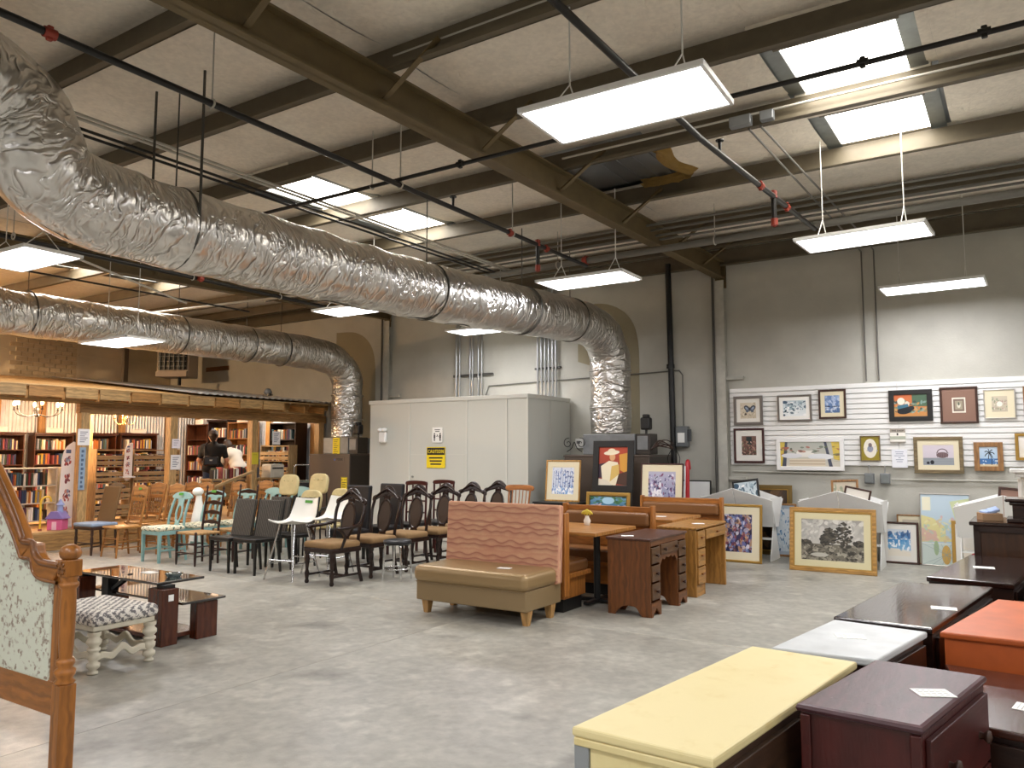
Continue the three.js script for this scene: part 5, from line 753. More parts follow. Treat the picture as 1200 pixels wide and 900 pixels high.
const ART = {
  butterfly: (k, w, h) => { A.bg(k, w, h, '#d8cdb8', '#c9bda6'); A.dabs(k, w, h, 60, ['#b5a78c', '#e5dccb', '#a79a83'], 4, 14, 0, 1, 5); for (const s of [-1, 1]) { A.blob(k, '#3b3f4a', w * 0.6 + s * 34, h * 0.36, 36, 24, s * -0.6); A.blob(k, '#5a6272', w * 0.6 + s * 26, h * 0.5, 22, 17, s * 0.5); A.blob(k, '#9aa6b8', w * 0.6 + s * 36, h * 0.36, 20, 11, s * -0.6); } A.blob(k, '#222', w * 0.6, h * 0.42, 4, 26); A.blob(k, '#4a4038', w * 0.34, h * 0.72, 14, 10); A.dabs(k, w, h, 12, ['#4a4038', '#6b5d4f'], 3, 8, 0.6, 0.85, 8); },
  garden: (k, w, h) => { A.bg(k, w, h, '#7b5c50', '#5d4038'); k.fillStyle = '#1d2a2c'; k.fillRect(w * 0.32, h * 0.05, w * 0.36, h * 0.4); A.dabs(k, w, h, 120, ['#b48a78', '#d7b3a2', '#3c2a26', '#8d5f55', '#6a7a5a'], 4, 13, 0.3, 1, 2); },
  winter: (k, w, h) => { A.bg(k, w, h, '#c8d6dc', '#eef3f4'); A.dabs(k, w, h, 60, ['#6c8695', '#48606f', '#9fb5bf', '#ffffff'], 4, 16, 0.1, 0.6, 4); A.dabs(k, w, h, 20, ['#2f4656', '#ffffff'], 3, 20, 0.6, 0.95, 6); A.blob(k, '#3e5a72', w * 0.08, h * 0.12, 26, 14); },
  sea: (k, w, h) => { A.bg(k, w, h, '#7f9ac6', '#4f6a97'); A.dabs(k, w, h, 40, ['#c9d5ea', '#93aed6', '#6381b4'], 8, 30, 0, 0.55, 9); k.fillStyle = '#3d5680'; k.fillRect(0, h * 0.62, w, h * 0.06); A.dabs(k, w, h, 40, ['#8ca6cc', '#dfe7f2', '#51709f'], 4, 22, 0.68, 1, 12); A.blob(k, '#22304a', w * 0.25, h * 0.63, 20, 5); A.blob(k, '#22304a', w * 0.7, h * 0.63, 26, 4); },
  terrace: (k, w, h) => { A.bg(k, w, h, '#b9beb6', '#d8d2c4'); A.poly(k, '#dbc25a', [[0, 0], [w * 0.1, 0], [w * 0.04, h], [0, h]]); A.poly(k, '#e1c75e', [[w * 0.86, 0], [w, 0], [w, h * 0.75], [w * 0.9, h * 0.7]]); A.poly(k, '#4d5363', [[w * 0.09, 0], [w * 0.13, 0], [w * 0.1, h], [w * 0.03, h]]); A.poly(k, '#4d5363', [[w * 0.74, 0], [w * 0.78, 0], [w * 0.88, h], [w * 0.82, h]]); A.poly(k, '#f2efe8', [[w * 0.3, h * 0.36], [w * 0.55, h * 0.36], [w * 0.6, h * 0.62], [w * 0.22, h * 0.62]]); A.dabs(k, w, h, 26, ['#b06a5a', '#7a5f56', '#5d6a58'], 4, 12, 0.2, 0.55, 6); A.blob(k, '#e9e9ec', w * 0.2, h * 0.56, 34, 16); A.blob(k, '#eceef0', w * 0.68, h * 0.6, 40, 20); for (let i = 0; i < 5; i++) { k.fillStyle = i % 2 ? '#cbb89c' : '#e4d8c2'; k.fillRect(w * 0.16, h * (0.68 + i * 0.06), w * 0.6, h * 0.055); } k.strokeStyle = '#8a7a30'; for (let i = 0; i < 12; i++) { k.beginPath(); k.moveTo(w * 0.9, i * h * 0.07); k.lineTo(w, i * h * 0.07); k.stroke(); } },
  oval: (k, w, h) => { k.fillStyle = '#9b8a2c'; k.fillRect(0, 0, w, h); A.blob(k, '#efe9da', w / 2, h / 2, w * 0.36, h * 0.4); A.blob(k, '#8f97ab', w / 2, h * 0.52, w * 0.16, h * 0.14); A.blob(k, '#7b6d70', w / 2, h * 0.36, w * 0.1, h * 0.09); A.dabs(k, w, h, 12, ['#b9a8b4', '#7a8aa6'], 4, 9, 0.4, 0.68, 3); },
  birds: (k, w, h) => { A.bg(k, w, h, '#c8663a', '#c8904f'); k.fillStyle = '#4b6750'; k.fillRect(w * 0.55, 0, w * 0.45, h * 0.55); A.dabs(k, w, h, 70, ['#6b8a72', '#c8a26a', '#3a4a44', '#d88b4a', '#89a7a0'], 5, 16, 0.3, 0.8, 7); A.blob(k, '#15191f', w * 0.32, h * 0.72, 44, 26, -0.2); A.blob(k, '#1b2026', w * 0.52, h * 0.62, 18, 16); A.blob(k, '#f0e3d2', w * 0.22, h * 0.3, 22, 26); A.blob(k, '#dfd2c0', w * 0.4, h * 0.42, 14, 18); A.poly(k, '#3f7186', [[w * 0.1, h * 0.5], [w * 0.42, h * 0.42], [w * 0.45, h * 0.55], [w * 0.12, h * 0.66]]); },
  square: (k, w, h) => { k.fillStyle = '#8b6a5a'; k.fillRect(0, 0, w, h); k.fillStyle = '#e8e0d0'; k.fillRect(w * 0.3, h * 0.27, w * 0.4, h * 0.46); k.fillStyle = '#7d6a5d'; k.fillRect(w * 0.34, h * 0.315, w * 0.32, h * 0.37); k.fillStyle = '#a49a84'; k.fillRect(w * 0.39, h * 0.37, w * 0.22, h * 0.26); A.blob(k, '#d8d2c0', w * 0.5, h * 0.5, 10, 14); A.blob(k, '#5d6352', w * 0.5, h * 0.46, 6, 8); },
  pale: (k, w, h) => { A.bg(k, w, h, '#cfc4ae', '#c1b6a0'); A.dabs(k, w, h, 50, ['#e8e1d2', '#a9a48c', '#b08f86', '#8f9a80'], 5, 15, 0.1, 0.95, 10); A.blob(k, '#f0ebde', w * 0.5, h * 0.5, 34, 26); },
  basket: (k, w, h) => { A.bg(k, w, h, '#d9cfd8', '#c9c1cc'); k.fillStyle = '#9aa0a6'; k.fillRect(0, h * 0.64, w, h * 0.36); k.strokeStyle = '#6f757c'; k.lineWidth = 2; for (let i = 0; i < 5; i++) { k.beginPath(); k.moveTo(0, h * (0.66 + i * 0.07)); k.lineTo(w, h * (0.66 + i * 0.07)); k.stroke(); } k.strokeStyle = '#5b474b'; k.lineWidth = 6; k.beginPath(); k.arc(w * 0.63, h * 0.4, w * 0.16, Math.PI, 0); k.stroke(); A.blob(k, '#7b6468', w * 0.63, h * 0.5, w * 0.19, h * 0.14); k.strokeStyle = '#4c3c40'; k.lineWidth = 2; for (let i = -3; i < 4; i++) { k.beginPath(); k.moveTo(w * 0.63 + i * 12, h * 0.38); k.lineTo(w * 0.63 + i * 10, h * 0.62); k.stroke(); } A.blob(k, '#20222a', w * 0.3, h * 0.85, 12, 16); A.blob(k, '#20222a', w * 0.17, h * 0.88, 10, 10); },
  palm: (k, w, h) => { A.bg(k, w, h, '#cfdfee', '#9fbfdd'); k.fillStyle = '#4a79b0'; k.fillRect(0, h * 0.6, w, h * 0.28); k.fillStyle = '#d8c7a6'; k.fillRect(0, h * 0.88, w, h * 0.12); k.strokeStyle = '#2b3440'; k.lineWidth = 7; k.beginPath(); k.moveTo(w * 0.66, h * 0.92); k.quadraticCurveTo(w * 0.7, h * 0.6, w * 0.55, h * 0.32); k.stroke(); k.lineWidth = 8; for (let i = 0; i < 7; i++) { const a = i / 7 * 6.28; k.beginPath(); k.moveTo(w * 0.55, h * 0.32); k.quadraticCurveTo(w * 0.55 + Math.cos(a) * 30, h * 0.32 + Math.sin(a) * 24 - 14, w * 0.55 + Math.cos(a) * 52, h * 0.32 + Math.sin(a) * 40 + 10); k.stroke(); } A.dabs(k, w, h, 14, ['#e6eef6', '#3a5f92'], 4, 12, 0.62, 0.95, 5); },
  landscape: (k, w, h) => { A.bg(k, w, h, '#9d9a94', '#d8d4ca'); A.dabs(k, w, h, 120, ['#c9c6be', '#a9a7a1', '#d8d5cc', '#b9b6ae'], 4, 15, 0, 0.5, 21); k.fillStyle = '#6f6a5d'; k.fillRect(0, h * 0.6, w, h * 0.4); A.dabs(k, w, h, 220, ['#4b473d', '#8a8474', '#a7a190', '#343129'], 2, 11, 0.62, 1, 22); A.blob(k, '#b9b6aa', w * 0.3, h * 0.86, w * 0.14, h * 0.05); for (const [x, y, a, b] of [[0.46, 0.42, 0.1, 0.2], [0.38, 0.5, 0.06, 0.12], [0.68, 0.34, 0.14, 0.26], [0.06, 0.57, 0.09, 0.05], [0.93, 0.56, 0.08, 0.07]]) { for (let i = 0; i < 90; i++) { const q = mulberry(i * 7 + Math.round(x * 100)), th = q() * 6.283, rd = Math.sqrt(q()); A.blob(k, ['#2f2c26', '#47433a', '#5d5749', '#3b3831'][i % 4], w * (x + a * rd * Math.cos(th)), h * (y + b * rd * Math.sin(th)), 3 + q() * 4, 2 + q() * 3); } }  k.fillStyle = '#39342b'; k.fillRect(w * 0.67, h * 0.5, 6, h * 0.12); },
  abstract: (k, w, h) => { A.bg(k, w, h, '#54547c', '#2f2c4c'); A.dabs(k, w, h, 260, ['#6a6fa6', '#b58a6a', '#23213a', '#c9a07a', '#7a8fc0', '#8f4f5a', '#d8d4e0'], 4, 17, 0, 1, 31); },
  shore: (k, w, h) => { A.bg(k, w, h, '#d5dde6', '#e8e3da'); A.dabs(k, w, h, 26, ['#3f6ea8', '#5b8fc4', '#2f5488'], 10, 26, 0.16, 0.36, 41); k.fillStyle = '#4a8fc7'; k.fillRect(0, h * 0.38, w, h * 0.2); A.poly(k, '#8fbfe0', [[0, h * 0.58], [w, h * 0.52], [w, h * 0.78], [w * 0.5, h * 0.72], [0, h * 0.7]]); A.poly(k, '#eae3d4', [[0, h * 0.7], [w * 0.5, h * 0.74], [w, h * 0.86], [w, h], [0, h]]); A.dabs(k, w, h, 24, ['#ffffff', '#6fa5d2'], 6, 24, 0.44, 0.72, 44); },
  map: (k, w, h) => { A.bg(k, w, h, '#c3d6e2', '#bcd0dc'); k.fillStyle = '#f0ecd2'; k.fillRect(6, 10, 34, 50); A.poly(k, '#e0d79a', [[0, h * 0.3], [w * 0.25, h * 0.34], [w * 0.5, h * 0.46], [w * 0.5, h * 0.6], [w * 0.7, h * 0.66], [0, h * 0.68]]); A.poly(k, '#dcb9a8', [[0, h * 0.48], [w * 0.3, h * 0.52], [w * 0.36, h * 0.66], [0, h * 0.67]]); A.poly(k, '#cfd8a8', [[w * 0.6, h * 0.1], [w, h * 0.05], [w, h * 0.5], [w * 0.72, h * 0.4]]); A.dabs(k, w, h, 60, ['#e8e2b0', '#d9c6a0', '#b9d0c0', '#d8b0b0'], 4, 14, 0.32, 0.68, 51); k.fillStyle = '#eef0ea'; k.fillRect(0, h * 0.69, w, 5); A.bg; k.fillStyle = '#cfdcd6'; k.fillRect(0, h * 0.7, w, h * 0.3); A.blob(k, '#d8b060', w * 0.5, h * 0.85, 18, 34); A.blob(k, '#a8c098', w * 0.3, h * 0.76, 10, 26); k.strokeStyle = '#8fa5a8'; for (let i = 0; i < 6; i++) { k.beginPath(); k.moveTo(i * w / 5, h * 0.7); k.lineTo(w - i * w / 5, h); k.stroke(); } },
  plain: (k, w, h) => { A.bg(k, w, h, '#f2ede4', '#e4dccd'); A.poly(k, '#ece3d2', [[w * 0.05, h * 0.9], [w * 0.1, h * 0.5], [w * 0.6, h * 0.8], [w * 0.4, h]]); A.blob(k, '#b5394a', w * 0.55, h * 0.86, 36, 20); },
  bluefl: (k, w, h) => { A.bg(k, w, h, '#dfe6ec', '#c9d6e0'); A.dabs(k, w, h, 70, ['#4f7fae', '#7ba6c9', '#2f5a86', '#e9eef2'], 5, 14, 0, 1, 61); },
  oldmaster: (k, w, h) => { A.bg(k, w, h, '#4a3a2c', '#2c221a'); A.dabs(k, w, h, 80, ['#5d4632', '#3a2c20', '#74583a', '#281e16'], 8, 26, 0, 1, 71); A.blob(k, '#7a4a38', w * 0.3, h * 0.7, 26, 34); },
  bluetrees: (k, w, h) => { A.bg(k, w, h, '#dfe3ee', '#c5d3ea'); A.dabs(k, w, h, 150, ['#5f7dbb', '#8fa8d6', '#e8ecf6', '#44588f', '#b8c8e6'], 3, 11, 0.05, 1, 81); A.dabs(k, w, h, 40, ['#6fa0d8', '#ffffff'], 5, 16, 0.7, 1, 82); k.fillStyle = '#44508a'; for (let i = 0; i < 9; i++) k.fillRect(14 + i * w / 9.5, h * 0.15, 3, h * 0.6); },
  hatlady: (k, w, h) => { A.bg(k, w, h, '#b8472c', '#8c3626'); A.poly(k, '#d39a3c', [[w * 0.7, h * 0.2], [w, h * 0.15], [w, h * 0.7], [w * 0.74, h * 0.6]]); A.poly(k, '#3a2a3a', [[0, h * 0.45], [w * 0.3, h * 0.4], [w * 0.2, h * 0.8], [0, h * 0.8]]); A.poly(k, '#ece2c6', [[w * 0.15, h * 0.95], [w * 0.08, h * 0.5], [w * 0.35, h * 0.36], [w * 0.66, h * 0.4], [w * 0.72, h * 0.7], [w * 0.6, h]]); A.poly(k, '#d8b766', [[w * 0.45, h * 0.5], [w * 0.7, h * 0.45], [w * 0.72, h * 0.7], [w * 0.4, h * 0.9]]); A.blob(k, '#d9a878', w * 0.47, h * 0.26, w * 0.1, h * 0.1); A.blob(k, '#f0e6cc', w * 0.44, h * 0.15, w * 0.27, h * 0.06, -0.1); A.blob(k, '#efe4c8', w * 0.44, h * 0.1, w * 0.13, h * 0.06); A.poly(k, '#4a2e22', [[w * 0.62, h * 0.95], [w * 0.7, h * 0.7], [w, h * 0.62], [w, h]]); A.poly(k, '#e0d7c4', [[0, h * 0.82], [w * 0.3, h * 0.86], [w * 0.5, h], [0, h]]); },
  foxgloves: (k, w, h) => { A.bg(k, w, h, '#b9b8cf', '#8c8fb0'); A.dabs(k, w, h, 160, ['#3f3a63', '#6a5f95', '#e8e6f2', '#2a2848', '#a39cc4', '#7a3f63'], 4, 11, 0.1, 1, 91); A.dabs(k, w * 0.5, h, 20, ['#f4f2f8'], 8, 14, 0.35, 0.8, 92); },
  lake: (k, w, h) => { A.bg(k, w, h, '#7fb0d4', '#3a6a8a'); A.dabs(k, w, h, 60, ['#2e5a3a', '#46784a', '#1f4530', '#5b8a58'], 6, 20, 0.1, 0.7, 95); A.blob(k, '#a8d0e6', w * 0.5, h * 0.45, w * 0.16, h * 0.3); A.dabs(k, w, h, 20, ['#4f86ad', '#c8b8c8'], 6, 22, 0.75, 1, 96); },
};
const artMat = {}; for (const n in ART) { const hh = ['oval', 'map', 'hatlady', 'bluefl'].includes(n) ? 256 : 160; artMat[n] = mat(0xffffff, 0.35, { map: canvasTex(384, hh * 2, (k) => { k.scale(2, 2); ART[n](k, 192, hh); }) }); }
// framed picture: base at its lower edge, facing +z, leaning back by lean
function framed(lbl, w, h, fm, fw, art, pos, o = {}) {
  const t = thing('framed_picture', lbl, 'picture', pos, o.turn || 0, o.group), d = o.d || 0.025, tilt = (g) => g.rotateX(-(o.lean || 0)).rotateZ(o.roll || 0);
  const R = (a, b) => [[-a / 2, (h - b) / 2], [a / 2, (h - b) / 2], [a / 2, (h + b) / 2], [-a / 2, (h + b) / 2]];
  obj('frame', tilt(ex(R(w, h), d, 0.006, [R(w - 2 * fw, h - 2 * fw)], 2)), fm, t);
  if (o.liner) obj('liner', tilt(ex(R(w - 2 * fw + 0.004, h - 2 * fw + 0.004), d * 0.7, 0.003, [R(w - 2 * fw - 0.03, h - 2 * fw - 0.03)])), o.liner, t);
  obj('backing', tilt(bx(0, h / 2, -d / 2 + 0.0025, w - fw, h - fw, 0.004)), M.black, t);
  const mw = o.mat || 0; if (mw) obj('mat_board', tilt(ex(R(w - 2 * fw + 0.006, h - 2 * fw + 0.006), 0.004, 0, [R(w - 2 * fw - 2 * mw, h - 2 * fw - 2 * mw)]).translate(0, 0, -0.001)), o.mm || M.paper, t);
  obj('picture', tilt(keepUV(new THREE.BoxGeometry(w - 2 * fw - 2 * mw + 0.008, h - 2 * fw - 2 * mw + 0.008, 0.003)).translate(0, h / 2, -0.0035)), artMat[art], t);
  return t;
}
M.fBlack = mat(0x1b1917, 0.35); M.fBrown = wood(0x4a2a1c, 0.35); M.fGrey = mat(0x77706a, 0.3, { metalness: 0.5 }); M.fRed = wood(0x4a1c1a, 0.35); M.fGold = mat(0xb08a42, 0.35, { metalness: 0.5 }); M.fPine = wood(0xcf9d52, 0.4); M.fOlive = wood(0x8f7c58, 0.5); M.fSilver = mat(0xb8b3ac, 0.3, { metalness: 0.5 }); M.fTan = wood(0xae7f4d, 0.55); M.creamMat = mat(0xe6dcbe, 0.8); M.whiteMat = mat(0xe9e6de, 0.8); M.fDarkGold = mat(0x7c6434, 0.4, { metalness: 0.4 });
const W = -12.425;
framed('butterfly print in a bronze frame at the slatwall corner', 0.46, 0.46, M.fGrey, 0.045, 'butterfly', [-3.57, 1.99, W], { mat: 0.06, mm: M.whiteMat });
framed('courtyard picture in a dark red frame below the butterfly print', 0.48, 0.55, M.fRed, 0.035, 'garden', [-3.57, 1.39, W], { mat: 0.09, mm: M.whiteMat });
framed('pale winter scene in a dark grey frame on the slatwall', 0.51, 0.41, M.fGrey, 0.03, 'winter', [-2.86, 2.03, W], { mat: 0.055, mm: M.paper });
framed('blue seascape in a dark brown frame on the slatwall', 0.39, 0.44, M.fBrown, 0.03, 'sea', [-2.31, 2.06, W], { mat: 0.06, mm: M.creamMat });
framed('wide white-framed terrace view hanging low on the slatwall', 0.98, 0.49, M.white, 0.06, 'terrace', [-2.66, 1.285, W], {});
framed('olive oval portrait in a narrow frame on the slatwall', 0.27, 0.37, M.fOlive, 0.015, 'oval', [-1.81, 1.43, W]);
framed('rustic birds picture in a wide black frame', 0.56, 0.45, M.fBlack, 0.07, 'birds', [-1.26, 2.0, W]);
framed('small print in a wide brown square frame with double mat', 0.46, 0.51, M.fBrown, 0.03, 'square', [-0.66, 1.955, W]);
framed('faded floral print in a thin silver frame', 0.37, 0.40, M.fSilver, 0.015, 'pale', [-0.18, 2.01, W], { mat: 0.08, mm: M.creamMat });
framed('basket still life in a broad taupe frame', 0.61, 0.51, M.fOlive, 0.05, 'basket', [-0.94, 1.265, W], { mat: 0.065, mm: M.creamMat });
framed('palm tree beach print in a tan wooden frame', 0.34, 0.39, M.fTan, 0.065, 'palm', [-0.34, 1.305, W]);
framed('pale print in a gold frame beside the palm tree print', 0.3, 0.36, M.fGold, 0.04, 'plain', [0.12, 1.45, W]);
framed('brown framed print at the end of the upper slatwall row', 0.34, 0.45, M.fTan, 0.035, 'pale', [0.26, 1.985, W]);
tag(plate('shop_sign', label(0.2, 0.2, 128, 128, (k, w, h) => { k.fillStyle = '#f4f1e8'; k.fillRect(0, 0, w, h); k.fillStyle = '#a8a094'; k.fillRect(0, 0, w, 38); text(k, 'THE SHOP', 64, 28, 22, '#3a352f'); k.fillStyle = '#33302c'; k.fillRect(56, 42, 13, 22); k.fillStyle = '#b5baa8'; k.fillRect(0, 72, w, 30); k.fillStyle = '#8a7f72'; k.fillRect(0, 122, w, 6); }), -1.44, 1.80, W, scene, 0, 0.015), 'small square shop sign on the slatwall above a typed notice', 'sign');
tag(plate('typed_notice', label(0.2, 0.26, 128, 168, (k, w, h) => { k.fillStyle = '#eef0f6'; k.fillRect(0, 0, w, h); k.fillStyle = '#9aa0b4'; [70, 60, 84, 20, 62, 48].forEach((n, i) => k.fillRect(64 - n / 2, 20 + i * 18, n, 6)); }), -1.43, 1.47, W - 0.01, scene, 0, 0.006), 'typed white paper notice under the small square shop sign', 'notice');
// leaning on the floor
framed('large grey tree landscape print in a wide pine frame on the floor', 1.07, 0.83, M.fPine, 0.05, 'landscape', [-2.10, 0, -10.9], { mat: 0.1, mm: mat(0xd9d0a8, 0.8), lean: 0.13, d: 0.035, liner: M.fGold });
framed('colourful abstract print in a gold frame leaning behind the oak desk', 0.76, 0.82, M.fGold, 0.035, 'abstract', [-3.46, 0, -11.2], { mat: 0.11, mm: M.creamMat, lean: 0.12, d: 0.03 });
framed('blue seashore print in a dark brown frame on the floor', 0.5, 0.58, M.fBrown, 0.03, 'shore', [-1.47, 0, -12.3], { mat: 0.075, mm: M.whiteMat, lean: 0.1 });
framed('tall pale framed map leaning on the back wall', 0.62, 0.99, M.fSilver, 0.015, 'map', [-0.89, 0, -12.33], { lean: 0.08, d: 0.02 });
framed('gold and white framed picture with a red corner on the floor', 0.5, 0.64, M.fGold, 0.045, 'plain', [-0.56, 0, -12.15], { mat: 0.07, mm: M.whiteMat, lean: 0.12 });
framed('narrow blue floral panel in a tan frame beside the white bin', 0.36, 0.79, M.fTan, 0.03, 'bluefl', [-3.02, 0, -12.2], { mat: 0.05, mm: mat(0xa9b7c8, 0.8), lean: 0.1 });
framed('old dark painting in a broad antique gold frame by the wall', 0.8, 1.06, M.fDarkGold, 0.06, 'oldmaster', [-3.32, 0, -12.3], { lean: 0.08, liner: M.fGold });
framed('small tan framed print peeking out behind the tall map', 0.34, 0.68, M.fTan, 0.02, 'pale', [-1.33, 0, -12.4], { lean: 0.05, mat: 0.05, mm: M.creamMat });
// white print bins
M.corru = mat(0xe9e9e6, 0.55);
function bin(x, z, lbl) {
  const t = thing('print_bin', lbl, 'bin', [x, 0, z]), th = 0.012;
  for (const s of [1, -1]) { const a = Math.atan2(0.24, 0.42); for (const e of [-1, 1]) { const pts = e < 0 ? [[-0.5, 0], [-0.004, 0], [-0.004, 0.64], [-0.54, 0.45]] : [[0.004, 0], [0.5, 0], [0.54, 0.45], [0.004, 0.64]]; obj('panel', ex(pts, th).rotateX(s * a).translate(0, 0.48, s * 0.08), M.corru, t); } }
  for (const s of [-1, 1]) { obj('side_panel', ex([[-0.08, 0.48], [0.08, 0.48], [0.29, 0.9], [-0.29, 0.9]], th).rotateY(Math.PI / 2).translate(s * 0.52, 0, 0), M.corru, t); obj('leg_panel', ex([[-0.05, 0.52], [0.05, 0.52], [0.26, 0], [-0.26, 0]], th).rotateY(Math.PI / 2).translate(s * 0.48, 0, 0), M.corru, t); }
  obj('floor_panel', bx(0, 0.49, 0, 1.0, th, 0.16), M.corru, t); obj('shelf_panel', bx(0, 0.3, 0, 0.95, th, 0.22), M.corru, t);
}
bin(-3.52, -11.75, 'white folded print bin behind the abstract print'); bin(-2.08, -11.7, 'white folded print bin behind the tree landscape print'); bin(-0.18, -11.6, 'white folded print bin near the tall pale map');
framed('black framed print standing in the bin behind the abstract print', 0.4, 0.5, M.fBlack, 0.03, 'winter', [-3.4, 0.66, -11.72], { lean: 0.2, roll: 0.15 }); framed('brown framed print standing in the bin behind the landscape', 0.36, 0.52, M.fTan, 0.03, 'pale', [-2.05, 0.66, -11.75], { lean: 0.15, roll: 0.05 }); framed('dark framed print in the bin behind the landscape, tilted', 0.34, 0.46, M.fBrown, 0.025, 'plain', [-1.95, 0.62, -11.6], { lean: 0.0, roll: -0.2 }); framed('brown framed print standing in the bin near the map', 0.36, 0.5, M.fBrown, 0.03, 'square', [-0.1, 0.62, -11.6], { lean: 0.2, roll: -0.1 });
// pictures on black stands before the air unit
function stand(x, z, w, h, d, lbl) { const t = thing('display_stand', lbl, 'stand', [x, 0, z]); obj('body', bx(0, h / 2, 0, w - 0.04, h - 0.03, d - 0.04, 0.006), M.fBlack, t); obj('top', bx(0, h - 0.015, 0, w, 0.03, d, 0.006), M.black, t); }
stand(-6.05, -10.78, 0.8, 0.79, 0.45, 'black display stand under the blue tree print'); stand(-5.22, -10.78, 0.8, 0.70, 0.45, 'black display stand under the woman in a hat picture'); stand(-4.3, -10.78, 0.95, 0.70, 0.45, 'black display stand under the foxglove print');
const riser = thing('riser_box', 'low black box propping up the hat picture', 'box', [-5.22, 0.7, -10.86]); obj('box', bx(0, 0.13, 0, 0.62, 0.26, 0.14, 0.005), M.fBlack, riser);
framed('blue tree print in a pale wooden frame on a black stand', 0.62, 0.65, M.fPine, 0.025, 'bluetrees', [-6.05, 0.79, -10.8], { mat: 0.09, mm: M.creamMat, lean: 0.1 });
framed('seated woman in a white hat in a wide black frame', 0.68, 0.78, M.fBlack, 0.1, 'hatlady', [-5.2, 0.96, -10.84], { lean: 0.1, d: 0.04 });
framed('small lake painting in a carved gold frame below the hat picture', 0.72, 0.26, M.fGold, 0.045, 'lake', [-5.2, 0.70, -10.68], { lean: 0.1, d: 0.04, liner: M.fDarkGold });
framed('foxglove print in a dark red frame on a black stand', 0.66, 0.70, M.fRed, 0.02, 'foxgloves', [-4.4, 0.70, -10.8], { mat: 0.1, mm: M.creamMat, lean: 0.1 });
M.iron = mat(0x1c1a19, 0.5, { metalness: 0.4 });
{
  const spiral = (s, x, y) => tb(Array.from({ length: 14 }, (_, i) => { const a = i * 0.62, r = 0.012 + i * 0.006; return [x + s * r * Math.cos(a), y + r * Math.sin(a), 0]; }), 0.006, 40, 6);
  const t = thing('iron_scroll', 'curled wrought iron scroll standing behind the blue tree print', 'ornament', [-6.2, 1.57, -11.5]); obj('scroll', [spiral(1, 0.12, 0.14), spiral(-1, -0.12, 0.14), tb([[-0.14, 0.0, 0], [-0.05, 0.06, 0], [0, 0.16, 0], [0.05, 0.06, 0], [0.14, 0.0, 0]], 0.007, 24, 6)], M.iron, t);
  const c = thing('iron_lantern', 'small black iron lantern with a finial by the foxglove print', 'lantern', [-4.62, 0, -11.9]); obj('stand', [cy([0, 0, 0], [0, 1.35, 0], 0.02), cy([0, 0, 0], [0, 0.03, 0], 0.16, 0.16, 20)], M.iron, c);
  const bars = []; for (let i = 0; i < 8; i++) { const a = i / 8 * 6.283; bars.push(tb([[0.09 * Math.cos(a), 1.36, 0.09 * Math.sin(a)], [0.1 * Math.cos(a), 1.48, 0.1 * Math.sin(a)], [0.05 * Math.cos(a), 1.58, 0.05 * Math.sin(a)], [0, 1.62, 0]], 0.005, 12, 5)); } obj('cage', [...bars, cy([0, 1.34, 0], [0, 1.36, 0], 0.1, 0.1, 20), la([[0.006, 0], [0.02, 0.03], [0.008, 0.06], [0.016, 0.09], [0, 0.13]], 0, 1.61, 0, 10)], M.iron, c);
  const w = thing('twig_bundle', 'tangle of dry twigs lying on the brown air unit', 'twigs', [-4.83, 1.6, -11.6]); for (let i = 0; i < 7; i++) obj('twig', tb([[-0.05 + rr(-0.02, 0.02), 0, rr(-0.05, 0.05)], [0.08, 0.05 + i * 0.015, rr(-0.05, 0.05)], [0.2, 0.09 + rr(-0.06, 0.06), rr(-0.05, 0.05)], [0.32, 0.07 + rr(-0.07, 0.07), rr(-0.05, 0.05)]], 0.008, 14, 5), M.chairBrown, w);
  const b = thing('whiteboard', 'white board with dark rim leaning on the back wall', 'board', [-4.42, 0, -12.25]); obj('panel', bx(0, 0.55, 0, 0.5, 1.1, 0.02, 0.004, [-0.08, 0, 0]), M.white, b); obj('rim', [bx(0, 1.1, -0.045, 0.53, 0.02, 0.03, 0.004), bx(0.26, 0.55, 0, 0.02, 1.1, 0.03, 0.004, [-0.08, 0, 0])], M.fBlack, b);
  const r = thing('red_frame', 'red and white curved metal frame standing by the switch box', 'frame', [-4.28, 0, -11.55], 0.2); obj('frame', [tb([[0, 0.1, 0.06], [0, 0.7, 0], [0, 1.3, -0.06], [0, 1.42, -0.14], [0, 1.3, -0.2]], 0.035, 30, 8)], mat(0xb3242a, 0.4), r); obj('spine', bx(-0.03, 0.75, -0.01, 0.02, 1.2, 0.05, 0.006, [-0.06, 0, 0]), M.white, r); obj('toe_plate', bx(0, 0.02, 0.14, 0.3, 0.02, 0.22), M.fBlack, r); for (const s of [-1, 1]) obj('wheel', cy([s * 0.12, 0.1, 0], [s * 0.16, 0.1, 0], 0.1, 0.1, 18), M.black, r);
  const f = thing('flower_vase', 'small yellow flower in a vase behind the banquette', 'vase', [-4.0, 0.7625, -7.7]); obj('vase', la([[0, 0], [0.03, 0], [0.04, 0.05], [0.02, 0.09], [0.025, 0.1]], 0, 0, 0, 14), M.shell, f); for (let i = 0; i < 5; i++) obj('petal', fin(new THREE.SphereGeometry(0.03, 8, 6)).scale(0.5, 1.2, 0.5).rotateZ(i * 0.5 - 1).translate((i - 2) * 0.02, 0.14, 0), mat(0xd8c84a, 0.7), f);
}

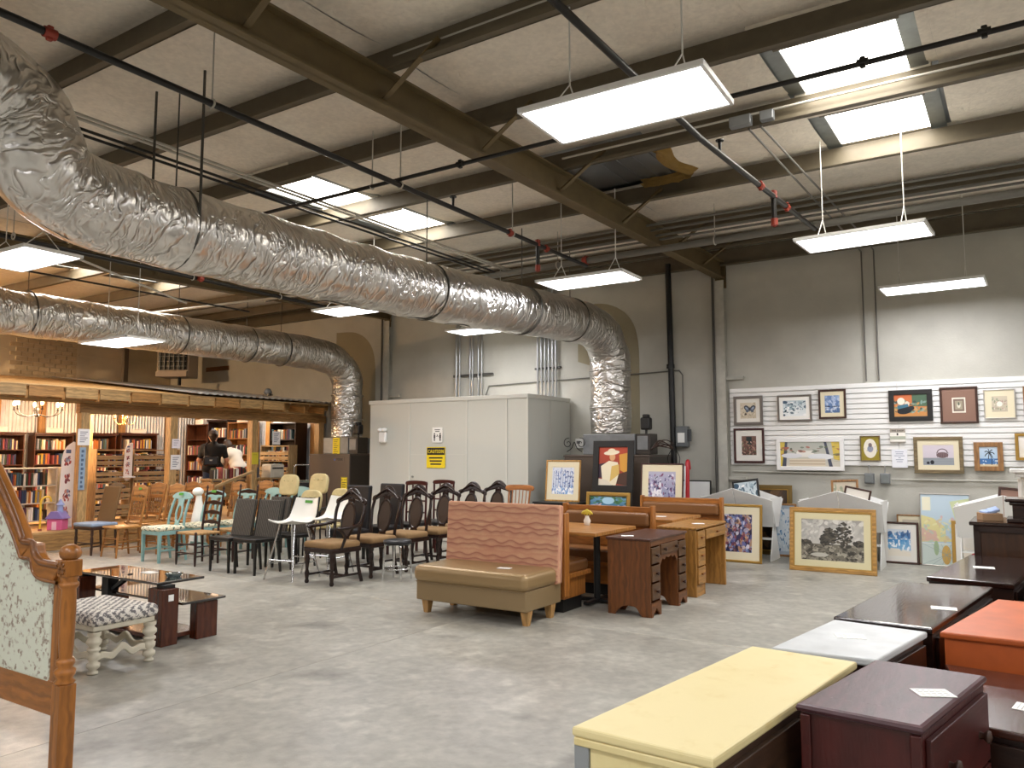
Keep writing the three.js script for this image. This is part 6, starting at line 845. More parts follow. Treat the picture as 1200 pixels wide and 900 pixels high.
// ---------------------------------------------------------------- the book pavilion
M.pine = wood(0xd8b076, 0.55); M.pineDark = wood(0xb98d55, 0.55); M.pineOrange = wood(0xd09a58, 0.55); M.corr = mat(0xd9dadb, 0.4, { metalness: 0.5, map: TX.soft }); M.shelfBrown = wood(0x5a3018, 0.4); M.shelfDark = wood(0x2f1a12, 0.4); M.shelfOak = wood(0xa8703a, 0.45); M.shelfWhite = mat(0xe2dccb, 0.5, { map: TX.soft }); M.rack = wood(0xc9a877, 0.6);
const PY = 0.3;
{
  const t = thing('timber_platform', 'raised timber floor carrying the book pavilion', 'platform');
  for (let i = 0; i < 8; i++) obj('deck_board', bx(-13.35 - i * 0.7, PY - 0.02, -5.7, 0.695, 0.04, 13.3), M.pine, t);
  obj('fascia_board', bx(-12.99, 0.135, -5.7, 0.04, 0.27, 13.3, 0.004), M.pineDark, t); obj('joists', bx(-15.8, 0.13, -5.7, 5.5, 0.25, 13.2), M.shelfDark, t);
}
{
  const t = thing('book_pavilion', 'open timber pavilion with lean-to roof over the bookshelves', 'pavilion');
  for (const z of [-7.05, -8.68, -10.5, -12.3, -4.2, -1.5]) obj('post', bx(-13.08, PY + 0.96, z, 0.15, 1.92, 0.15, 0.006), M.pine, t);
  for (const z of [-8.7, -5.5]) obj('post', bx(-15.9, PY + 1.1, z, 0.1, 2.2, 0.1, 0.006), M.pine, t);
  obj('front_beam', bx(-13.08, 2.29, -9.7, 0.12, 0.17, 5.5, 0.008), M.pineDark, t);
  obj('header_board', bx(-13.06, 2.46, -5.75, 0.05, 0.19, 13.3, 0.006), M.pine, t);
  const sl = Math.atan2(0.56, 5.0);
  for (let z = 0.7; z > -12.5; z -= 0.55) obj('rafter', place(bx(0, 0, 0, 5.25, 0.13, 0.045, 0.004), 0, 0, 0).rotateZ(-sl).translate(-15.18, 2.74, z), M.pineOrange, t);
  for (let z = 0.42, i = 0; z > -12.4; z -= 0.55, i++) { if (z > -10.9) obj('fascia_board', bx(-12.57, 2.5, z, 0.03, 0.17, 0.515, 0.006), i % 3 ? M.pine : M.pineOrange, t); obj('blocking', bx(-13.02, 2.55, z, 0.04, 0.12, 0.49, 0.004), M.pine, t); };
  for (let i = 0; i < 9; i++) obj('sheathing_board', bx(0, 0, 0, 0.585, 0.02, 13.3).rotateZ(-sl).translate(-12.85 - i * 0.585, 2.575 + 0.0 + (i * 0.585) * 0.112 + 0.04, -5.75), i % 2 ? M.pineOrange : M.pine, t);
  obj('roof_sheet', sheet(220, 4, (u, v) => { const z = -12.45 + 3.7 * u, x = -12.53 - 5.2 * v; return [x, 2.635 + (-12.53 - x) * 0.112 + 0.012 * Math.sin(z * 2 * Math.PI / 0.076 * 0.5), z]; }), M.corr, t);
  obj('back_sheet', sheet(1100, 2, (u, v) => { const z = -12.4 + 13.2 * u; return [-17.7 + 0.012 * Math.sin(z * 2 * Math.PI / 0.076), PY + 2.7 * v, z, z, v * 2]; }), M.corr, t);
  obj('end_sheet', sheet(400, 2, (u, v) => { const x = -17.7 + 4.6 * u; return [x, PY + 2.2 * v, -12.4 + 0.012 * Math.sin(x * 2 * Math.PI / 0.076), x, v * 2]; }), M.corr, t);
  for (const z of [-6.2, -7.7, -8.6, -9.5, -10.4, -11.6]) obj('stud', bx(-17.62, PY + 1.3, z, 0.08, 2.6, 0.14, 0.004), M.pineOrange, t);
  for (const x of [-17.5, -16.1, -14.8, -13.3]) obj('stud', bx(x, PY + 1.1, -12.33, 0.14, 2.2, 0.06, 0.004), M.pineOrange, t);
}
{ // ramp rail before the pavilion
  const t = thing('ramp_rail', 'sloping wooden handrail along the ramp to the pavilion', 'railing'); const a = [-12.82, 0.54, -8.3], b = [-12.82, 1.18, -10.3];
  obj('handrail', bx(0, 0, 0, 0.06, 0.05, 2.15, 0.006).rotateX(Math.atan2(0.64, 2.0)).translate(-12.82, 0.86, -9.3), M.rack, t);
  for (let i = 0; i <= 5; i++) { const u = i / 5, z = a[2] + (b[2] - a[2]) * u, y = a[1] + (b[1] - a[1]) * u; obj('baluster', bx(-12.82, (y - 0.02) / 2, z, 0.045, y - 0.02, 0.045, 0.004), M.rack, t); }
}
// ---- bookcases, built facing +z
function bookcase(name, lbl, x, z, turn, w, h, d, rows, m, o = {}) {
  const t = thing(name, lbl, 'bookcase', [x, PY, z], turn), th = 0.022;
  for (const s of [-1, 1]) obj('side_panel', bx(s * (w / 2 - th / 2), h / 2, 0, th, h, d, 0.003), m, t);
  if (!o.open) obj('back_panel', bx(0, h / 2, -d / 2 + 0.006, w - 0.02, h - 0.02, 0.01), m, t);
  const ys = []; for (let i = 0; i <= rows; i++) { const y = 0.07 + i * (h - 0.09) / rows; ys.push(y); obj('shelf', bx(0, y, 0, w - 2 * th, th, d - 0.01, 0.003), m, t); }
  if (o.slats) for (let i = 0; i < rows; i++) for (const e of [0.07, 0.17]) obj('slat', bx(0, ys[i] + e, d / 2 + 0.008, w, 0.075, 0.016, 0.003), m, t);
  if (o.crown) obj('crown', bx(0, h + 0.015, 0.01, w + 0.05, 0.04, d + 0.04, 0.008), m, t);
  return { t, ys, rowH: (h - 0.09) / rows, x, z, turn, w, d };
}
const Q = Math.PI / 2, cases = [
  bookcase('bookcase', 'tall brown bookcase against the metal back wall, full of paperbacks', -17.42, -7.62, Q, 1.0, 1.64, 0.28, 5, M.shelfBrown, { crown: 1 }),
  bookcase('bookcase', 'tall brown bookcase beside the paperback one, behind the flower banner', -17.42, -8.72, Q, 0.8, 1.64, 0.28, 5, M.shelfBrown, { crown: 1 }),
  bookcase('bookcase', 'brown bookcase on the back wall behind the first slatted rack', -17.42, -9.66, Q, 0.85, 1.66, 0.28, 5, M.shelfBrown, { crown: 1 }),
  bookcase('bookcase', 'brown bookcase on the back wall behind the second slatted rack', -17.42, -10.64, Q, 0.9, 1.68, 0.28, 5, M.shelfBrown, { crown: 1 }),
  bookcase('bookcase', 'half-empty red-brown bookcase at the end wall by the corner', -17.0, -12.1, 0, 0.82, 1.96, 0.28, 5, M.shelfBrown),
  bookcase('bookcase', 'very dark bookcase between the red-brown and the oak one', -16.2, -12.1, 0, 0.72, 2.02, 0.28, 5, M.shelfDark, { crown: 1 }),
  bookcase('bookcase', 'oak bookcase at the end wall behind the shoppers', -15.42, -12.1, 0, 0.8, 1.98, 0.28, 5, M.shelfOak),
  bookcase('bookcase', 'tall espresso bookcase at the end wall next to the air unit', -13.86, -12.1, 0, 0.86, 1.93, 0.34, 5, M.shelfDark),
  bookcase('low_bookcase', 'low off-white metal bookcase at the pavilion front', -14.5, -6.85, Q, 0.95, 1.0, 0.3, 3, M.shelfWhite, { open: 1 }),
  bookcase('low_bookcase', 'low off-white metal bookcase half hidden by the flower banner', -14.5, -7.6, Q, 0.42, 1.0, 0.3, 3, M.shelfWhite, { open: 1 }),
  bookcase('slatted_rack', 'pale slatted book rack behind the first timber post', -14.4, -8.3, Q, 0.68, 1.32, 0.26, 4, M.rack, { slats: 1, open: 1 }),
  bookcase('slatted_rack', 'pale slatted book rack between the two timber posts', -14.4, -9.18, Q, 0.98, 1.32, 0.26, 4, M.rack, { slats: 1, open: 1 }),
  bookcase('slatted_rack', 'grey-brown slatted rack in front of the espresso bookcase', -13.75, -11.75, 0, 0.92, 1.42, 0.24, 4, M.rack, { slats: 1, open: 1 }),
];
{
  const t = thing('book_counter', 'long narrow counter holding a row of books by the rail', 'counter', [-13.45, PY, -10.3], Q); obj('top', bx(0, 0.72, 0, 1.2, 0.04, 0.36, 0.004), M.rack, t); for (const s of [-1, 1]) obj('leg_panel', bx(s * 0.56, 0.35, 0, 0.03, 0.7, 0.32), M.rack, t); obj('front_panel', bx(0, 0.5, 0.14, 1.1, 0.36, 0.02), M.pineDark, t); cases.push({ ys: [0.729], rowH: 0.4, x: -13.45, z: -10.3, turn: Q, w: 1.2, d: 0.36, fill: [0.02, 0.95] });
}
// ---- books: boards, rounded spine and pages, colours fixed on the shape
{
  const cols = [0x7a2a24, 0x2d3d5c, 0xd9c9a0, 0x3b4a36, 0xe6e0d2, 0x1f1d20, 0xb8702f, 0x8a8f98, 0x5a2f4a, 0xcaa23c, 0x9c4f4a, 0x44626c, 0xf0ece4, 0x6b4a30];
  const shapes = [[0.022, 0.175, 0.11], [0.03, 0.19, 0.12], [0.036, 0.21, 0.14], [0.045, 0.225, 0.15]], mb = mat(0xffffff, 0.6, { vertexColors: true }), geo = [];
  for (const [w, h, d] of shapes) for (const c of cols) {
    const g = [[bx(-w / 2 + 0.0015, h / 2, 0, 0.003, h, d), c], [bx(w / 2 - 0.0015, h / 2, 0, 0.003, h, d), c], [cy([0, 0, d / 2], [0, h, d / 2], w / 2, w / 2, 6).scale(1, 1, 1), c], [bx(0, h / 2, -0.003, w - 0.006, h - 0.008, d - 0.006), 0xeae4d4]].map(([q, cc]) => { const k = new THREE.Color(cc), a = new Float32Array(q.attributes.position.count * 3); for (let i = 0; i < a.length; i += 3) { a[i] = k.r; a[i + 1] = k.g; a[i + 2] = k.b; } q.setAttribute('color', new THREE.BufferAttribute(a, 3)); return q; });
    geo.push([mergeGeometries(g), w, h, d]);
  }
  const r = mulberry(99), all = [];
  cases.forEach((c, ci) => {
    const nr = c.ys.length > 1 ? c.ys.length - 1 : 1;
    for (let i = 0; i < nr; i++) {
      if (ci === 4 && i === nr - 1) continue;                                  // the half-empty top shelf
      let x = -c.w / 2 + 0.03 + (c.fill ? c.fill[0] * c.w : r() * 0.05); const end = c.w / 2 - 0.035 - (c.fill ? 0 : r() * 0.12); let tilt = 0;
      while (x < end) {
        const g = geo[Math.floor(r() * geo.length)]; if (g[2] > c.rowH - 0.035) { x += 0.001; if (c.rowH < 0.23) { const s = geo[Math.floor(r() * cols.length)]; if (x + s[1] > end) break; all.push([ci, i, s, x + s[1] / 2, c.ys[i], tilt]); x += s[1] + 0.001; } continue; }
        if (x + g[1] > end) break;
        if (r() < 0.03) x += 0.03 + r() * 0.05;
        all.push([ci, i, g, x + g[1] / 2 + tilt * 0.05, c.ys[i], tilt > 0.02 ? tilt : 0]); x += g[1] + 0.0015 + tilt * 0.03;
      }
    }
  });
  const names = ['paperback bookcase', 'paper-stacked bookcase', 'bookcase behind the first rack', 'bookcase behind the second rack', 'half-empty bookcase', 'very dark bookcase', 'oak bookcase', 'espresso bookcase', 'off-white bookcase', 'narrow off-white bookcase', 'first slatted rack', 'second slatted rack', 'grey-brown rack', 'narrow counter'];
  // the ones that show largest stay single things: the nearer units first
  const order = [13, 8, 12, 7, 11, 10, 6, 0, 5, 1, 4, 9, 3, 2], rank = (b) => order.indexOf(b[0]) * 10 + (5 - b[1]); all.sort((a, b) => rank(a) - rank(b));
  const rest = [], word = ['bottom', 'second', 'third', 'fourth', 'top'];
  all.forEach(([ci, i, g, x, y, tl2], k) => {
    const c = cases[ci], m = new THREE.Matrix4().makeRotationY(c.turn).setPosition(c.x, PY + y + 0.0115, c.z).multiply(new THREE.Matrix4().makeTranslation(x, 0, c.d / 2 - g[3] / 2 - 0.035)).multiply(new THREE.Matrix4().makeRotationZ(-tl2));
    if (k < 290) { const o = new THREE.Mesh(g[0], mb); o.name = numbered('book'); m.decompose(o.position, o.quaternion, o.scale); scene.add(o); const n = c.ys.length - 1; tag(o, n > 0 ? 'book upright on the ' + (i === n - 1 ? 'top' : word[i]) + ' shelf of the ' + names[ci] : 'book upright in the row on the narrow counter', 'book', 'books of the ' + names[ci]); }
    else rest.push(g[0].clone().applyMatrix4(m));
  });
  const o = obj('book_rows', rest, mb); tag(o, 'remaining rows of books on the shelves deep inside the pavilion', 'books'); o.userData.kind = 'stuff';
}
// ---- chandeliers and work lights under the pavilion roof
M.bulb = mat(0xfff2d8, 0.4, { emissive: 0xffc27a, emissiveIntensity: 9 }); M.brass = mat(0x8a6a3a, 0.35, { metalness: 0.7 });
function chandelier(lbl, x, y, z, R, n, m, power) {
  const t = thing('chandelier', lbl, 'lamp', [x, y, z]);
  obj('stem', [cy([0, 0, 0], [0, 0.28, 0], 0.01), la([[0, -0.08], [0.015, -0.07], [0.03, -0.03], [0.015, 0], [0.025, 0.04], [0.01, 0.08]], 0, 0, 0, 12)], m, t);
  for (let i = 0; i < n; i++) { const a = i / n * 2 * Math.PI + 0.3, c = Math.cos(a), s = Math.sin(a); const arm = obj('arm', [tb([[0, -0.02, 0], [c * R * 0.45, -0.07, s * R * 0.45], [c * R * 0.85, -0.03, s * R * 0.85], [c * R, 0.05, s * R]], 0.007, 18, 6), la([[0.006, 0.04], [0.035, 0.055], [0.012, 0.06], [0.012, 0.12]], c * R, 0, s * R, 10)], m, t); obj('bulb', la([[0.01, 0.12], [0.028, 0.15], [0.03, 0.175], [0.015, 0.21], [0, 0.22]], c * R, 0, s * R, 10), M.bulb, arm); }
  const l = new THREE.PointLight(WARM.color, power); l.position.set(0, 0.1, 0); l.shadow.radius = 5; l.castShadow = true; l.name = 'chandelier_light'; t.add(l);
}
chandelier('dark iron chandelier with six glowing bulbs over the white bookcase', -15.0, 2.28, -7.25, 0.4, 6, M.iron, 8); chandelier('small brass chandelier hanging behind the slatted racks', -15.4, 2.2, -9.15, 0.2, 4, M.brass, 5); chandelier('unseen brass chandelier added to warm the open end of the pavilion', -15.2, 2.25, -4.2, 0.35, 5, M.brass, 8);  // the last chandelier is out of view, added for its warm light
function tubeLight(lbl, x, y, z, L, turn, power) {
  const t = thing('tube_light', lbl, 'lamp', [x, y, z], turn); obj('housing', [bx(0, 0.02, 0, L, 0.035, 0.14, 0.008)], M.white, t); obj('tube', bx(0, -0.006, 0, L - 0.04, 0.02, 0.1, 0.008), mat(0xffffff, 0.4, { emissive: 0xffffff, emissiveIntensity: 6 }), t);
  for (const s of [-1, 1]) obj('hanger', cy([s * L * 0.4, 0.03, 0], [s * L * 0.4, 0.14, 0], 0.004, 0.004, 5), M.thinWire, t); const l = new THREE.RectAreaLight(0xfff3e0, power, L - 0.06, 0.1); l.position.y = -0.02; l.rotation.x = -Math.PI / 2; l.name = 'tube_glow'; l.castShadow = true; t.add(l);
}
tubeLight('white strip lamp under the pavilion roof above the shopper', -14.35, 2.52, -10.95, 1.2, Q, 20); tubeLight('white strip lamp above the espresso bookcase', -14.2, 2.5, -11.9, 1.2, 0, 26); tubeLight('white strip lamp added to brighten the oak bookcase', -16.3, 2.72, -11.5, 1.2, 0, 28); tubeLight('white strip lamp added to brighten the slatted racks', -15.4, 2.68, -8.6, 1.2, Q, 28); tubeLight('white strip lamp added to brighten the off-white bookcase', -16.2, 2.75, -7.0, 1.2, Q, 28);  // oak, rack and off-white strip lamps are added to brighten the pavilion
{ // warm lamp on the left wall above the roof, lighting brick and ceiling
  const t = thing('wall_lantern', 'warm wall lamp above the pavilion roof', 'lamp', [-18.6, 3.75, -4.6]); obj('bracket', [bx(-0.36, 0, 0, 0.06, 0.2, 0.12, 0.01), cy([-0.34, 0.04, 0], [0, 0.1, 0], 0.012)], M.iron, t); obj('shade', la([[0.02, 0.14], [0.1, 0.06], [0.13, 0.0], [0.125, 0.0], [0.09, 0.05], [0.015, 0.13]], 0, 0, 0, 18), M.iron, t); obj('bulb', la([[0.015, 0.06], [0.05, 0.0], [0.05, -0.03], [0, -0.06]], 0, 0, 0, 12), M.bulb, t);
  const l = new THREE.PointLight(WARM.color, 45); l.shadow.radius = 4; l.castShadow = true; l.position.set(0, 0, 0); l.name = 'lantern_light'; t.add(l);
}
// ---- signs, banners, small things
const lines = (bg, n, c = '#8d8f9a') => (k, w, h) => { k.fillStyle = bg; k.fillRect(0, 0, w, h); k.fillStyle = c; for (let i = 0; i < n; i++) k.fillRect(w * 0.18, h * (0.16 + i * 0.72 / n), w * (0.64 - (i % 3) * 0.12), h * 0.05); };
const noteA = label(0.2, 0.27, 96, 128, lines('#f3f1f2', 6)), noteB = label(0.17, 0.17, 96, 96, lines('#f1ecf4', 3)), noteY = label(0.16, 0.24, 64, 96, lines('#d6c83a', 1, '#b5a72c'));
for (const [L, x, y, z, l] of [[noteA, -12.99, 1.81, -7.02, 'typed paper taped to the first timber post'], [noteB, -12.99, 1.72, -8.72, 'square typed paper on the second timber post'], [noteA, -12.99, 1.38, -8.72, 'long typed paper low on the second timber post'], [noteY, -12.99, 1.44, -10.5, 'yellow paper taped to the third timber post'], [noteA, -12.98, 1.86, -11.02, 'white notice hanging beside the third timber post']]) { const o = tag(plate('paper_notice', L, 0, 0, 0, scene, Q), l, 'notice'); o.position.set(x, y, z); }
for (const [x, z, l, y] of [[-17.25, -7.6, 'paper shelf sign on the paperback bookcase', 2.06], [-17.25, -8.7, 'paper shelf sign on the paper-stacked bookcase', 2.06], [-17.25, -10.6, 'paper shelf sign on the bookcase behind the second rack', 2.09]]) { const o = tag(plate('shelf_sign', label(0.34, 0.1, 96, 28, lines('#f2e6da', 1)), 0, 0, 0, scene, Q), l, 'sign'); o.position.set(x, y - 0.03, z); }
for (const [x, l, y] of [[-17.0, 'paper shelf sign on the half-empty bookcase', 2.31], [-16.2, 'paper shelf sign on the very dark bookcase', 2.42], [-15.4, 'paper shelf sign on the oak bookcase', 2.33]]) { const o = tag(plate('shelf_sign', label(0.3, 0.12, 96, 38, lines('#f4dcc4', 2)), 0, 0, 0, scene), l, 'sign'); o.position.set(x, y, -12.02); }
{
  const ban = canvasTex(128, 512, (k, w, h) => { k.fillStyle = '#efe9e4'; k.fillRect(0, 0, w, h); const r = mulberry(5); for (let j = 0; j < 4; j++) { const y = 110 + j * 105; for (let i = 0; i < 16; i++) { k.fillStyle = ['#b0524a', '#c98a7a', '#7a3d44', '#8a8fa0'][Math.floor(r() * 4)]; k.beginPath(); k.ellipse(64 + (r() - 0.5) * 56, y + (r() - 0.5) * 58, 6 + r() * 9, 5 + r() * 8, r() * 3, 0, 7); k.fill(); } } k.fillStyle = '#5a6a8c'; k.fillRect(40, 46, 50, 22); });
  const shape = (w, h) => smooth([[-w / 2, 0], [w / 2, 0], [w / 2, h * 0.6], [w / 2, h * 0.97], [w * 0.2, h * 0.985], [-w * 0.3, h * 0.9], [-w / 2, h * 0.7]], 5);
  const banner = (x, z, w, h, y0, lbl) => { const t = thing('feather_banner', lbl, 'banner', [x, y0, z], Q * 0.9); const s = new THREE.Shape(shape(w, h).map((q) => new THREE.Vector2(...q))), g = new THREE.ExtrudeGeometry(s, { depth: 0.012, bevelEnabled: false }); const uv = g.attributes.uv, p = g.attributes.position; for (let i = 0; i < uv.count; i++) uv.setXY(i, p.getX(i) / w + 0.5, p.getY(i) / h); obj('cloth', keepUV(g), mat(0xffffff, 0.8, { map: ban }), t); obj('pole', cy([w / 2 + 0.01, 0, 0], [w / 2 + 0.01, h, 0], 0.012), M.white, t); obj('base', bx(0, 0.015, 0, w + 0.1, 0.03, 0.2, 0.006), M.white, t); };
  banner(-13.45, -7.02, 0.2, 1.43, PY + 0.004, 'tall white feather banner with red flower print by the first post'); banner(-14.19, -8.52, 0.13, 0.66, 1.08, 'slim white feather banner with dark flower print');
  const o = tag(plate('vertical_sign', label(0.1, 0.7, 64, 300, (k, w, h) => { k.fillStyle = '#8fa6bd'; k.fillRect(0, 0, w, h); k.fillStyle = '#4b5f7a'; for (let i = 0; i < 9; i++) k.fillRect(18, 18 + i * 31, 28 - (i % 2) * 8, 18); }), 0, 0, 0, scene, Q, 0.012), 'pale blue vertical sign hanging on the first timber post', 'sign'); o.position.set(-12.985, 1.29, -7.01);
  const h = thing('toy_house', 'pink plastic toy house with purple roof on the platform edge', 'toy', [-13.25, PY, -6.8], 0.6); obj('walls', [bx(0, 0.09, 0, 0.24, 0.18, 0.2, 0.01)], mat(0xd8689a, 0.45), h); obj('roof', [ex([[-0.15, 0], [0.15, 0], [0.06, 0.12], [-0.06, 0.12]], 0.24, 0.006).translate(0, 0.18, 0)], mat(0x8a7cc0, 0.45), h); obj('tower', [cy([0.03, 0.28, 0], [0.03, 0.4, 0], 0.05, 0.045, 14), cy([0.03, 0.4, 0], [0.03, 0.5, 0], 0.07, 0.004, 14)], mat(0x9aa8d8, 0.45), h); obj('door', bx(0, 0.07, 0.104, 0.07, 0.13, 0.008), mat(0xf0c8da, 0.5), h);
  const c = thing('toy_cane', 'yellow crook-handled toy cane leaning beside the toy house', 'toy', [-13.3, PY, -6.55]); obj('cane', tb([[0, 0, 0], [0, 0.3, 0], [0, 0.46, 0], [0, 0.53, -0.05], [0, 0.53, -0.13], [0, 0.46, -0.16]], 0.016, 40, 8), mat(0xe3bb3a, 0.45), c); obj('foot', cy([0, 0, 0], [0, 0.03, 0], 0.03, 0.02), mat(0x8a3a2a, 0.5), c);
  const p = thing('printer', 'off-white desktop printer on the pavilion table', 'printer', [-13.3, 1.03, -11.22], Q); obj('body', bx(0, 0.13, 0, 0.36, 0.26, 0.3, 0.02), M.shelfWhite, p); obj('paper_slot', bx(0, 0.2, 0.152, 0.28, 0.03, 0.01), M.black, p); obj('lid', bx(0, 0.27, 0, 0.34, 0.03, 0.28, 0.01), M.shelfWhite, p);
  const tt = thing('side_table', 'plain wooden table under the printer', 'table', [-13.3, PY, -11.3]); obj('top', bx(0, 0.715, 0, 0.36, 0.03, 0.56, 0.004), M.rack, tt); for (const sx of [-1, 1]) for (const sz of [-1, 1]) obj('leg', bx(sx * 0.15, 0.35, sz * 0.25, 0.04, 0.7, 0.04), M.rack, tt);
  const st = thing('step_cart', 'small silver framed cart standing by the brown air unit', 'cart', [-12.66, 0, -11.5], 0.8); obj('frame', [tb([[-0.2, 0.95, 0], [-0.2, 1.25, 0], [-0.15, 1.3, 0], [0.15, 1.3, 0], [0.2, 1.25, 0], [0.2, 0.95, 0]], 0.014, 40, 8, false, 0.1), bx(0, 0.96, 0.05, 0.44, 0.06, 0.2, 0.01)], M.chrome, st); obj('body', [bx(0, 0.5, 0, 0.34, 0.9, 0.28, 0.01)], M.black, st); for (const s of [-1, 1]) obj('drawer_face', bx(s * 0.08, 0.78, 0.142, 0.1, 0.1, 0.01), M.paper, st);
  const fs = thing('flood_light', 'small round spotlight sitting on the pavilion roof edge', 'lamp', [-13.2, 2.745, -10.95]); obj('head', la([[0, 0], [0.07, 0.01], [0.09, 0.06], [0.05, 0.13], [0, 0.14]], 0, 0.02, 0, 14), M.greyMetal, fs); obj('foot', bx(0, 0.02, 0, 0.2, 0.04, 0.1, 0.006), M.fBlack, fs);
}
// ---------------------------------------------------------------- shoppers
function field(bones, lo, hi, cell, k = 0.03) { // smooth union of tapered capsules, meshed
  const s = Math.max(hi[0] - lo[0], hi[1] - lo[1], hi[2] - lo[2]), n = Math.ceil(s / cell) + 4, mc = new MarchingCubes(n, new THREE.MeshBasicMaterial(), false, false, 200000), S = mc.size, half = s / 2 * n / (n - 4), c = [(lo[0] + hi[0]) / 2, (lo[1] + hi[1]) / 2, (lo[2] + hi[2]) / 2];
  for (let z = 0; z < S; z++) for (let y = 0; y < S; y++) for (let x = 0; x < S; x++) {
    const p = [c[0] + (x / (S / 2) - 1) * half, c[1] + (y / (S / 2) - 1) * half, c[2] + (z / (S / 2) - 1) * half]; let d = 1e3;
    for (const [a, b, r0, r1] of bones) { const ab = [b[0] - a[0], b[1] - a[1], b[2] - a[2]], ap = [p[0] - a[0], p[1] - a[1], p[2] - a[2]], L = ab[0] ** 2 + ab[1] ** 2 + ab[2] ** 2 || 1e-9, t = clamp((ap[0] * ab[0] + ap[1] * ab[1] + ap[2] * ab[2]) / L, 0, 1), e = Math.hypot(ap[0] - ab[0] * t, ap[1] - ab[1] * t, ap[2] - ab[2] * t) - (r0 + (r1 - r0) * t); if (d > 900) d = e; else { const h = clamp(0.5 + 0.5 * (d - e) / k, 0, 1); d = d * (1 - h) + e * h - k * h * (1 - h); } }
    mc.field[x + y * S + z * S * S] = -d;
  }
  mc.isolation = 0; mc.update(); const g = new THREE.BufferGeometry(), m = mc.count;
  g.setAttribute('position', new THREE.BufferAttribute(mc.positionArray.slice(0, m * 3), 3)); g.setAttribute('normal', new THREE.BufferAttribute(mc.normalArray.slice(0, m * 3), 3)); g.scale(half, half, half); g.translate(...c); return fin(g, 1);
}
function person(lbl, pos, turn, P, o) {
  const t = thing('person', lbl, 'person', pos, turn), B = [], hand = [];
  const { hip, chest, neck, head, sh, el, wr, kn, an } = P;
  B.push([hip, chest, 0.13, 0.135], [[hip[0] - 0.08, hip[1], hip[2]], [hip[0] + 0.08, hip[1], hip[2]], 0.115, 0.115], [[chest[0] - 0.1, chest[1], chest[2]], [chest[0] + 0.1, chest[1], chest[2]], 0.115, 0.115], [chest, neck, 0.1, 0.055], [neck, head, 0.052, 0.06]);
  const skin = [...B]; const H = [[head[0], head[1] + 0.02, head[2] - 0.01], [head[0], head[1] + 0.07, head[2] - 0.015], 0.085, 0.09]; skin.push(H, [[head[0], head[1] - 0.02, head[2] + 0.03], [head[0], head[1] - 0.055, head[2] + 0.05], 0.06, 0.035]);
  const sleeves = [], legs = [];
  for (const s of [0, 1]) { skin.push([sh[s], el[s], 0.055, 0.042], [el[s], wr[s], 0.042, 0.028]); sleeves.push([chest, sh[s], 0.1, 0.066], [sh[s], o.long ? el[s] : [0, 1, 2].map((i) => sh[s][i] + (el[s][i] - sh[s][i]) * 0.7), 0.068, 0.058]); if (o.long) sleeves.push([el[s], wr[s], 0.052, 0.04]);
    const hp = [hip[0] + (s ? 0.09 : -0.09), hip[1] - 0.02, hip[2]]; skin.push([hp, kn[s], 0.085, 0.055], [kn[s], an[s], 0.058, 0.036], [an[s], [an[s][0], 0.04, an[s][2] + 0.12], 0.04, 0.035]); legs.push([hp, kn[s], 0.105, 0.075], [kn[s], [an[s][0], an[s][1] + 0.02, an[s][2]], 0.074, 0.062]);
    const d = [0, 1, 2].map((i) => wr[s][i] - el[s][i]), L = Math.hypot(...d), u = d.map((q) => q / L), sgn = s ? 1 : -1, pt = (a, b, c) => [wr[s][0] + u[0] * a + c * 0.4, wr[s][1] + u[1] * a, wr[s][2] + u[2] * a + b]; hand.push(cy(wr[s], pt(0.08, 0, 0), 0.028, 0.036, 10)); [[-0.027, 0.06], [-0.009, 0.072], [0.009, 0.068], [0.027, 0.052]].forEach(([b, l]) => hand.push(cy(pt(0.075, b, 0), pt(0.075 + l * 0.6, b, -sgn * 0.006), 0.0095, 0.009, 7), cy(pt(0.075 + l * 0.6, b, -sgn * 0.006), pt(0.075 + l, b, -sgn * 0.03), 0.009, 0.007, 7))); hand.push(cy(pt(0.025, 0.03, 0), pt(0.07, 0.06, -sgn * 0.01), 0.012, 0.009, 7)); }
  const bounds = (b, m = 0.16) => [[0, 1, 2].map((i) => Math.min(...b.flatMap((q) => [q[0][i], q[1][i]])) - m), [0, 1, 2].map((i) => Math.max(...b.flatMap((q) => [q[0][i], q[1][i]])) + m)];
  const face = []; face.push(place(fin(new THREE.SphereGeometry(0.013, 8, 6)), head[0] - 0.03, head[1] + 0.035, head[2] + 0.07), place(fin(new THREE.SphereGeometry(0.013, 8, 6)), head[0] + 0.03, head[1] + 0.035, head[2] + 0.07), cy([head[0], head[1] + 0.03, head[2] + 0.075], [head[0], head[1] - 0.005, head[2] + 0.1], 0.008, 0.014, 8), bx(head[0], head[1] - 0.035, head[2] + 0.083, 0.04, 0.01, 0.012, 0.004)); for (const e of [-1, 1]) face.push(place(fin(new THREE.SphereGeometry(0.022, 8, 6)).scale(0.5, 1.3, 0.9), head[0] + e * 0.088, head[1] + 0.03, head[2] - 0.005));
  obj('body', [field(skin, ...bounds(skin), 0.017), ...hand, ...face], M.skin, t);
  const shirt = [...B.slice(0, 4).map(([a, b, r, q]) => [a, b, r + 0.022, q + (q < 0.07 ? 0.012 : 0.022)]), ...sleeves]; obj('shirt', field(shirt, ...bounds(shirt), 0.017, 0.04), o.shirt, t);
  const trou = [...legs, [[hip[0] - 0.07, hip[1], hip[2]], [hip[0] + 0.07, hip[1], hip[2]], 0.13, 0.13]]; obj('trousers', field(trou, ...bounds(trou), 0.018, 0.04), o.trousers, t);
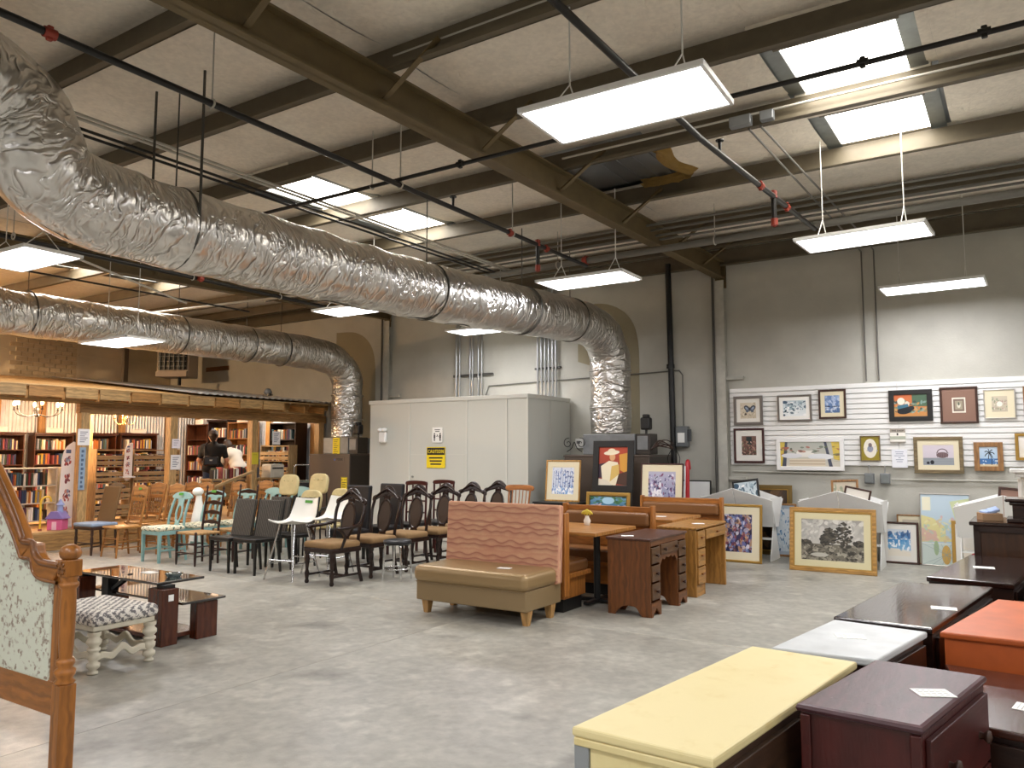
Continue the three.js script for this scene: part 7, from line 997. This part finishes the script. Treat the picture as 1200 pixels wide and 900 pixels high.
  const hairB = [[[head[0], head[1] + 0.06, head[2] - 0.035], [head[0], head[1] + 0.1, head[2] - 0.01], 0.092, 0.088], [[head[0], head[1] + 0.04, head[2] - 0.06], [head[0], head[1] - (o.hairLong || 0.02), head[2] - 0.06], 0.07, 0.055]]; obj('hair', field(hairB, ...bounds(hairB, 0.12), 0.01), o.hair, t);
  for (const s of [0, 1]) obj('shoe', bx(an[s][0], 0.04, an[s][2] + 0.05, 0.095, 0.08, 0.27, 0.035), M.black, t);
  return t;
}
M.skin = mat(0xc89478, 0.55); M.blackShirt = mat(0x111113, 0.85); M.jeans = mat(0x2b3c58, 0.85, { bumpMap: TX.weave, bumpScale: 0.001 }); M.whiteShirt = mat(0xaeaba5, 0.85); M.hairDark = mat(0x2a1b12, 0.6);
{
  const a = person('person in black top and jeans carrying a black shoulder bag, back turned', [-14.2, PY, -10.4], -2.2, { hip: [0, 0.93, 0], chest: [0, 1.3, 0.0], neck: [0, 1.45, -0.01], head: [0.01, 1.56, 0.03], sh: [[-0.19, 1.36, 0], [0.19, 1.36, 0]], el: [[-0.27, 1.1, 0.03], [0.27, 1.1, 0.05]], wr: [[-0.24, 0.94, 0.2], [0.22, 0.98, 0.24]], kn: [[-0.1, 0.5, 0.02], [0.1, 0.5, 0.02]], an: [[-0.11, 0.09, -0.02], [0.11, 0.09, -0.02]] }, { shirt: M.blackShirt, trousers: M.jeans, hair: M.hairDark, hairLong: 0.0 });
  const b = thing('shoulder_bag', 'black leather shoulder bag on the back of the person', 'bag', [-14.2, PY, -10.4], -2.2); obj('pouch', bx(0.04, 1.08, -0.2, 0.3, 0.2, 0.1, 0.04), M.blackLeather, b); obj('strap', tb([[0.16, 1.14, -0.19], [0.17, 1.35, -0.13], [0.12, 1.45, 0.0], [0.0, 1.25, 0.16]], 0.012, 30, 6), M.blackLeather, b); obj('buckle', bx(0.04, 1.1, -0.252, 0.06, 0.03, 0.012, 0.004), M.chrome, b);
  person('person in a pale shirt bending towards the bookshelf', [-14.72, PY, -11.42], -1.5, { hip: [0, 0.9, -0.06], chest: [0, 1.2, 0.16], neck: [0, 1.32, 0.26], head: [0, 1.37, 0.36], sh: [[-0.18, 1.24, 0.2], [0.18, 1.24, 0.2]], el: [[-0.22, 0.98, 0.26], [0.22, 0.98, 0.28]], wr: [[-0.18, 0.86, 0.44], [0.18, 0.9, 0.46]], kn: [[-0.1, 0.48, 0.0], [0.1, 0.48, 0.02]], an: [[-0.11, 0.09, -0.06], [0.11, 0.09, -0.05]] }, { shirt: M.whiteShirt, trousers: M.jeans, hair: M.hairDark, hairLong: 0.03 });
}

// ---------------------------------------------------------------- shadows and hand over
scene.traverse((o) => { if (o.isMesh) { o.castShadow = true; o.receiveShadow = true; } });
renderer.render(scene, camera);
